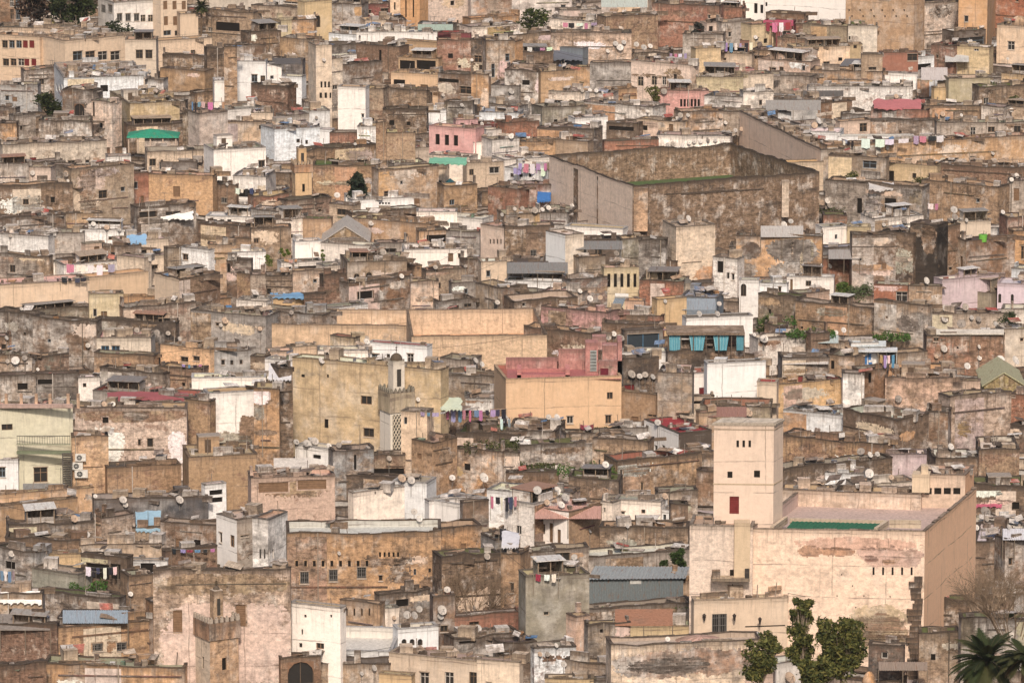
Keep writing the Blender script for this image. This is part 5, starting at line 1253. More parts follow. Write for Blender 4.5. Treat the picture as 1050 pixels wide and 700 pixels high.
# ================================================================== satellite dishes
def dish_mesh():
    mb = MB(); n = 14; c = (.62, .58, .54)
    ringsr = [0, .45, .8, 1.0]; pr = []
    for k in ringsr:
        pr.append([Vector((k * .5 * math.cos(a * 2 * math.pi / n), k * .5 * math.sin(a * 2 * math.pi / n), .11 * k * k)) for a in range(n)])
    for i in range(3):
        for a in range(n):
            b = (a + 1) % n
            if i == 0: mb.poly([pr[0][0], pr[1][a], pr[1][b]], None, c)
            else: mb.poly([pr[i][a], pr[i + 1][a], pr[i + 1][b], pr[i][b]], None, c)
    for a in range(n):
        b = (a + 1) % n; mb.tube(pr[3][a], pr[3][b], .014, .014, 4, (.5, .47, .44))
    for q in (pr[3][11], pr[3][9], pr[3][7]): mb.tube(q, (0, -.05, .42), .012, .012, 4, (.3, .3, .3))
    mb.box((-.04, -.1, .36), (.08, 0, 0), (0, .09, 0), (0, 0, .1), (.35, .33, .3))
    mb.box((-.07, -.07, -.12), (.14, 0, 0), (0, .14, 0), (0, 0, .12), (.25, .24, .23))
    o = mb.build('satellite_dish', DISHM, loc=(0, 0, 0)); me = o.data
    bpy.data.objects.remove(o); return me
def tint_copy(me, k):
    m = me.copy(); d = m.color_attributes['Col'].data
    for q in d: q.color = (q.color[0] * k[0], q.color[1] * k[1], q.color[2] * k[2], 1)
    return m
DM = dish_mesh(); DV = [DM, tint_copy(DM, (.8, .78, .76)), tint_copy(DM, (1.05, 1.04, 1.02)), tint_copy(DM, (.6, .56, .52)), tint_copy(DM, (.7, .7, .7)), tint_copy(DM, (.75, .6, .48)), tint_copy(DM, (.45, .42, .4))]
STEM = {}
bpy.context.view_layer.update(); DG_ = bpy.context.evaluated_depsgraph_get()
def clear_y(c, rad):
    """distance at which a thing seen at c stands clear of what is in front of it"""
    o = Vector((0, 0, HC)); d = c - o; L = d.length; d.normalize(); best = c.y
    for dx, dz in ((0, 0), (rad * .8, 0), (-rad * .8, 0), (0, rad * .8), (0, -rad * .8)):
        e = (c + Vector((dx, 0, dz)) - o).normalized(); ok, loc, *_ = scn.ray_cast(DG_, o, e, distance=L)
        if ok and loc.y < best: best = loc.y - .12 - rad * .35
    return best
def dish(x, y, dia, g):
    # disc centre at photo pixel x, y
    foot, H = locate(x, y + dia * .62)
    Y = foot.y; D = dia / ppm(Y) * random.uniform(.72, 1.0); c = P(x, y, Y)
    Yc = clear_y(c, D * .5)
    if Yc < Y - .01: D *= Yc / Y; Y = Yc; c = P(x, y, Y)
    ok, loc, *_r = scn.ray_cast(DG_, c - Vector((0, 0, .1)), Vector((0, 0, -1)), distance=6)
    if ok: zf = loc.z
    elif H is not None: zf = H['zr'] if inside(c, H['C']) else roofz(Y)
    else: zf = roofz(Y) - .6
    if c.z - zf > 3.5: zf = c.z - 1.2
    lb = 'satellite dish on the ' + (H['label'] if H else 'rooftops')
    wd = lb.split()
    if len(wd) > 16: lb = ' '.join(wd[:16])
    root = empty('satellite_dish', (c.x, Y, min(zf, c.z - .3)), lb, 'satellite dish', 'satellite dishes on the rooftops')
    o = bpy.data.objects.new('reflector', random.choice(DV)); col_main.objects.link(o); o.parent = root
    o.location = (0, 0, c.z - root.location.z); o.scale = (D, D, D)
    az = R(random.gauss(24, 13)); el = R(random.uniform(22, 42))
    dr = Vector((math.sin(az), -math.cos(az) * math.cos(el), math.sin(el))); o.rotation_euler = dr.to_track_quat('Z', 'Y').to_euler()
    h = c.z - root.location.z
    k = round(h, 1)
    if k not in STEM:
        mb = MB(); mb.tube((0, .0, 0), (0, .0, 1), .03, .03, 5, (.22, .2, .18)); s = mb.build('mast', DISHM, loc=(0, 0, 0)); STEM[k] = s.data; bpy.data.objects.remove(s)
    s = bpy.data.objects.new('mast', STEM[k]); col_main.objects.link(s); s.parent = root; s.scale = (1, 1, h); s.location = (0, D * .1, 0)
for (r_, c_), t in DISH.items():
    T_(r_, c_)
    for q in t.split():
        a = [float(v) for v in q.split(',')]; dish(TX(a[0]), TY(a[1]), a[2] / SC, 0)
# ================================================================== laundry
for (r_, c_), L in LAUN.items():
    T_(r_, c_)
    for x0, x1, y, h, p, lb in L:
        if not lb: continue
        X0, X1, Yp, hp = TX(x0), TX(x1), TY(y), h / SC
        f, H = locate((X0 + X1) / 2, Yp + hp + 1)
        Yd = f.y
        for xx in (.1, .5, .9): Yd = min(Yd, clear_y(P(X0 + (X1 - X0) * xx, Yp + hp * .5, f.y), hp * .45 / ppm(f.y)))
        a, b = P(X0, Yp, Yd), P(X1, Yp, Yd); drop = hp / ppm(Yd)
        root = empty('laundry_line', ((a.x + b.x) / 2, Yd, a.z - drop - .3), lb, 'laundry', 'washing hung out on the rooftops')
        mb = MB(); n = 8; zt = lambda t: -4 * t * (1 - t) * .15
        for i in range(n):
            t0, t1 = i / n, (i + 1) / n
            mb.tube(a.lerp(b, t0) + Vector((0, 0, zt(t0))), a.lerp(b, t1) + Vector((0, 0, zt(t1))), .012, .012, 4, (.3, .3, .28))
        for q in (a, b): mb.tube(q - Vector((0, 0, drop + 1.2)), q + Vector((0, 0, .1)), .03, .03, 5, (.25, .2, .15))
        mb.build('line', TRIM, root)
        N = len(p); L_ = (b - a).length
        for i, ch in enumerate(p):
            cc = {'P': (.60, .16, .30), 'W': (.72, .70, .68), 'K': (.03, .03, .04), 'X': (.32, .02, .05), 'L': (.34, .27, .50), 'U': (.10, .28, .45), 'D': (.05, .06, .14), 'O': (.60, .28, .10), 'S': (.55, .42, .36), 'Q': (.62, .36, .26), 'R': (.45, .08, .07), 'G': (.3, .3, .3), 'E': (.1, .5, .12)}[ch]
            gy = sum(cc) / 3; cc = tuple((v * .72 + gy * .28) * random.uniform(.8, 1.1) for v in cc)
            s0 = (i + random.uniform(.0, .3)) / N; s1 = (i + random.uniform(.6, 1.05)) / N; dd = drop * random.uniform(.45, 1.15); cb = MB(); m = 5
            g = [[None] * (m + 1) for _ in range(4)]
            for u in range(m + 1):
                t = s0 + (s1 - s0) * u / m; q = a.lerp(b, t)
                for v in range(4):
                    g[v][u] = (q.x + random.uniform(-.02, .02), q.y - .03 + .05 * math.sin(u * 2.1 + v), q.z + zt(t) - dd * v / 3 * (1 - .06 * math.sin(u * 1.7)))
            for v in range(3):
                for u in range(m): cb.poly([g[v][u], g[v][u + 1], g[v + 1][u + 1], g[v + 1][u]], None, cc)
            cb.build('cloth', CLOTH, root)
# ================================================================== sheets, awnings, tarpaulins
def sheet(x0, x1, y0, y1, c, lb, nm):
    """y0 far edge, y1 near edge (photo pixels)"""
    f, H = locate((x0 + x1) / 2, y1 + 2)
    Yn = f.y
    for xx in (.1, .5, .9): Yn = min(Yn, clear_y(P(x0 + (x1 - x0) * xx, y1, Yn), .2))
    wpx = (x1 - x0) / ppm(Yn); nearz = P(x0, y1, Yn).z
    dep = min(6.0, max(1.6, (y1 - y0) / ppm(Yn) * 2.2)); Yf = Yn + dep
    A, B = P(x0, y1, Yn), P(x1, y1, Yn); Cc, Dd = P(x1 - wpx * .0, y0, Yf), P(x0, y0, Yf)
    c = PAL[c] if isinstance(c, str) else c; c = (*c, .3)
    root = empty(nm, ((A.x + B.x) / 2, Yn + dep / 2, nearz - 1.5), lb, {'tarpaulin': 'tarpaulin', 'awning': 'awning', 'sheet_roof': 'metal roof'}[nm])
    mb = MB()
    if nm == 'tarpaulin':
        n, m = 12, 5; G = []
        for j in range(m + 1):
            row = []
            for i in range(n + 1):
                p = A.lerp(B, i / n).lerp(Dd.lerp(Cc, i / n), j / m); e = .16 * noise.noise(p * .9) + .08 * noise.noise(p * 2.3)
                k = (.25 if 0 < i < n and 0 < j < m else .8)
                row.append(Vector((p.x + .2 * noise.noise(p * 1.7), p.y, p.z + e * 2 * k)))
            G.append(row)
        for j in range(m):
            for i in range(n):
                u = [G[j][i], G[j][i + 1], G[j + 1][i + 1], G[j + 1][i]]; mb.poly(u, None, c)
        for i in range(n): mb.poly([G[0][i], G[0][i + 1], G[0][i + 1] - Vector((0, 0, .25)), G[0][i] - Vector((0, 0, .2 + .2 * (i % 2)))], None, c)
        mb.build('sheet', CLOTH, root, smooth=True)
    elif nm == 'sheet_roof':
        n = max(6, int((B - A).length / .22)); k = 2 * n
        for i in range(k):
            h0, h1 = (.05 if i % 2 else 0), (0 if i % 2 else .05); t0, t1 = i / k, (i + 1) / k; z = Vector((0, 0, 1))
            q = [A.lerp(B, t0) + z * h0, A.lerp(B, t1) + z * h1, Dd.lerp(Cc, t1) + z * h1, Dd.lerp(Cc, t0) + z * h0]
            uv = [(t0 * 20, 0), (t1 * 20, 0), (t1 * 20, dep), (t0 * 20, dep)]
            mb.poly(q, uv, c); mb.poly([p - z * .03 for p in q], uv, c)
        mb.build('sheet', SHEET, root)
    else:
        z = Vector((0, 0, .14)); q = [A, B, Cc, Dd]
        mb.poly([p + z for p in q], None, c); mb.poly(q, None, c)
        for i in range(4): mb.poly([q[i], q[(i + 1) % 4], q[(i + 1) % 4] + z, q[i] + z], None, c)
        mb.build('slab', ROOF, root)
    if nm != 'tarpaulin':
        for q in (A, B, A.lerp(B, .5)):
            pb = MB(); pb.tube((q.x, q.y + .1, q.z - 2.2), (q.x, q.y + .1, q.z), .05, .05, 5, (.2, .16, .12)); pb.build('post', TRIM, root)
for (r_, c_), L in TARP.items():
    T_(r_, c_)
    for x0, x1, y0, y1, c, lb, nm in L:
        if lb: sheet(TX(x0), TX(x1), TY(y0), TY(y1), c, lb, nm)
# ================================================================== green things
def leaf_blob(mb, c, r, n, size, cols, flat=1.0, gap=.25):
    for _ in range(n):
        while True:
            p = Vector((random.uniform(-1, 1), random.uniform(-1, 1), random.uniform(-1, 1)))
            if p.length < 1 and noise.noise(p * 1.7 + c * .31) > -gap: break
        p = p.normalized() * (p.length ** .6) * (1.0 + .55 * noise.noise(p * 2.3 + c * .7)) * (1.25 if random.random() < .08 else 1)
        q = Vector((c.x + p.x * r[0], c.y + p.y * r[1], c.z + p.z * r[2]))
        a = Vector((random.gauss(0, 1), random.gauss(0, 1), random.gauss(0, .7) * flat)).normalized(); b = a.cross(Vector((random.gauss(0, 1), random.gauss(0, 1), random.gauss(0, 1)))).normalized()
        s = size * random.uniform(.6, 1.3); cc = random.choice(cols); f = random.uniform(.7, 1.3)
        mb.poly([q - a * s, q + b * s * .45, q + a * s, q - b * s * .45], None, tuple(v * f for v in cc))
GR = [(.055, .075, .022), (.08, .10, .03), (.035, .05, .018), (.10, .105, .035)]
def tree(x, yb, yt, wpx, label, Y=None, cols=GR, n=1600, trunk=True, lobes=7, size=.2, name='tree', cat='tree'):
    """x centre; yb foot, yt top, in photo pixels"""
    Y = Y or Dm(yb + 6); b = P(x, yb, Y); t = P(x, yt, Y); h = t.z - b.z; r = wpx / 2 / ppm(Y)
    root = empty(name, (b.x, Y, b.z), label, cat)
    g = MB(); mb = MB(); ch = h * (.72 if trunk else 1.0); cz = t.z - ch / 2
    for i in range(lobes):
        a = random.uniform(0, 6.28); rr = r * (.62 if lobes < 24 else .85) * random.uniform(.3, 1); zz = (i / max(1, lobes - 1) - .5) * ch * .82
        k = 1 - max(0, zz) / ch * .8
        c = Vector((b.x + math.cos(a) * rr, Y + math.sin(a) * rr, cz + zz)); lr = r * random.uniform(.36, .62) * k * (.78 if lobes > 24 else 1)
        leaf_blob(g, c, (lr * 1.05, lr * 1.05, lr * .85), n // lobes, size, cols)
        if trunk:
            m = Vector((b.x, Y, b.z + h * .25)); mb.tube(m, c, .04 * r + .03, .03, 5, (.26, .21, .16))
            for _ in range(3): e = c + Vector((random.uniform(-1, 1), random.uniform(-1, 1), random.uniform(0, 1))) * lr * 1.1; mb.tube(m.lerp(c, .6), e, .03, .012, 4, (.24, .19, .14))
    g.build('crown', LEAF, root)
    if trunk: mb.tube(b - Vector((0, 0, 6)), Vector((b.x, Y, b.z + h * .3)), .16 + r * .05, .09, 7, (.12, .09, .06)); 
    mb.build('trunk', BARK, root) if mb.v else None
def grass(x0, x1, y, h, lb, Y=None, cols=((.06, .14, .03), (.09, .19, .04), (.10, .13, .04)), n=700, dep=3.5, size=.16):
    """low plants along photo pixels x0..x1, foot at y"""
    f, H = locate((x0 + x1) / 2, y); Yd = Y or f.y; mb = MB(); hh = h / ppm(Yd)
    a, b = P(x0, y, Yd), P(x1, y, Yd)
    for _ in range(n):
        t = random.random(); q = a.lerp(b, t); up = hh * max(.1, .6 + .8 * noise.noise(Vector((q.x * .6, 0, 3)))) * random.random()
        q = Vector((q.x, q.y + random.uniform(0, dep), q.z + up)); s = size * random.uniform(.5, 1.4)
        d = Vector((random.gauss(0, 1), random.gauss(0, 1), random.gauss(.4, 1))).normalized(); e = d.cross(Vector((random.gauss(0, 1), .3, random.gauss(0, 1)))).normalized()
        cc = random.choice(cols); k = random.uniform(.7, 1.25); mb.poly([q - d * s, q + e * s * .5, q + d * s, q - e * s * .5], None, tuple(v * k for v in cc))
    o = mb.build('grass', LEAF, loc=(a.x, a.y, a.z)); tag(o, kind='stuff', label=lb)
DG = [(.02, .03, .014), (.035, .045, .018), (.05, .06, .025)]
T_(0, 0)
tree(TX(245), TY(112), TY(-30), 30, 'dark tree behind the white apartment block, left one', cols=DG, n=1500, lobes=9, size=.4)
tree(TX(320), TY(112), TY(-40), 36, 'broad olive tree directly left of the long white apartment block', cols=[(.045, .06, .02), (.03, .04, .015)], n=1800, lobes=9, size=.4)
tree(TX(140), TY(110), TY(-30), 34, 'reddish dark tree right of the shuttered brown brick house', cols=[(.06, .035, .025), (.03, .025, .02)], n=1500, lobes=9, size=.4)
tree(TX(470), TY(152), TY(104), 36, 'low dark green bush in front of the white apartment block', cols=DG, n=900, trunk=False, size=.3, name='bush', cat='bush')
tree(TX(190), TY(452), TY(378), 27, 'dark olive tree among grey houses at far left', cols=[(.05, .06, .02), (.03, .04, .015)], n=1200, trunk=False, size=.3)
tree(TX(378), TY(160), TY(115), 12, 'small dark bush above the cream roof', cols=DG, n=400, trunk=False, size=.3, name='bush', cat='bush')
T_(0, 2)
tree(TX(108), TY(105), TY(42), 32, 'leafy green bush near the top beside the long pale wall', cols=GR, n=1100, trunk=False, size=.3, name='bush', cat='bush')
tree(TX(762), TY(150), TY(92), 16, 'dark grey-green bush beside the small pale orange room', cols=[(.06, .06, .05), (.04, .04, .035)], n=600, trunk=False, size=.25, name='bush', cat='bush')
tree(TX(585), TY(404), TY(345), 17, 'yellow-green bush under the four tall windows', cols=[(.16, .15, .05), (.11, .12, .04)], n=600, trunk=False, size=.22, name='bush', cat='bush')
T_(1, 1)
tree(TX(425), TY(125), TY(38), 30, 'dark blue-green trees against the yellow-ochre mossy wall', cols=[(.03, .045, .03), (.045, .055, .035)], n=1500, trunk=False, lobes=8, size=.3)
tree(TX(320), TY(30), TY(-25), 26, 'dark spreading tree above the yellow-ochre mossy wall', cols=DG, n=900, trunk=False, lobes=6, size=.3)
for x, y0, y1, w_, lb in ((115, 356, 332, 10, 'potted green plant left of the blank white square house'), (68, 390, 360, 14, 'sprawling pot plant at the corner of the tiered balcony'), (280, 378, 334, 8, 'tall yellow-green plant beside the blank white square house'), (182, 262, 248, 6, 'small yellow plant on the white low house'), (135, 352, 336, 7, 'small potted plant on the brick rail')):
    tree(TX(x), TY(y0), TY(y1), w_, lb, cols=[(.10, .16, .03), (.16, .18, .04)], n=350, trunk=False, lobes=3, size=.14, name='potted_plant', cat='plant')
T_(1, 3)
tree(TX(335), TY(505), TY(470), 20, 'bright green bush on the salmon plant bed', cols=[(.08, .14, .03), (.12, .16, .04)], n=700, trunk=False, size=.18, name='bush', cat='bush')
tree(TX(398), TY(512), TY(485), 30, 'low green creeper above the long tan wall', cols=[(.09, .13, .05), (.14, .15, .09)], n=900, trunk=False, size=.18, name='bush', cat='bush')
tree(TX(350), TY(88), TY(38), 34, 'straggly yellow-green bush on the tan house under the ochre facade', cols=[(.12, .12, .035), (.07, .08, .03)], n=1100, trunk=False, size=.18, name='bush', cat='bush')
tree(TX(650), TY(80), TY(52), 20, 'low bush right of the amber yellow house', cols=[(.10, .10, .035), (.06, .07, .03)], n=600, trunk=False, size=.18, name='bush', cat='bush')
tree(TX(985), TY(640), TY(592), 26, 'dense low bush on the white roofs at the right edge', cols=[(.06, .08, .03), (.035, .05, .02)], n=900, trunk=False, size=.16, name='bush', cat='bush')
grass(TX(-10), TX(150), TY(640), 12, 'bright grass on the mossy bank')
grass(TX(105), TX(300), TY(690), 10, 'bright green grass below the long tan wall', n=1600)
grass(TX(450), TX(600), TY(702), 8, 'bright green grass below the earthen wall', n=1100)
grass(TX(170), TX(340), TY(195), 8, 'weeds below the crumbling wall', n=700, cols=((.05, .07, .025), (.08, .08, .03)))
T_(0, 3)
tree(TX(415), TY(140), TY(112), 20, 'green creeper capping the cream bastion', cols=GR, n=700, trunk=False, size=.25, name='bush', cat='bush')
tree(TX(945), TY(375), TY(340), 22, 'green roof plants beside the amber low house', cols=[(.08, .12, .03), (.05, .07, .02)], n=700, trunk=False, size=.22, name='bush', cat='bush')
tree(TX(1020), TY(430), TY(392), 20, 'green bush on the low cream wall at the right edge', cols=[(.08, .10, .03), (.05, .07, .02)], n=700, trunk=False, size=.22, name='bush', cat='bush')
T_(1, 2)
grass(TX(650), TX(930), TY(52), 8, 'dark green creeper over the back of the great courtyard', n=1600, cols=((.02, .05, .02), (.03, .07, .03), (.05, .07, .03)), dep=6, size=.25, Y=Dm(TY(60)))
tree(TX(1030), TY(660), TY(608), 20, 'dark green plants beside the long clean white parapet', cols=GR, n=700, trunk=False, size=.18, name='bush', cat='bush')
T_(2, 2)
grass(TX(200), TX(440), TY(588), 12, 'strip of grass along the dark grey roof', n=1300, dep=5)
grass(TX(0), TX(190), TY(560), 8, 'grass on the low brown terraces', n=700, cols=((.07, .09, .03), (.11, .11, .04)))
grass(TX(245), TX(420), TY(398), 5, 'weeds on the long stained wall coping', n=500, cols=((.10, .10, .035), (.06, .07, .03)), dep=1.5)
T_(2, 1)
grass(TX(840), TX(1060), TY(490), 12, 'moss and weeds on the dark mossy wall', n=1100, cols=((.09, .10, .03), (.06, .07, .025)), dep=5)
grass(TX(985), TX(1060), TY(548), 10, 'bright grass on the ruined tan wall', n=500)
T_(2, 0)
tree(TX(235), TY(135), TY(102), 18, 'round green bush at far left among brown roofs', cols=[(.06, .09, .03), (.03, .05, .02)], n=700, trunk=False, size=.18, name='bush', cat='bush')
T_(3, 2)
tree(TX(690), TY(232), TY(168), 20, 'dense green bush above the blue-grey metal shed', cols=[(.06, .10, .025), (.04, .065, .02)], n=1500, trunk=False, size=.15, name='bush', cat='bush')
tree(TX(625), TY(228), TY(212), 10, 'small weed tuft above the blue-grey metal shed', cols=[(.05, .08, .025)], n=350, trunk=False, size=.14, name='bush', cat='bush')
grass(TX(340), TX(720), TY(405), 3, 'weeds at the foot of the metal shed', n=500, dep=1.2, size=.1)
T_(3, 0)
grass(TX(270), TX(420), TY(355), 14, 'weeds on the overgrown brown wall', n=800)
T_(3, 3)
grass(TX(640), TX(760), TY(372), 18, 'yellowish weeds at the foot of the mansion corner', n=1500, cols=((.14, .13, .04), (.07, .09, .03)), dep=2, size=.14)
OG = [(.13, .135, .04), (.08, .09, .028), (.18, .165, .05), (.055, .068, .025)]
tree(TX(165), TY(760), TY(342), 30, 'slender olive-green tree against the white mansion', Y=522, cols=OG, n=5200, lobes=36, size=.22)
tree(TX(320), TY(760), TY(438), 48, 'broad bushy olive-green tree in front of the mansion wall', Y=520, cols=OG, n=9000, lobes=52, size=.22)
tree(TX(8), TY(760), TY(505), 36, 'rounded green tree left of the slender olive-green one', Y=518, cols=OG, n=3600, lobes=26, size=.22)
tree(TX(220), TY(760), TY(600), 38, 'low green shrub between the two mansion trees', Y=517, cols=OG, n=3600, lobes=26, size=.22, trunk=False, name='bush', cat='bush')
def palm(x, yb, yc, rpx, label, Y, n=46, dead=True):
    b, c = P(x, yb, Y), P(x, yc, Y); r = rpx / ppm(Y); root = empty('palm_tree', (b.x, Y, b.z), label, 'palm tree')
    mb = MB(); k = 10
    for i in range(k): mb.tube(b.lerp(c, i / k), b.lerp(c, (i + 1) / k), r * .085 + .05 * (i % 2), r * .08, 8, (.13, .09, .06))
    mb.build('trunk', BARK, root); g = MB()
    for i in range(n):
        a = random.uniform(0, 6.283); e = random.uniform(-.5, 1.25); L = r * random.uniform(.8, 1.1); d0 = Vector((math.cos(a) * math.cos(e), math.sin(a) * math.cos(e), math.sin(e)))
        cc = random.choice([(.04, .055, .02), (.065, .07, .028), (.03, .04, .018)] if e > -.2 else [(.13, .10, .05), (.07, .07, .03)])
        pr = c.copy(); dv = d0.copy(); sN = 9
        for s in range(sN):
            dv = (dv + Vector((0, 0, -.13))).normalized(); nx = pr + dv * L / sN; sd_ = dv.cross(Vector((0, 0, 1)))
            sd_ = sd_.normalized() if sd_.length > .05 else Vector((1, 0, 0)); wl = L * .2 * math.sin(math.pi * (s + .7) / (sN + .6))
            g.tube(pr, nx, .02, .015, 3, (.1, .08, .04))
            for f in range(3):
                o = pr.lerp(nx, f / 3)
                for sg in (-1, 1):
                    tip = o + sd_ * sg * wl + dv * wl * .7 - Vector((0, 0, wl * .25)); g.poly([o - dv * .06, o + dv * .12, tip, o - dv * .09], None, cc)
            pr = nx
    g.build('crown', LEAF, root)
T_(0, 0); palm(TX(803), TY(172), TY(25), 10, 'tall palm tree at the top left beside a blank cream block', Dm(TY(160)), n=60)
T_(3, 3)
palm(TX(900), TY(760), TY(612), 42, 'big dark palm in the bottom right corner', 526, n=80)
palm(TX(1050), TY(780), TY(600), 34, 'palm with drooping dry fronds at the right edge', 522, n=60)
def shrub_bare(x, yb, yt, wpx, label, Y, n=90):
    n = int(n * 1.8)
    b = P(x, yb, Y); h = P(x, yt, Y).z - b.z; r = wpx / 2 / ppm(Y); root = empty('bare_tree', (b.x, Y, b.z), label, 'bare tree'); mb = MB()
    def br(p, d, L, rad, lv):
        q = p + d * L; mb.tube(p, q, rad, rad * .7, 4, (.20, .145, .10))
        if lv == 0: return
        for _ in range(3 if lv > 1 else 4):
            e = (d + Vector((random.gauss(0, .45), random.gauss(0, .45), random.gauss(.12, .3)))).normalized(); br(p.lerp(q, random.uniform(.45, 1)), e, L * random.uniform(.6, .85), rad * .6, lv - 1)
    for i in range(n // 12):
        a = random.uniform(0, 6.28); br(b + Vector((math.cos(a) * r * .5, math.sin(a) * r * .3, 0)), Vector((math.cos(a) * .5, math.sin(a) * .5, 1)).normalized(), h * .34, .06, 4)
    mb.build('trunk', BARK, root)
shrub_bare(TX(1010), TY(520), TY(170), 60, 'tall bare branched tree at the right edge', 540, 110)
shrub_bare(TX(890), TY(420), TY(210), 46, 'leafless brown shrub right of the mansion', 556, 70)
T_(3, 1); shrub_bare(TX(880), TY(460), TY(215), 44, 'tangle of dry creepers in the overgrown ruin', Dm(TY(452)), 60)
# ================================================================== minarets
def crenels(mb, A, B, z, h, n, col, t=.25):
    d = (B - A); L = d.length; d = d / L; nn = Vector((-d.y, d.x, 0)); s = L / n
    for i in range(n):
        o = A + d * (s * (i + .2)); o = Vector((o.x, o.y, z)); mb.box(o, d * s * .6, nn * t, (0, 0, h), col)
        mb.box(o + d * s * .18 + Vector((0, 0, h)), d * s * .25, nn * t, (0, 0, h * .4), col)
def minaret(x0, xc, x1, yt, yb, ylan, lx0, lx1, Y, cols, label, lattice=False, band=None, dome=False):
    """x0..xc left face, xc..x1 front face; shaft top yt; lantern top ylan"""
    pm = ppm(Y); W = (x1 - xc) / pm; Wl = (xc - x0) / pm; S = math.hypot(W, Wl); th = math.atan2(Wl, W)
    fl = P(xc, yt, Y); d = Vector((math.cos(th), math.sin(th), 0)); bk = Vector((-d.y, d.x, 0)); zt = fl.z; zb = gz(Y) - 1; fl.z = 0
    C = [fl, fl + d * S, fl + d * S + bk * S, fl + bk * S]; cen = (C[0] + C[2]) / 2
    root = empty('minaret', (cen.x, cen.y, gz(Y)), label, 'minaret')
    mb = MB(); g, _ = facade(mb, C[0], C[1], zb, zt, .01, [(S * .42, S * .58, zt - S * 1.1 - 1.2, zt - S * 1.1, 's')] if not lattice else [], cols[0], 3)
    g2, _ = facade(mb, C[3], C[0], zb, zt, .01, [(S * .42, S * .58, zt - S * 1.1 - 1.2, zt - S * 1.1, 's')] if not lattice else [], cols[1], 30)
    facade(mb, C[1], C[2], zb, zt, .01, [], cols[0], 60); facade(mb, C[2], C[3], zb, zt, .01, [], cols[0], 90)
    mb.poly([(p.x, p.y, zt - .1) for p in C], None, (.3, .26, .22, .3), 0); mb.build('shaft', MATS, root)
    for o in g + g2: window(root, o, cols[0])
    out = .16; Cp = [cen + (p - cen) * (1 + 2 * out / S) for p in C]
    bb = MB(); hb = band or S * .3
    for i in range(4):
        a, b = Cp[i], Cp[(i + 1) % 4]; bb.poly([(a.x, a.y, zt - hb), (b.x, b.y, zt - hb), (b.x, b.y, zt + .15), (a.x, a.y, zt + .15)], [(i * 5, -.9), (i * 5 + 3, -.9), (i * 5 + 3, -.2), (i * 5, -.2)], cols[2])
    bb.poly([(p.x, p.y, zt + .15) for p in Cp], None, cols[2]); bb.poly([(p.x, p.y, zt - hb) for p in Cp], None, cols[2]); bb.build('balcony_band', MATS, root)
    cb = MB()
    for i in range(4): crenels(cb, Cp[i], Cp[(i + 1) % 4], zt + .15, .42, 6, cols[3], .18)
    cb.build('battlement', MATS, root)
    lw = (lx1 - lx0) / pm / (math.cos(th) + math.sin(th)) * (1.25 if dome else 1); lh = P(xc, ylan, Y).z - zt; lc = MB(); q = cen - d * lw / 2 - bk * lw / 2; bh = lh * (.78 if dome else .86)
    lc.box((q.x, q.y, zt), d * lw, bk * lw, (0, 0, bh), cols[4], 0, (7, 0)); 
    lc.box((q.x, q.y, zt + bh) , d * lw, bk * lw, (0, 0, .08), cols[3], 0)
    lan = lc.build('lantern', MATS, root); db = MB(); n = 10; rr = lw * (.5 if dome else .36)
    for i in range(5):
        a0, a1 = i / 5 * math.pi / 2, (i + 1) / 5 * math.pi / 2
        for k in range(n):
            t0, t1 = k * 2 * math.pi / n, (k + 1) * 2 * math.pi / n
            f = lambda a, t: (cen.x + rr * math.cos(a) * math.cos(t), cen.y + rr * math.cos(a) * math.sin(t), zt + bh + .08 + rr * 1.1 * math.sin(a))
            db.poly([f(a0, t0), f(a0, t1), f(a1, t1), f(a1, t0)], None, cols[5])
    db.tube((cen.x, cen.y, zt + bh + rr), (cen.x, cen.y, zt + bh + rr + lw * .9), .04, .02, 5, (.3, .22, .1)); 
    for k in (.35, .55): db.tube((cen.x, cen.y, zt + bh + rr + lw * k - .07), (cen.x, cen.y, zt + bh + rr + lw * k + .07), .1, .1, 8, (.35, .25, .1))
    db.build('dome', MATS, root)
    nb = MB(); p = q + d * lw * .32 - bk * .01; nb.box((p.x, p.y, zt + bh * .2), d * lw * .36, -bk * .03, (0, 0, bh * .55), (.05, .045, .04)); nb.build('niche', TRIM, root)
    if lattice:
        lt = MB(); z0, z1 = zt - S * 2.9, zt - hb - .25; rows_ = 9; cols_ = 3; m = S * .1
        lt.box((fl + d * m - bk * .03) + Vector((0, 0, z0)), d * (S - 2 * m), bk * .03, (0, 0, z1 - z0), (.06, .06, .05))
        o0 = fl + d * m - bk * .07; cw, chh = (S - 2 * m) / cols_, (z1 - z0) / rows_
        for i in range(cols_):
            for j in range(rows_):
                c = o0 + d * (cw * (i + .5)) + Vector((0, 0, z0 + chh * (j + .5))); e = cw * .5; f = chh * .5; th_ = .06
                for (u0, v0, u1, v1) in ((-e, -f, 0, f), (0, f, e, -f), (-e, f, 0, -f), (0, -f, e, f)):
                    a = c + d * u0 + Vector((0, 0, v0)); b = c + d * u1 + Vector((0, 0, v1)); lt.tube(a, b, th_, th_, 4, (.55, .48, .38))
        lt.build('lattice_panel', TRIM, root)
    return root
S_ = lambda c, w: (*c, w)
T_(2, 1)
minaret(TX(500), TX(545), TX(638), TY(252), TY(480), TY(92), TX(541), TX(595), Dm(TY(478)),
        [S_((.74, .68, .58), .05), S_((.78, .73, .66), .05), S_((.50, .42, .30), .3), S_((.42, .41, .33), .4), S_((.66, .60, .52), .1), S_((.40, .29, .13), .3)], 'patterned minaret with black and white lattice and a brass topped lantern', lattice=True, band=2.2, dome=True)
T_(3, 0)
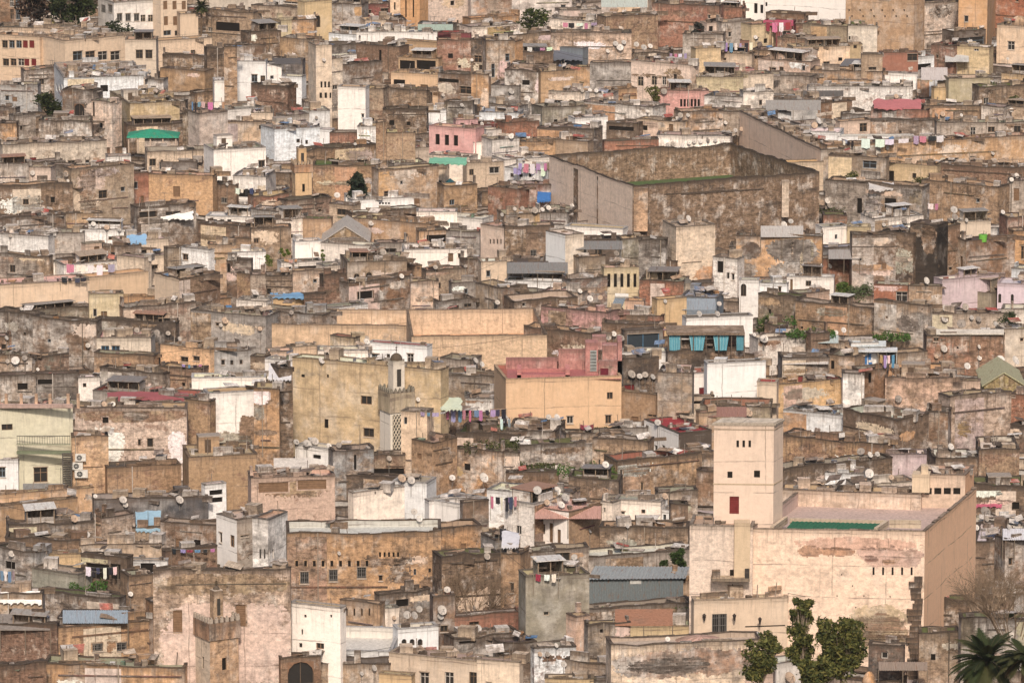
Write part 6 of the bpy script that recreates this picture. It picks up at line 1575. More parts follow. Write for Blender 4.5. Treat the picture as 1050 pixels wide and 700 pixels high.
minaret(TX(770), TX(836), TX(950), TY(470), TY(720), TY(330), TX(832), TX(886), Dm(TY(735)),
        [S_((.46, .30, .19), .45), S_((.60, .50, .40), .25), S_((.38, .23, .15), .5), S_((.58, .50, .42), .2), S_((.42, .30, .20), .5), S_((.5, .40, .3), .3)], 'square brick minaret with pale battlements before the huge pale wall', band=1.5)
T_(0, 1)
minaret(TX(150), TX(166), TX(232), TY(662), TY(800), TY(588), TX(166), TX(206), Dm(TY(810)),
        [S_((.60, .42, .25), .1), S_((.55, .40, .26), .1), S_((.45, .25, .14), .3), S_((.55, .42, .3), .2), S_((.62, .42, .24), .1), S_((.5, .36, .22), .2)], 'tiny cream minaret near the upper left centre', band=1.0)
# ================================================================== special roofs
def gable(x0, x1, yap, ye, Y, dep, cw, cr, label, name='gabled_shed', slope_side=None, over=.3):
    """gable end facing the camera: eaves at ye, apex at yap"""
    A, B = P(x0, ye, Y), P(x1, ye, Y); ap = P((x0 + x1) / 2, yap, Y); root = empty(name, ((A.x + B.x) / 2, Y, A.z - 3), label, 'shed'); z = Vector((0, 0, 1)); y = Vector((0, dep, 0))
    mb = MB(); dn = z * 3; c = (*cw, .5)
    mb.poly([A - dn, B - dn, B, ap, A], [(0, -6), (6, -6), (6, -3), (3, -1), (0, -3)], c); mb.poly([A - dn + y, B - dn + y, B + y, ap + y, A + y], None, c)
    mb.poly([A - dn, A, A + y, A - dn + y], [(0, -5), (0, -2), (6, -2), (6, -5)], c); mb.poly([B - dn, B, B + y, B - dn + y], [(0, -5), (0, -2), (6, -2), (6, -5)], c); mb.build('wall', MATS, root)
    rb = MB(); f = Vector((0, -.25, 0))
    for e in (A, B):
        dr = (e - ap); dr = dr + dr.normalized() * over; q = [ap + f, ap + dr + f, ap + dr + y, ap + y]; up = z * .16
        rb.poly([p + up for p in q], [(0, 0), (4, 0), (4, dep), (0, dep)], (*cr, .4)); rb.poly([p + z * .02 for p in q], None, (*cr, .4)); rb.poly([q[0] + z * .02, q[1] + z * .02, q[1] + up, q[0] + up], None, (*cr, .2)); rb.poly([q[1] + z * .02, q[2] + z * .02, q[2] + up, q[1] + up], None, (*cr, .2))
    rb.build('roof', SHEET, root)
    pb = MB(); W = (B - A).length
    for k in range(1, 8): 
        x = A.x + W * k / 8; hh = (ap.z - A.z) * (1 - abs(k / 4 - 1)); pb.box((x, Y - .04, A.z - .1), (.06, 0, 0), (0, .04, 0), (0, 0, hh), (.16, .11, .07))
    pb.build('boarding', TRIM, root)
T_(1, 1); gable(TX(275), TX(458), TY(243), TY(302), Dm(TY(330)), 9, (.26, .19, .11), (.45, .41, .37), 'house with a pale gabled roof and dark boarded gable')
T_(2, 3); gable(TX(890), TX(1050), TY(165), TY(214), Dm(TY(240)), 10, (.24, .20, .08), (.40, .38, .24), 'gabled shed with a dull yellow-green roof beside the pinkish brick house')
T_(0, 3)
def pitched(x0, x1, yr, ye, Y, dep, c, label, cant=0):
    """one roof slope facing the camera, ridge at yr shifted to the right"""
    A, B = P(x0, ye, Y), P(x1, ye, Y); Cc, Dd = P(x1, yr, Y + dep), P(x0 + cant, yr, Y + dep); z = Vector((0, 0, 1))
    root = empty('slate_roof', ((A.x + B.x) / 2, Y, A.z - 2), label, 'shed'); mb = MB(); q = [A, B, Cc, Dd]
    mb.poly([p + z * .15 for p in q], [(0, 0), (8, 0), (8, 5), (0, 5)], (*c, .2)); mb.poly(q, None, (*c, .2)); mb.poly([A, B, B + z * .15, A + z * .15], None, (*c, .2)); mb.build('roof', SHEET, root)
    mb = MB(); w = (.3, .2, .13, .6); mb.poly([A - z * 2.5, B - z * 2.5, B, A], [(0, -5), (6, -5), (6, -3), (0, -3)], w); mb.poly([B - z * 2.5, B, Cc, Cc - z * 4], [(0, -5), (0, -2), (5, -1), (5, -5)], w); mb.poly([A - z * 2.5, A, Dd, Dd - z * 4], [(0, -5), (0, -2), (5, -1), (5, -5)], w); mb.poly([Dd - z * 4, Cc - z * 4, Cc, Dd], None, w); mb.build('wall', MATS, root)
pitched(TX(290), TX(404), TY(238), TY(294), Dm(TY(300)), 5, (.14, .14, .15), 'dark slate pitched roof beside the little amber house', cant=12)
def dome(x, y, rpx, hpx, c, label, dark=None, flat=1.0, name='domed_roof'):
    f, H = locate(x, y + 1); Y = f.y; r = rpx / ppm(Y); h = hpx / ppm(Y); cc = P(x, y, Y + r * .5); root = empty(name, cc, label, 'dome'); mb = MB(); n = 18
    for i in range(6):
        a0, a1 = i / 6 * math.pi / 2, (i + 1) / 6 * math.pi / 2
        for k in range(n):
            t0, t1 = k * 2 * math.pi / n, (k + 1) * 2 * math.pi / n
            g = lambda a, t: (cc.x + r * math.cos(a) * math.cos(t), cc.y + r * .7 * math.cos(a) * math.sin(t), cc.z + h * math.sin(a) - .05)
            mb.poly([g(a0, t0), g(a0, t1), g(a1, t1), g(a1, t0)], [(t0 * r, -a0), (t1 * r, -a0), (t1 * r, -a1), (t0 * r, -a1)], (*c, .4))
    for k in range(n):
        t0, t1 = k * 2 * math.pi / n, (k + 1) * 2 * math.pi / n; g = lambda t, z: (cc.x + r * math.cos(t), cc.y + r * .7 * math.sin(t), cc.z + z)
        mb.poly([g(t0, -1.2), g(t1, -1.2), g(t1, 0), g(t0, 0)], [(t0 * r, -2), (t1 * r, -2), (t1 * r, -1), (t0 * r, -1)], (*c, .5))
    mb.build('shell', WALL, root, smooth=True)
T_(3, 2); dome(TX(768), TY(556), 34, 13, (.50, .31, .26), 'pink-grey low domed roof in front of the cream villa'); dome(TX(45), TY(600), 20, 12, (.10, .09, .085), 'dark rounded roof at the bottom centre')
T_(3, 3); dome(TX(432), TY(720), 8, 19, (.62, .33, .14), 'orange plaster dome at the bottom edge'); dome(TX(60), TY(612), 15, 18, (.55, .38, .26), 'salmon rounded roof between the mansion trees')
T_(0, 3); dome(TX(1030), TY(100), 10, 10, (.45, .30, .19), 'brown dome at the top right corner')
T_(0, 1); dome(TX(25), TY(470), 11, 8, (.62, .57, .50), 'whitewashed dome left of the blank pale roof')
# green pyramid kiosk
T_(0, 0)
Y = Dm(TY(592)); A, B = P(TX(505), TY(546), Y), P(TX(712), TY(546), Y); dp = (B - A).length * .6; ap = P(TX(602), TY(513), Y + dp / 2)
root = empty('pavilion', ((A.x + B.x) / 2, Y + dp / 2, A.z - 2.5), 'open pavilion with a bright green pyramid roof', 'pavilion')
mb = MB(); q = [A, B, B + Vector((0, dp, 0)), A + Vector((0, dp, 0))]
for i in range(4):
    mb.poly([q[i], q[(i + 1) % 4], ap], [(0, 0), (8, 0), (4, 5)], (.035, .27, .17, .05)); mb.poly([q[i] - Vector((0, 0, .2)), q[(i + 1) % 4] - Vector((0, 0, .2)), q[(i + 1) % 4], q[i]], None, (.05, .3, .2, .05))
mb.build('roof', SHEET, root); mb = MB(); Wd = (B - A).length; i1 = Vector((.8, .8, 0))
mb.box(A + i1 + Vector((Wd * .24, 0, -2.6)), (Wd * .64, 0, 0), (0, dp - 1.6, 0), (0, 0, 2.4), (.52, .45, .4, .3)); mb.build('wall', MATS, root)
for k in (.02, .2, .44, .68, .93): mb = MB(); mb.box(A + Vector((Wd * k, .3, -2.6)), (.22, 0, 0), (0, .22, 0), (0, 0, 2.5), (.45, .35, .28)); mb.build('post', TRIM, root)
# small yellow pyramid and teal peaked canopy
def peak(x0, x1, yap, ye, c, label, back=0):
    Y = Dm(ye + 8); A, B = P(x0, ye, Y), P(x1, ye, Y); W = (B - A).length; ap = P((x0 + x1) / 2, yap, Y + W * .4); root = empty('peaked_canopy', ((A.x + B.x) / 2, Y, A.z - 2), label, 'canopy'); mb = MB(); q = [A, B, B + Vector((0, W * .8, 0)), A + Vector((0, W * .8, 0))]
    for i in range(4): mb.poly([q[i], q[(i + 1) % 4], ap], None, c)
    mb.build('cover', CLOTH, root)
    for p in q: mb = MB(); mb.tube(p - Vector((0, 0, 2)), p, .05, .05, 5, (.3, .25, .2)); mb.build('pole', TRIM, root)
peak(TX(188), TX(222), TY(68), TY(98), (.55, .45, .22), 'small yellow pyramid canopy below the dark trees')
T_(1, 1); peak(TX(742), TX(826), TY(50), TY(92), (.10, .28, .30), 'teal peaked canopy with a pale left slope')
# ================================================================== the white mansion with its tower

def rowtxt(r_, c_, t, **kw):
    T_(r_, c_); a, wi, lb = [q.strip() for q in t.split(';')]; f = a.split(); x0, x1, yt, yb, r = map(float, f[:5])
    return house(TX(x0), TX(x1), TY(yt), TY(yb), r / SC, f[5], f[6], float(f[7]), f[8], wi, lb, **kw)
random.seed(5)
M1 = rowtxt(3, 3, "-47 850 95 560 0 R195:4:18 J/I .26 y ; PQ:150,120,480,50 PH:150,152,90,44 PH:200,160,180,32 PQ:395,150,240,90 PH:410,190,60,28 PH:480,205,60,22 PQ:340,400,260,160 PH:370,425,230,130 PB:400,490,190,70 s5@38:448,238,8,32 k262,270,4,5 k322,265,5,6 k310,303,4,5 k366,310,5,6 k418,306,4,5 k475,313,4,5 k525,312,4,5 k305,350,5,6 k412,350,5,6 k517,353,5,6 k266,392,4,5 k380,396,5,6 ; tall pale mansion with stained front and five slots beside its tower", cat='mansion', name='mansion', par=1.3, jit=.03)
mr = M1['root']; Y0 = M1['D0']
T_(3, 3)
def mroof(x, y, z): return PZ(TX(x), TY(y), z)
zt = M1['zt']; gb = MB(); q = [mroof(100, 84, zt - .05), mroof(462, 89, zt - .05), mroof(492, 66, zt - .05), mroof(128, 56, zt - .05)]
n = 40
for i in range(n):
    a, b, c, d = q[0].lerp(q[1], i / n), q[0].lerp(q[1], (i + 1) / n), q[3].lerp(q[2], (i + 1) / n), q[3].lerp(q[2], i / n); h0, h1 = (0, .07) if i % 2 else (.07, 0); z = Vector((0, 0, 1)); lo_ = Vector((0, 0, -.1))
    gb.poly([a + z * h0 + lo_, b + z * h1 + lo_, c + z * h1, d + z * h0], None, (.035, .13, .075))
gb.build('green_tiles', TRIM, mr)
rm = MB()
def rim(a, b, w=.35, h=.35, dn=.5):
    a, b = Vector(a), Vector(b); d = (b - a).normalized(); nn = Vector((-d.y, d.x, 0)); rm.box(a - Vector((0, 0, dn)), b - a, nn * w, (0, 0, h + dn), (.60, .49, .37, .15), 0)
rim(mroof(52, 84, zt), mroof(108, 44, zt), h=.2); rim(mroof(466, 89, zt), mroof(510, 60, zt), h=.2); rim(mroof(115, 50, zt), mroof(495, 59, zt), h=.15); rim(mroof(512, 62, zt), mroof(640, 64, zt), h=.3)
rm.build('inner_parapet', MATS, mr)
# rubble buttress at the right corner and pink peeled skirt
bt = MB(); base = M1['C'][1]
for i in range(22):
    zz = zt - 4.5 - i * .55; w_ = .9 + .25 * math.sin(i * 1.3) + random.uniform(-.2, .2) + i * .03
    bt.box((base.x - w_ - .2 + random.uniform(-.1, .1), base.y - .25 - i * .02, zz - .56), (w_, .05, 0), (0, .5, 0), (0, 0, .56), (.33, .2, .13, 1), 0, (i * 3, 0))
bt.build('buttress', MATS, mr)
wing = rowtxt(3, 2, "728 980 78 600 42 - I .28 t ; - ; x", par=.25, jit=.02, Y=Y0 + .6, yaw=-6, sink=None, cat='mansion wing', name='mansion_wing')
wing['root']['label'] = 'lower square wing at the left foot of the white tower'; wing['root']['category'] = 'house wing'
tw = MB(); T_(3, 2); pbox(tw, TX(905), TX(968), TY(62), TY(285), Y0 - .2, 1.6, (.60, .47, .33, .1)); tw.build('pier', MATS, wing['root'])
T_(3, 2); lg = MB(); pbox(lg, TX(815), TX(968), TY(284), TY(296), Y0 - .8, 1.4, (.42, .34, .25, .5)); pbox(lg, TX(818), TX(850), TY(254), TY(286), Y0 - .7, .8, (.5, .38, .27, .8)); pbox(lg, TX(948), TX(966), TY(245), TY(284), Y0 - .7, .2, (.03, .03, .03)); lg.build('ledge', MATS, wing['root'])
Yt = PZ(768, 537, wing['zr']).y
TW = rowtxt(2, 2, "825 1100 374 800 0 R36:3:24 I .06 t ; s3@24:915,433,10,28 k880,557,20,26 k986,553,24,28 r889,656,38,70 ; square white tower with a red door and three slots", par=.1, jit=.0, Y=Yt, cat='tower', name='tower', coping=False)
tb = MB(); T_(2, 2); C = TW['C']; cen = (C[0] + C[2]) / 2; zt2 = TW['zt']
for k, (s, h0, h1, c) in enumerate(((1.0, -.5, -.38, (.5, .4, .3, .2)), (1.06, -.02, .16, (.56, .50, .42, .3)), (1.01, .16, .26, (.62, .55, .46, .3)))):
    cc = [cen + (p - cen) * s * (1.02 if k == 0 else 1) for p in C]; tb.box((cc[0].x, cc[0].y, zt2 + h0), Vector((cc[1].x - cc[0].x, cc[1].y - cc[0].y, 0)), Vector((cc[3].x - cc[0].x, cc[3].y - cc[0].y, 0)), (0, 0, h1 - h0), c, 0, (k * 9, 0))
tb.build('roof_slab', MATS, TW['root'])
lb_ = MB(); zl = P(768, TY(612), Yt).z; cc = [cen + (p - cen) * 1.02 for p in C]; lb_.box((cc[0].x, cc[0].y, zl), Vector((cc[1].x - cc[0].x, cc[1].y - cc[0].y, 0)), Vector((cc[3].x - cc[0].x, cc[3].y - cc[0].y, 0)), (0, 0, .14), (.6, .48, .34, .1)); lb_.build('string_course', MATS, TW['root'])
Yr = PZ(965, 521, M1['zr']).y
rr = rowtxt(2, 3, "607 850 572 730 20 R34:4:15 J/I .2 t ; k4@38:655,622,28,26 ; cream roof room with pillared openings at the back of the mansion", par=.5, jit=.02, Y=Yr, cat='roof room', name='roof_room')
rb2 = MB(); T_(2, 3); pbox(rb2, TX(603), TX(672), TY(568), TY(640), Yr - .4, 1.8, (.62, .50, .37, .1), yaw=-8); pbox(rb2, TX(640), TX(668), TY(535), TY(570), Yr - .3, 1, (.62, .50, .37, .1)); rb2.build('corner_block', MATS, rr['root'])
# back wall of the mansion court
rowtxt(2, 3, "75 640 648 700 0 - I .3 t ; - ; long pale back wall of the mansion court", par=.3, jit=.05, Y=PZ(870, 523, M1['zr']).y, cat='wall', name='old_wall')
# ================================================================== pink roof terrace
H = lab('smooth orange house below the pink roof terrace'); T_(2, 2); zr = H['zr']
pt = empty('roof_terrace', ((H['C'][0].x + H['C'][1].x) / 2, H['D0'] + 5, zr), 'deep pink walled roof terrace on the smooth orange house', 'terrace')
PK = (.40, .19, .18, .35)
def rbox(mb, x0, x1, yt, yf, dep, col, z=None, mi=0):
    Yf = PZ((TX(x0) + TX(x1)) / 2, TY(yf), z if z is not None else zr).y; pbox(mb, TX(x0), TX(x1), TY(yt), TY(yf), Yf, dep, col, mi)
w1 = MB()
for a in ((-5, 215, 104, 150, .4), (205, 312, 70, 152, .4), (200, 282, 118, 150, 1.4), (380, 458, 56, 118, 2.2), (365, 458, 116, 176, .6), (340, 395, 20, 72, 1.6), (440, 458, 40, 176, 4)): rbox(w1, *a, PK)
w1.build('wall', MATS, pt); w1 = MB(); rbox(w1, 312, 362, 44, 172, 2.2, (.42, .19, .18, .3)); w1.build('stair_tower', MATS, pt)
w1 = MB(); rbox(w1, 330, 358, 72, 170, 2.0, (.25, .28, .27)); w1.build('grille_door', TRIM, pt) if False else None
Yg = PZ(TX(335), TY(172), zr).y - .06; g1 = MB(); pbox(g1, TX(331), TX(356), TY(74), TY(158), Yg, .05, (.05, .05, .05))
for k in range(6): pbox(g1, TX(331 + k * 4.8), TX(332.4 + k * 4.8), TY(74), TY(158), Yg - .05, .04, (.42, .46, .45))
for k in range(7): pbox(g1, TX(331), TX(356), TY(76 + k * 13), TY(78 + k * 13), Yg - .06, .04, (.42, .46, .45))
g1.build('grille_door', TRIM, pt)
g1 = MB(); pbox(g1, TX(372), TX(404), TY(146), TY(172), PZ(TX(388), TY(176), zr).y - .05, .05, (.12, .02, .03)); g1.build('window', TRIM, pt)
w1 = MB(); L1 = zr + .1
for a in ((40, 250, 172, 186, .3), (52, 240, 148, 162, .3)): rbox(w1, *a, (.56, .22, .21, .15))
rbox(w1, 40, 56, 150, 186, 3, (.56, .22, .21, .15)); rbox(w1, 232, 250, 150, 186, 3, (.56, .22, .21, .15)); w1.build('low_parapet', MATS, pt)
w1 = MB(); A = [PZ(TX(x), TY(y), zr + .03) for x, y in ((0, 190), (455, 190), (455, 120), (0, 120))]; w1.poly(A, None, (.42, .16, .16, .2)); w1.build('floor', ROOF, pt)
# ================================================================== smooth orange courtyard
def pxrow(x0, x1, yt, yb, r, side, c, wr, rf, wi, lb, **kw):
    global OX, OY
    OX, OY = 0, 0
    return house(x0, x1, yt, yb, r, side, c, wr, rf, wi, lb, **kw)
OC = (.62, .47, .34, .25)
pxrow(275, 428, 334, 344, 16, '-', 'N', .3, 'o', '.', 'long low smooth orange courtyard, left half', cat='courtyard', name='courtyard', par=2.2, jit=.03, ic=OC, yaw=-3)
pxrow(422, 561, 345, 372, 27, '-', 'N', .3, 'o', '.', 'tall smooth orange courtyard walls, right half', cat='courtyard', name='courtyard', par=3.2, jit=.03, ic=OC, yaw=4)
pxrow(440, 458, 323, 333, 3, '-', 'N', .1, 'o', '.', 'small orange turret on the left courtyard wall', cat='turret', name='turret', Y=Dm(336))
# ================================================================== great ruined enclosure
T_(1, 2); rowtxt(1, 2, "175 1245 80 262 0 L325:23 I/B .85 e ; . ; great enclosure with a tall cream side and a brown crumbling front", cat='enclosure', name='great_enclosure', par=4.5, jit=.25, ic=(.24, .16, .11, .8))
rowtxt(0, 3, "-90 330 598 700 0 L330:16 I/T .5 t ; . ; pale sloping wall closing the right of the great enclosure", cat='wall', name='old_wall', par=.5, jit=.1)
GEH = HOUSES[-2]; GE = [H for H in HOUSES if H['name'] == 'great_enclosure'][0]; FLp, BLp = GE['C'][0], GE['C'][3]; sdv = (FLp - BLp).normalized(); son = Vector((sdv.y, -sdv.x, 0)); Ls = (FLp - BLp).length
for t, wd_, c in ((.30, 1.6, (.16, .10, .07, 1)), (.58, .45, (.2, .13, .09, 1))):
    pl = MB(); p = BLp + sdv * Ls * t; pl.box((p.x, p.y, gz(p.y)), sdv * wd_, -son * .1 + son * .13, (0, 0, GE['zt'] - gz(p.y) - .5), c, 0, (t * 90, 0)); pl.build('stained_rib', MATS, GE['root'])
T_(1, 2); pl = MB(); pbox(pl, TX(505), TX(560), TY(88), TY(262), GE['D0'] - .15, .6, (.52, .34, .22, .6)); pl.build('corner_pier', MATS, GE['root'])
T_(1, 3); pl = MB(); fr = GE['C'][1]; xr = TX(98); pbox(pl, TX(84), TX(112), TY(60), TY(205), fr.y - 3.4, .8, (.56, .46, .37, .4)); pl.build('pale_pier', MATS, GE['root'])
# ================================================================== terrace with turquoise curtains
T_(2, 2); H = lab('brown base of the terrace with turquoise curtains'); Yv = H['D0'] + .35
vr = empty('veranda', (P(TX(790), TY(78), Yv).x, Yv, H['zt'] - 1), 'roof terrace closed by turquoise curtains', 'veranda')
vb = MB(); pbox(vb, TX(636), TX(948), TY(4), TY(14), Yv - .3, 5, (.30, .22, .16, .5)); vb.build('roof', MATS, vr)
vb = MB(); pbox(vb, TX(640), TX(946), TY(14), TY(80), Yv + 4.5, .2, (.28, .2, .15)); vb.build('back_wall', TRIM, vr)
for k in range(7): vb = MB(); pbox(vb, TX(640 + k * 50.5), TX(644 + k * 50.5), TY(12), TY(82), Yv, .12, (.12, .09, .07)); vb.build('post', TRIM, vr)
for x0, x1 in ((646, 692), (726, 790), (822, 884), (914, 944)):
    vb = MB(); n = 14; a, b = P(TX(x0), TY(16), Yv + .1), P(TX(x1), TY(16), Yv + .1); z0 = P(TX(x0), TY(76), Yv).z
    for i in range(n):
        p, q = a.lerp(b, i / n), a.lerp(b, (i + 1) / n); yo = [.0, .12]; pinch = lambda t: (t - .5) * (.72 if x1 - x0 > 50 else .9) + .5
        p2, q2 = a.lerp(b, pinch(i / n)), a.lerp(b, pinch((i + 1) / n)); o1, o2 = yo[i % 2], yo[(i + 1) % 2]
        vb.poly([(p.x, p.y + o1, a.z), (q.x, q.y + o2, a.z), (q2.x, q2.y + o2, z0), (p2.x, p2.y + o1, z0)], None, (.13, .36, .45) if i % 3 else (.25, .47, .52))
    vb.build('curtain', CLOTH, vr)
for x0, x1, y0, y1, c in ((696, 718, 24, 50, (.45, .3, .2)), (800, 818, 28, 44, (.5, .45, .4)), (888, 908, 40, 74, (.2, .12, .1))): vb = MB(); pbox(vb, TX(x0), TX(x1), TY(y0), TY(y1), Yv + 2.5, .4, c); vb.build('furniture', TRIM, vr)
# ================================================================== blue-grey corrugated shed
T_(3, 2); Ys = Dm(TY(408)); A, B = P(TX(326), TY(402), Ys), P(TX(702), TY(402), Ys); zt_ = P(TX(500), TY(284), Ys).z; c = (.165, .19, .20, .05); sr = empty('metal_shed', ((A.x + B.x) / 2, Ys, A.z), 'blue-grey corrugated metal shed with a sloping roof', 'shed')
sb = MB(); n = 110
for i in range(n):
    t0, t1 = i / n, (i + 1) / n; o = [0, -.06, -.06, 0]; y0_, y1_ = o[i % 4], o[(i + 1) % 4]; a, b = A.lerp(B, t0), A.lerp(B, t1)
    sb.poly([(a.x, Ys + y0_, A.z), (b.x, Ys + y1_, A.z), (b.x, Ys + y1_, zt_), (a.x, Ys + y0_, zt_)], [(t0 * 34, 0), (t1 * 34, 0), (t1 * 34, 10), (t0 * 34, 10)], c)
sb.poly([(B.x, Ys, A.z), (B.x, Ys + 6, A.z), (B.x, Ys + 6, zt_), (B.x, Ys, zt_)], None, c); sb.poly([(A.x, Ys, A.z), (A.x, Ys + 6, A.z), (A.x, Ys + 6, zt_), (A.x, Ys, zt_)], None, c); sb.build('wall', SHEET, sr)
sb = MB(); A2, B2 = P(TX(318), TY(288), Ys - .5), P(TX(712), TY(284), Ys - .5); C2, D2 = P(TX(728), TY(238), Ys + 6), P(TX(350), TY(234), Ys + 6); c = (.36, .38, .38, .05); zz = Vector((0, 0, 1))
for i in range(n):
    t0, t1 = i / n, (i + 1) / n; o = [0, .07, .07, 0]; h0, h1 = o[i % 4], o[(i + 1) % 4]
    f = 1 + .12 * noise.noise(Vector((i * .35, 0, 0))); sb.poly([A2.lerp(B2, t0) + zz * h0, A2.lerp(B2, t1) + zz * h1, D2.lerp(C2, t1) + zz * h1, D2.lerp(C2, t0) + zz * h0], [(t0 * 34, 0), (t1 * 34, 0), (t1 * 34, 6), (t0 * 34, 6)], tuple(v * f for v in c[:3]))
sb.build('roof', SHEET, sr); sb = MB(); pbox(sb, TX(490), TX(535), TY(289), TY(305), Ys - .1, .03, (.5, .5, .48)); sb.build('plate', TRIM, sr)
# ================================================================== air conditioners, solar heater, drum, balcony, frames
T_(2, 0)
for x0, x1, y0, y1, lb in ((300, 342, 488, 516, 'upper white air conditioner on the orange-tan wall'), (288, 330, 522, 550, 'middle white air conditioner on the orange-tan wall'), (298, 350, 552, 582, 'lower white air conditioner on the orange-tan wall')):
    H = lab('orange-tan wall carrying three white air conditioners'); Ya = H['D0'] - .5; p = P(TX(x0), TY(y1), Ya); r = empty('air_conditioner', p, lb, 'air conditioner'); b = MB(); pbox(b, TX(x0), TX(x1), TY(y0), TY(y1), Ya, .35, (.62, .6, .56)); b.build('casing', TRIM, r)
    q = P(TX(x0 + (x1 - x0) * .38), TY((y0 + y1) / 2), Ya - .02); fb = MB(); n = 16; rr_ = (y1 - y0) / SC / ppm(Ya) * .4
    fb.poly([(q.x + rr_ * math.cos(k * 6.283 / n), q.y, q.z + rr_ * math.sin(k * 6.283 / n)) for k in range(n)], None, (.05, .05, .05)); fb.tube((q.x, q.y - .01, q.z), (q.x, q.y - .04, q.z), rr_ * .3, rr_ * .3, 8, (.4, .4, .38))
    for k in range(8): fb.tube((q.x, q.y - .02, q.z), (q.x + rr_ * math.cos(k * .785), q.y - .02, q.z + rr_ * math.sin(k * .785)), .015, .015, 3, (.5, .5, .48))
    fb.build('fan_grille', TRIM, r)
H = lab('pale green-yellow modern house with a balcony and outside stair'); hr = H['root']; Yh = H['D0']
b = MB(); pbox(b, TX(92), TX(258), TY(606), TY(640), Yh - 1.6, .15, (.22, .22, .22)); pbox(b, TX(92), TX(258), TY(640), TY(656), Yh - 1.6, 1.6, (.50, .47, .36, .2)); b.build('balcony', TRIM, hr)
b = MB(); pbox(b, TX(66), TX(282), TY(478), TY(488), Yh - .7, .7, (.16, .18, .12)); b.build('ledge', TRIM, hr)
b = MB()
for k in range(19): pbox(b, TX(250), TX(288), TY(486 + k * 9), TY(489 + k * 9), Yh - 1.2 + .03 * k, .4, (.10, .09, .08))
for x in (250, 284): pbox(b, TX(x), TX(x + 4), TY(484), TY(655), Yh - 1.3, .1, (.10, .09, .08))
b.build('outside_stair', TRIM, hr)
b = MB()
for k in range(22): pbox(b, TX(68 + k * 10), TX(69.5 + k * 10), TY(416), TY(448), Yh - .5, .04, (.12, .12, .1))
pbox(b, TX(66), TX(280), TY(414), TY(417), Yh - .5, .05, (.12, .12, .1)); pbox(b, TX(66), TX(280), TY(448), TY(452), Yh - .5, .5, (.3, .3, .22)); b.build('railing', TRIM, hr)
for x in (-4, 25, 85, 145, 200, 272, 312): b = MB(); pbox(b, TX(x - 6), TX(x + 6), TY(248), TY(306), Yh + .1, .3, (.50, .34, .24, .2)); b.build('parapet_post', MATS, hr)
b = MB(); pbox(b, TX(-20), TX(290), TY(290), TY(305), Yh - .25, .5, (.55, .40, .36, .2)); b.build('cornice', MATS, hr)
T_(1, 2); f, _ = locate(TX(430), TY(592)); Yp = f.y; A, B = P(TX(402), TY(590), Yp), P(TX(446), TY(590), Yp); C2, D2 = P(TX(472), TY(528), Yp + 1.6), P(TX(430), TY(526), Yp + 1.6)
r = empty('solar_heater', A, 'tilted solar panel with a white tank left of the salmon cube', 'solar heater'); b = MB(); b.poly([A, B, C2, D2], None, (.10, .13, .17)); b.poly([A - zz * .08, B - zz * .08, C2 - zz * .08, D2 - zz * .08], None, (.2, .2, .2))
for i in range(8): b.tube(A.lerp(B, (i + .5) / 8) + zz * .03, D2.lerp(C2, (i + .5) / 8) + zz * .03, .03, .03, 4, (.30, .34, .38))
b.build('panel', DISHM, r); b = MB(); b.tube(D2 + zz * .3 + Vector((0, .1, 0)), C2 + zz * .3 + Vector((.4, .1, 0)), .3, .3, 12, (.6, .58, .55)); b.build('tank', DISHM, r)
T_(1, 3); f, _ = locate(TX(890), TY(300)); p = P(TX(886), TY(302), f.y - .3); b = MB(); b.tube(p, p + zz * 1.0, .55, .6, 14, (.16, .42, .07)); b.tube(p + zz * 1.0, p + zz * 1.05, .3, .3, 10, (.1, .2, .05)); tag(b.build('drum', DISHM, loc=p), 'lime green plastic drum on the small cream rooftop house', 'drum')
T_(1, 2); Yk = Dm(TY(524)); b = MB(); r = empty('chimney', P(TX(718), TY(520), Yk), 'square plastered chimney with a dark pointed cap', 'chimney'); pbox(b, TX(703), TX(735), TY(468), TY(530), Yk, 1.0, (.45, .40, .34, .5)); b.build('shaft', MATS, r)
b = MB(); A, B = P(TX(698), TY(468), Yk), P(TX(740), TY(468), Yk); W = (B - A).length; ap = (A + B) / 2 + Vector((0, W / 2, .7)); q = [A, B, B + Vector((0, W, 0)), A + Vector((0, W, 0))]
for i in range(4): b.poly([q[i], q[(i + 1) % 4], ap], None, (.12, .11, .1))
b.build('cap', TRIM, r)
T_(2, 3); H = lab('white hut with a blue painted panel'); b = MB(); Yq = H['D0'] - .06; pbox(b, TX(400), TX(446), TY(82), TY(140), Yq, .05, (.62, .62, .64)); pbox(b, TX(404), TX(424), TY(96), TY(130), Yq - .02, .02, (.05, .16, .38)); pbox(b, TX(426), TX(440), TY(88), TY(112), Yq - .02, .02, (.05, .16, .38)); pbox(b, TX(430), TX(444), TY(122), TY(134), Yq - .02, .02, (.05, .16, .38)); b.build('painted_panel', TRIM, H['root'])
T_(3, 3); sheet(TX(470), TX(665), TY(616), TY(650), (.30, .24, .2), 'brown tin lean-to at the bottom edge right of the mansion trees', 'sheet_roof')
T_(3, 2)
for i, x in enumerate((786, 906, 1008)): p = P(TX(x), TY(452 + 14 * (i == 2)), lab('cream villa front with a large barred window')['D0'] - .25); b = MB(); b.tube(p, p + zz * .55, .06, .2, 6, (.05, .04, .035)); b.tube(p + zz * .55, p + zz * .75, .22, .04, 6, (.05, .04, .035)); tag(b.build('wall_lamp', TRIM, loc=p), ('wall lantern left of the big barred window', 'wall lantern right of the big barred window', 'small wall lantern at the right end of the cream villa')[i], 'lamp')
b = MB(); T_(3, 1); f, _ = locate(TX(350), TY(560)); 
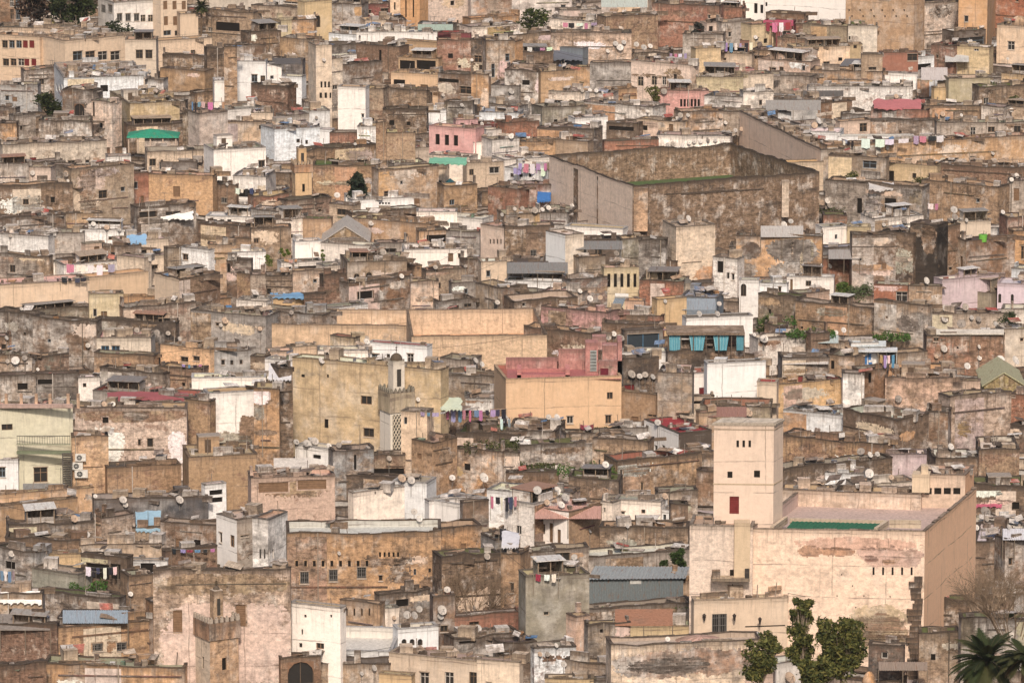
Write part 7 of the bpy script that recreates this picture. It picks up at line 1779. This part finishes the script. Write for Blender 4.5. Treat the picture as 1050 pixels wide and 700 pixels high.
for k, (x, y) in enumerate(((330, 530), (375, 522))): p = P(TX(x), TY(y + 18), f.y); b = MB(); b.box(p, (1.6, 0, 0), (0, 1.0, 0), (0, 0, .45), (.50, .08, .07)); b.box(p + Vector((0, .8, .45)), (1.6, 0, 0), (0, .22, 0), (0, 0, .45), (.50, .08, .07)); tag(b.build('bench', CLOTH, loc=p), ('red cushioned bench at the left of the white terrace', 'second red bench beside the washing on the white terrace')[k], 'bench')
# white seating terrace
rowtxt(3, 1, "263 548 576 640 96 - W .06 w ; . ; white roof terrace with red seating above the bottom edge", cat='terrace', name='roof_terrace', par=1.0, jit=.02)
# ================================================================== antennas
random.seed(21); k = 0
for H in random.sample([h for h in HOUSES if h['label'] and h['name'] in ('house', 'shed')], 70):
    i = H['inn']; p = i[0].lerp(i[1], random.uniform(.1, .9)).lerp(i[2], random.uniform(.1, .5)); z = H['zr']; h = random.uniform(1.6, 3.2); b = MB(); p = Vector((p.x, p.y, z)); t = p + zz * h
    b.tube(p, t, .03, .02, 4, (.16, .14, .12)); a = random.uniform(-.8, .8); d = Vector((math.cos(a), math.sin(a), 0)); b.tube(t - d * .6 - zz * .1, t + d * .6 - zz * .1, .015, .015, 4, (.2, .18, .16)); e = Vector((-d.y, d.x, 0))
    for s in range(5): q = t + d * (s * .26 - .52) - zz * .1; b.tube(q - e * .3, q + e * .3, .012, .012, 3, (.2, .18, .16))
    wd = ('thin television antenna on the ' + H['label']).split()[:16]; tag(b.build('tv_antenna', TRIM, loc=p), ' '.join(wd), 'antenna', 'television antennas on the roofs')
hz = MB(); hz.box((-400, -60, -60), (800, 0, 0), (0, 1460, 0), (0, 0, 230), (1, 1, 1)); hm = bpy.data.materials.new('pale_air'); hm.use_nodes = True; hn = hm.node_tree; hn.nodes.remove(hn.nodes['Principled BSDF']); pv = hn.nodes.new('ShaderNodeVolumePrincipled'); pv.inputs['Color'].default_value = (.9, .88, .86, 1); pv.inputs['Density'].default_value = HAZE; pv.inputs['Anisotropy'].default_value = .3
hn.links.new(pv.outputs[0], hn.nodes['Material Output'].inputs['Volume'])
if HAZE > 0: tag(hz.build('haze', hm, loc=(0, 600, 50)), kind='stuff')
random.seed(77); hp = [h for h in HOUSES if h['label']]
for _ in range(34):
    A0 = random.choice(hp); near = [h for h in hp if h is not A0 and 8 < (h['C'][0] - A0['C'][0]).length < 34]
    if not near: continue
    B0 = random.choice(near); a = Vector((A0['C'][0].x, A0['C'][0].y - .1, A0['zt'] + .5)); b_ = Vector((B0['C'][1].x, B0['C'][1].y - .1, B0['zt'] + .5)); cb = MB(); n = 12; sg = (a - b_).length * .04
    for i in range(n):
        f = lambda t: a.lerp(b_, t) - Vector((0, 0, 4 * sg * t * (1 - t))); cb.tube(f(i / n), f((i + 1) / n), .022, .022, 4, (.05, .045, .04))
    for q in (a, b_): cb.tube(q - Vector((0, 0, 1)), q, .03, .03, 4, (.2, .16, .12))
    tag(cb.build('power_cable', TRIM, loc=a), 'thin dark cable sagging from roof to roof', 'cable', 'cables slung between the roofs')
# ================================================================== rooftop jumble and fill
random.seed(33); ju = MB(); cn = 0
JC = [(.30, .22, .16), (.42, .36, .30), (.62, .58, .54), (.10, .08, .07), (.36, .24, .16), (.50, .42, .34), (.15, .12, .11), (.74, .72, .70), (.74, .71, .68), (.06, .05, .045), (.5, .48, .46)]  # darkest tones stand in for shade on the junk
JX = [(.40, .08, .07), (.08, .2, .38), (.45, .22, .08), (.1, .28, .2), (.5, .3, .34), (.55, .5, .2)]
for H in HOUSES:
    if H['name'] in ('tower', 'mansion', 'great_enclosure', 'courtyard') or (H['label'] and ('smooth orange' in H['label'] or 'clean' in H['label'] or 'white seating' in H['label'] or 'long pale ochre' in H['label'] or 'white roof terrace' in H['label'])): continue
    calm = H['label'] and 'broad ochre' in H['label']
    i = H['inn']; A_ = H['W'] * H['dep']; n = int(min(120, A_ * random.uniform(.3, 1.0) * (.15 if calm else 1)))
    for _ in range(n):
        s, t = random.uniform(.03, .97), random.uniform(.03, .97); p = i[0].lerp(i[1], s).lerp(i[3].lerp(i[2], s), t); a = random.uniform(-.4, .4); d = Vector((math.cos(a), math.sin(a), 0)); e = Vector((-d.y, d.x, 0))
        r = random.random(); c = random.choice(JX) if random.random() < .07 else random.choice(JC); _k = random.uniform(.35, 1.2); c = (*[v * _k for v in c], .55)
        if r < .55: sx, sy, sz = random.uniform(.25, .9), random.uniform(.2, .8), random.uniform(.12, .6)
        elif r < .75: sx, sy, sz = random.uniform(1.5, 4), random.uniform(.15, .3), random.uniform(.3, .75); c = (*H['cf'][:3], .7)
        elif r < .9: sx, sy, sz = random.uniform(.8, 2.6), random.uniform(.8, 1.6), random.uniform(.05, .15)
        else: sx, sy, sz = random.uniform(.9, 1.8), random.uniform(.9, 1.6), random.uniform(.7, 1.3); c = (*random.choice([H['cf'][:3], (.6, .56, .52), (.45, .36, .27)]), .45)
        if sx > H['W'] * .5: continue
        q = random.random(); cn += 1
        if q < .12: ju.box((p.x, p.y, H['zr'] + .01), d * .07, e * .07, (random.uniform(-.2, .2), 0, random.uniform(.8, 1.9)), (*random.choice(JC), .4), 0)
        elif q < .26:
            w_, l_ = random.uniform(.6, 1.8), random.uniform(.6, 1.5); hz = random.uniform(.3, 1.0); A1 = Vector((p.x, p.y, H['zr'] + hz)); t_ = Vector((0, 0, random.uniform(-.3, .3)))
            ju.box(A1, d * w_ + t_, e * l_ + Vector((0, 0, random.uniform(-.1, .5))), (0, 0, .04), (*random.choice(JC + JX[:2]), .5), 0, (random.uniform(0, 99), 0))
        else: ju.box((p.x, p.y, H['zr'] + .01), d * sx + Vector((0, 0, random.uniform(-.06, .06))), e * sy, (random.uniform(-.05, .05), 0, sz), c, 0, (random.uniform(0, 99), 0))
tag(ju.build('rooftop_jumble', WALL, loc=(0, 800, 0)), 'rubble, low partitions, planks and odds and ends scattered over the roofs', kind='stuff')
SINK2 = SINK; cnt = 0; Y = 515.0; ann = list(HOUSES)
while Y < 1330:
    step = random.uniform(7, 9); half = Y * 560 / F + 28; X = -half
    while X < half:
        wdt = random.uniform(4.5, 9); c = Vector((X + wdt / 2, Y + step / 2, 0)); pp = [Vector((X + wdt * a, Y + step * b, 0)) for a in (.1, .9) for b in (.1, .9)] + [c]
        hits = sum(any(inside(q, H['C']) for H in ann if abs(H['C'][0].y - q.y) < 45) for q in pp)
        if hits < 3:
            zt = roofz(Y) - random.uniform(.3, 2.2) - (.8 if hits else 0); x0, y0 = to_px((X, Y, zt)); x1, _ = to_px((X + wdt, Y, zt))
            OX = OY = 0
            house(x0, x1, y0, y0 + 10, 0, '-', random.choice('TTBBOSGCWK'), random.uniform(.4, .85), '-', '.', '', 'house', 'house', Y=Y, zb=gz(Y) - 1, sink=SINK2); cnt += 1
            H = HOUSES[-1]
        X += wdt + random.uniform(0, 1.2)
    Y += step
print('FILL', cnt, 'JUMBLE', cn)
tag(SINK.build('rooftops', MATS, loc=(0, 800, 0)), 'mass of small flat roofed houses filling the gaps of the old town', kind='stuff')
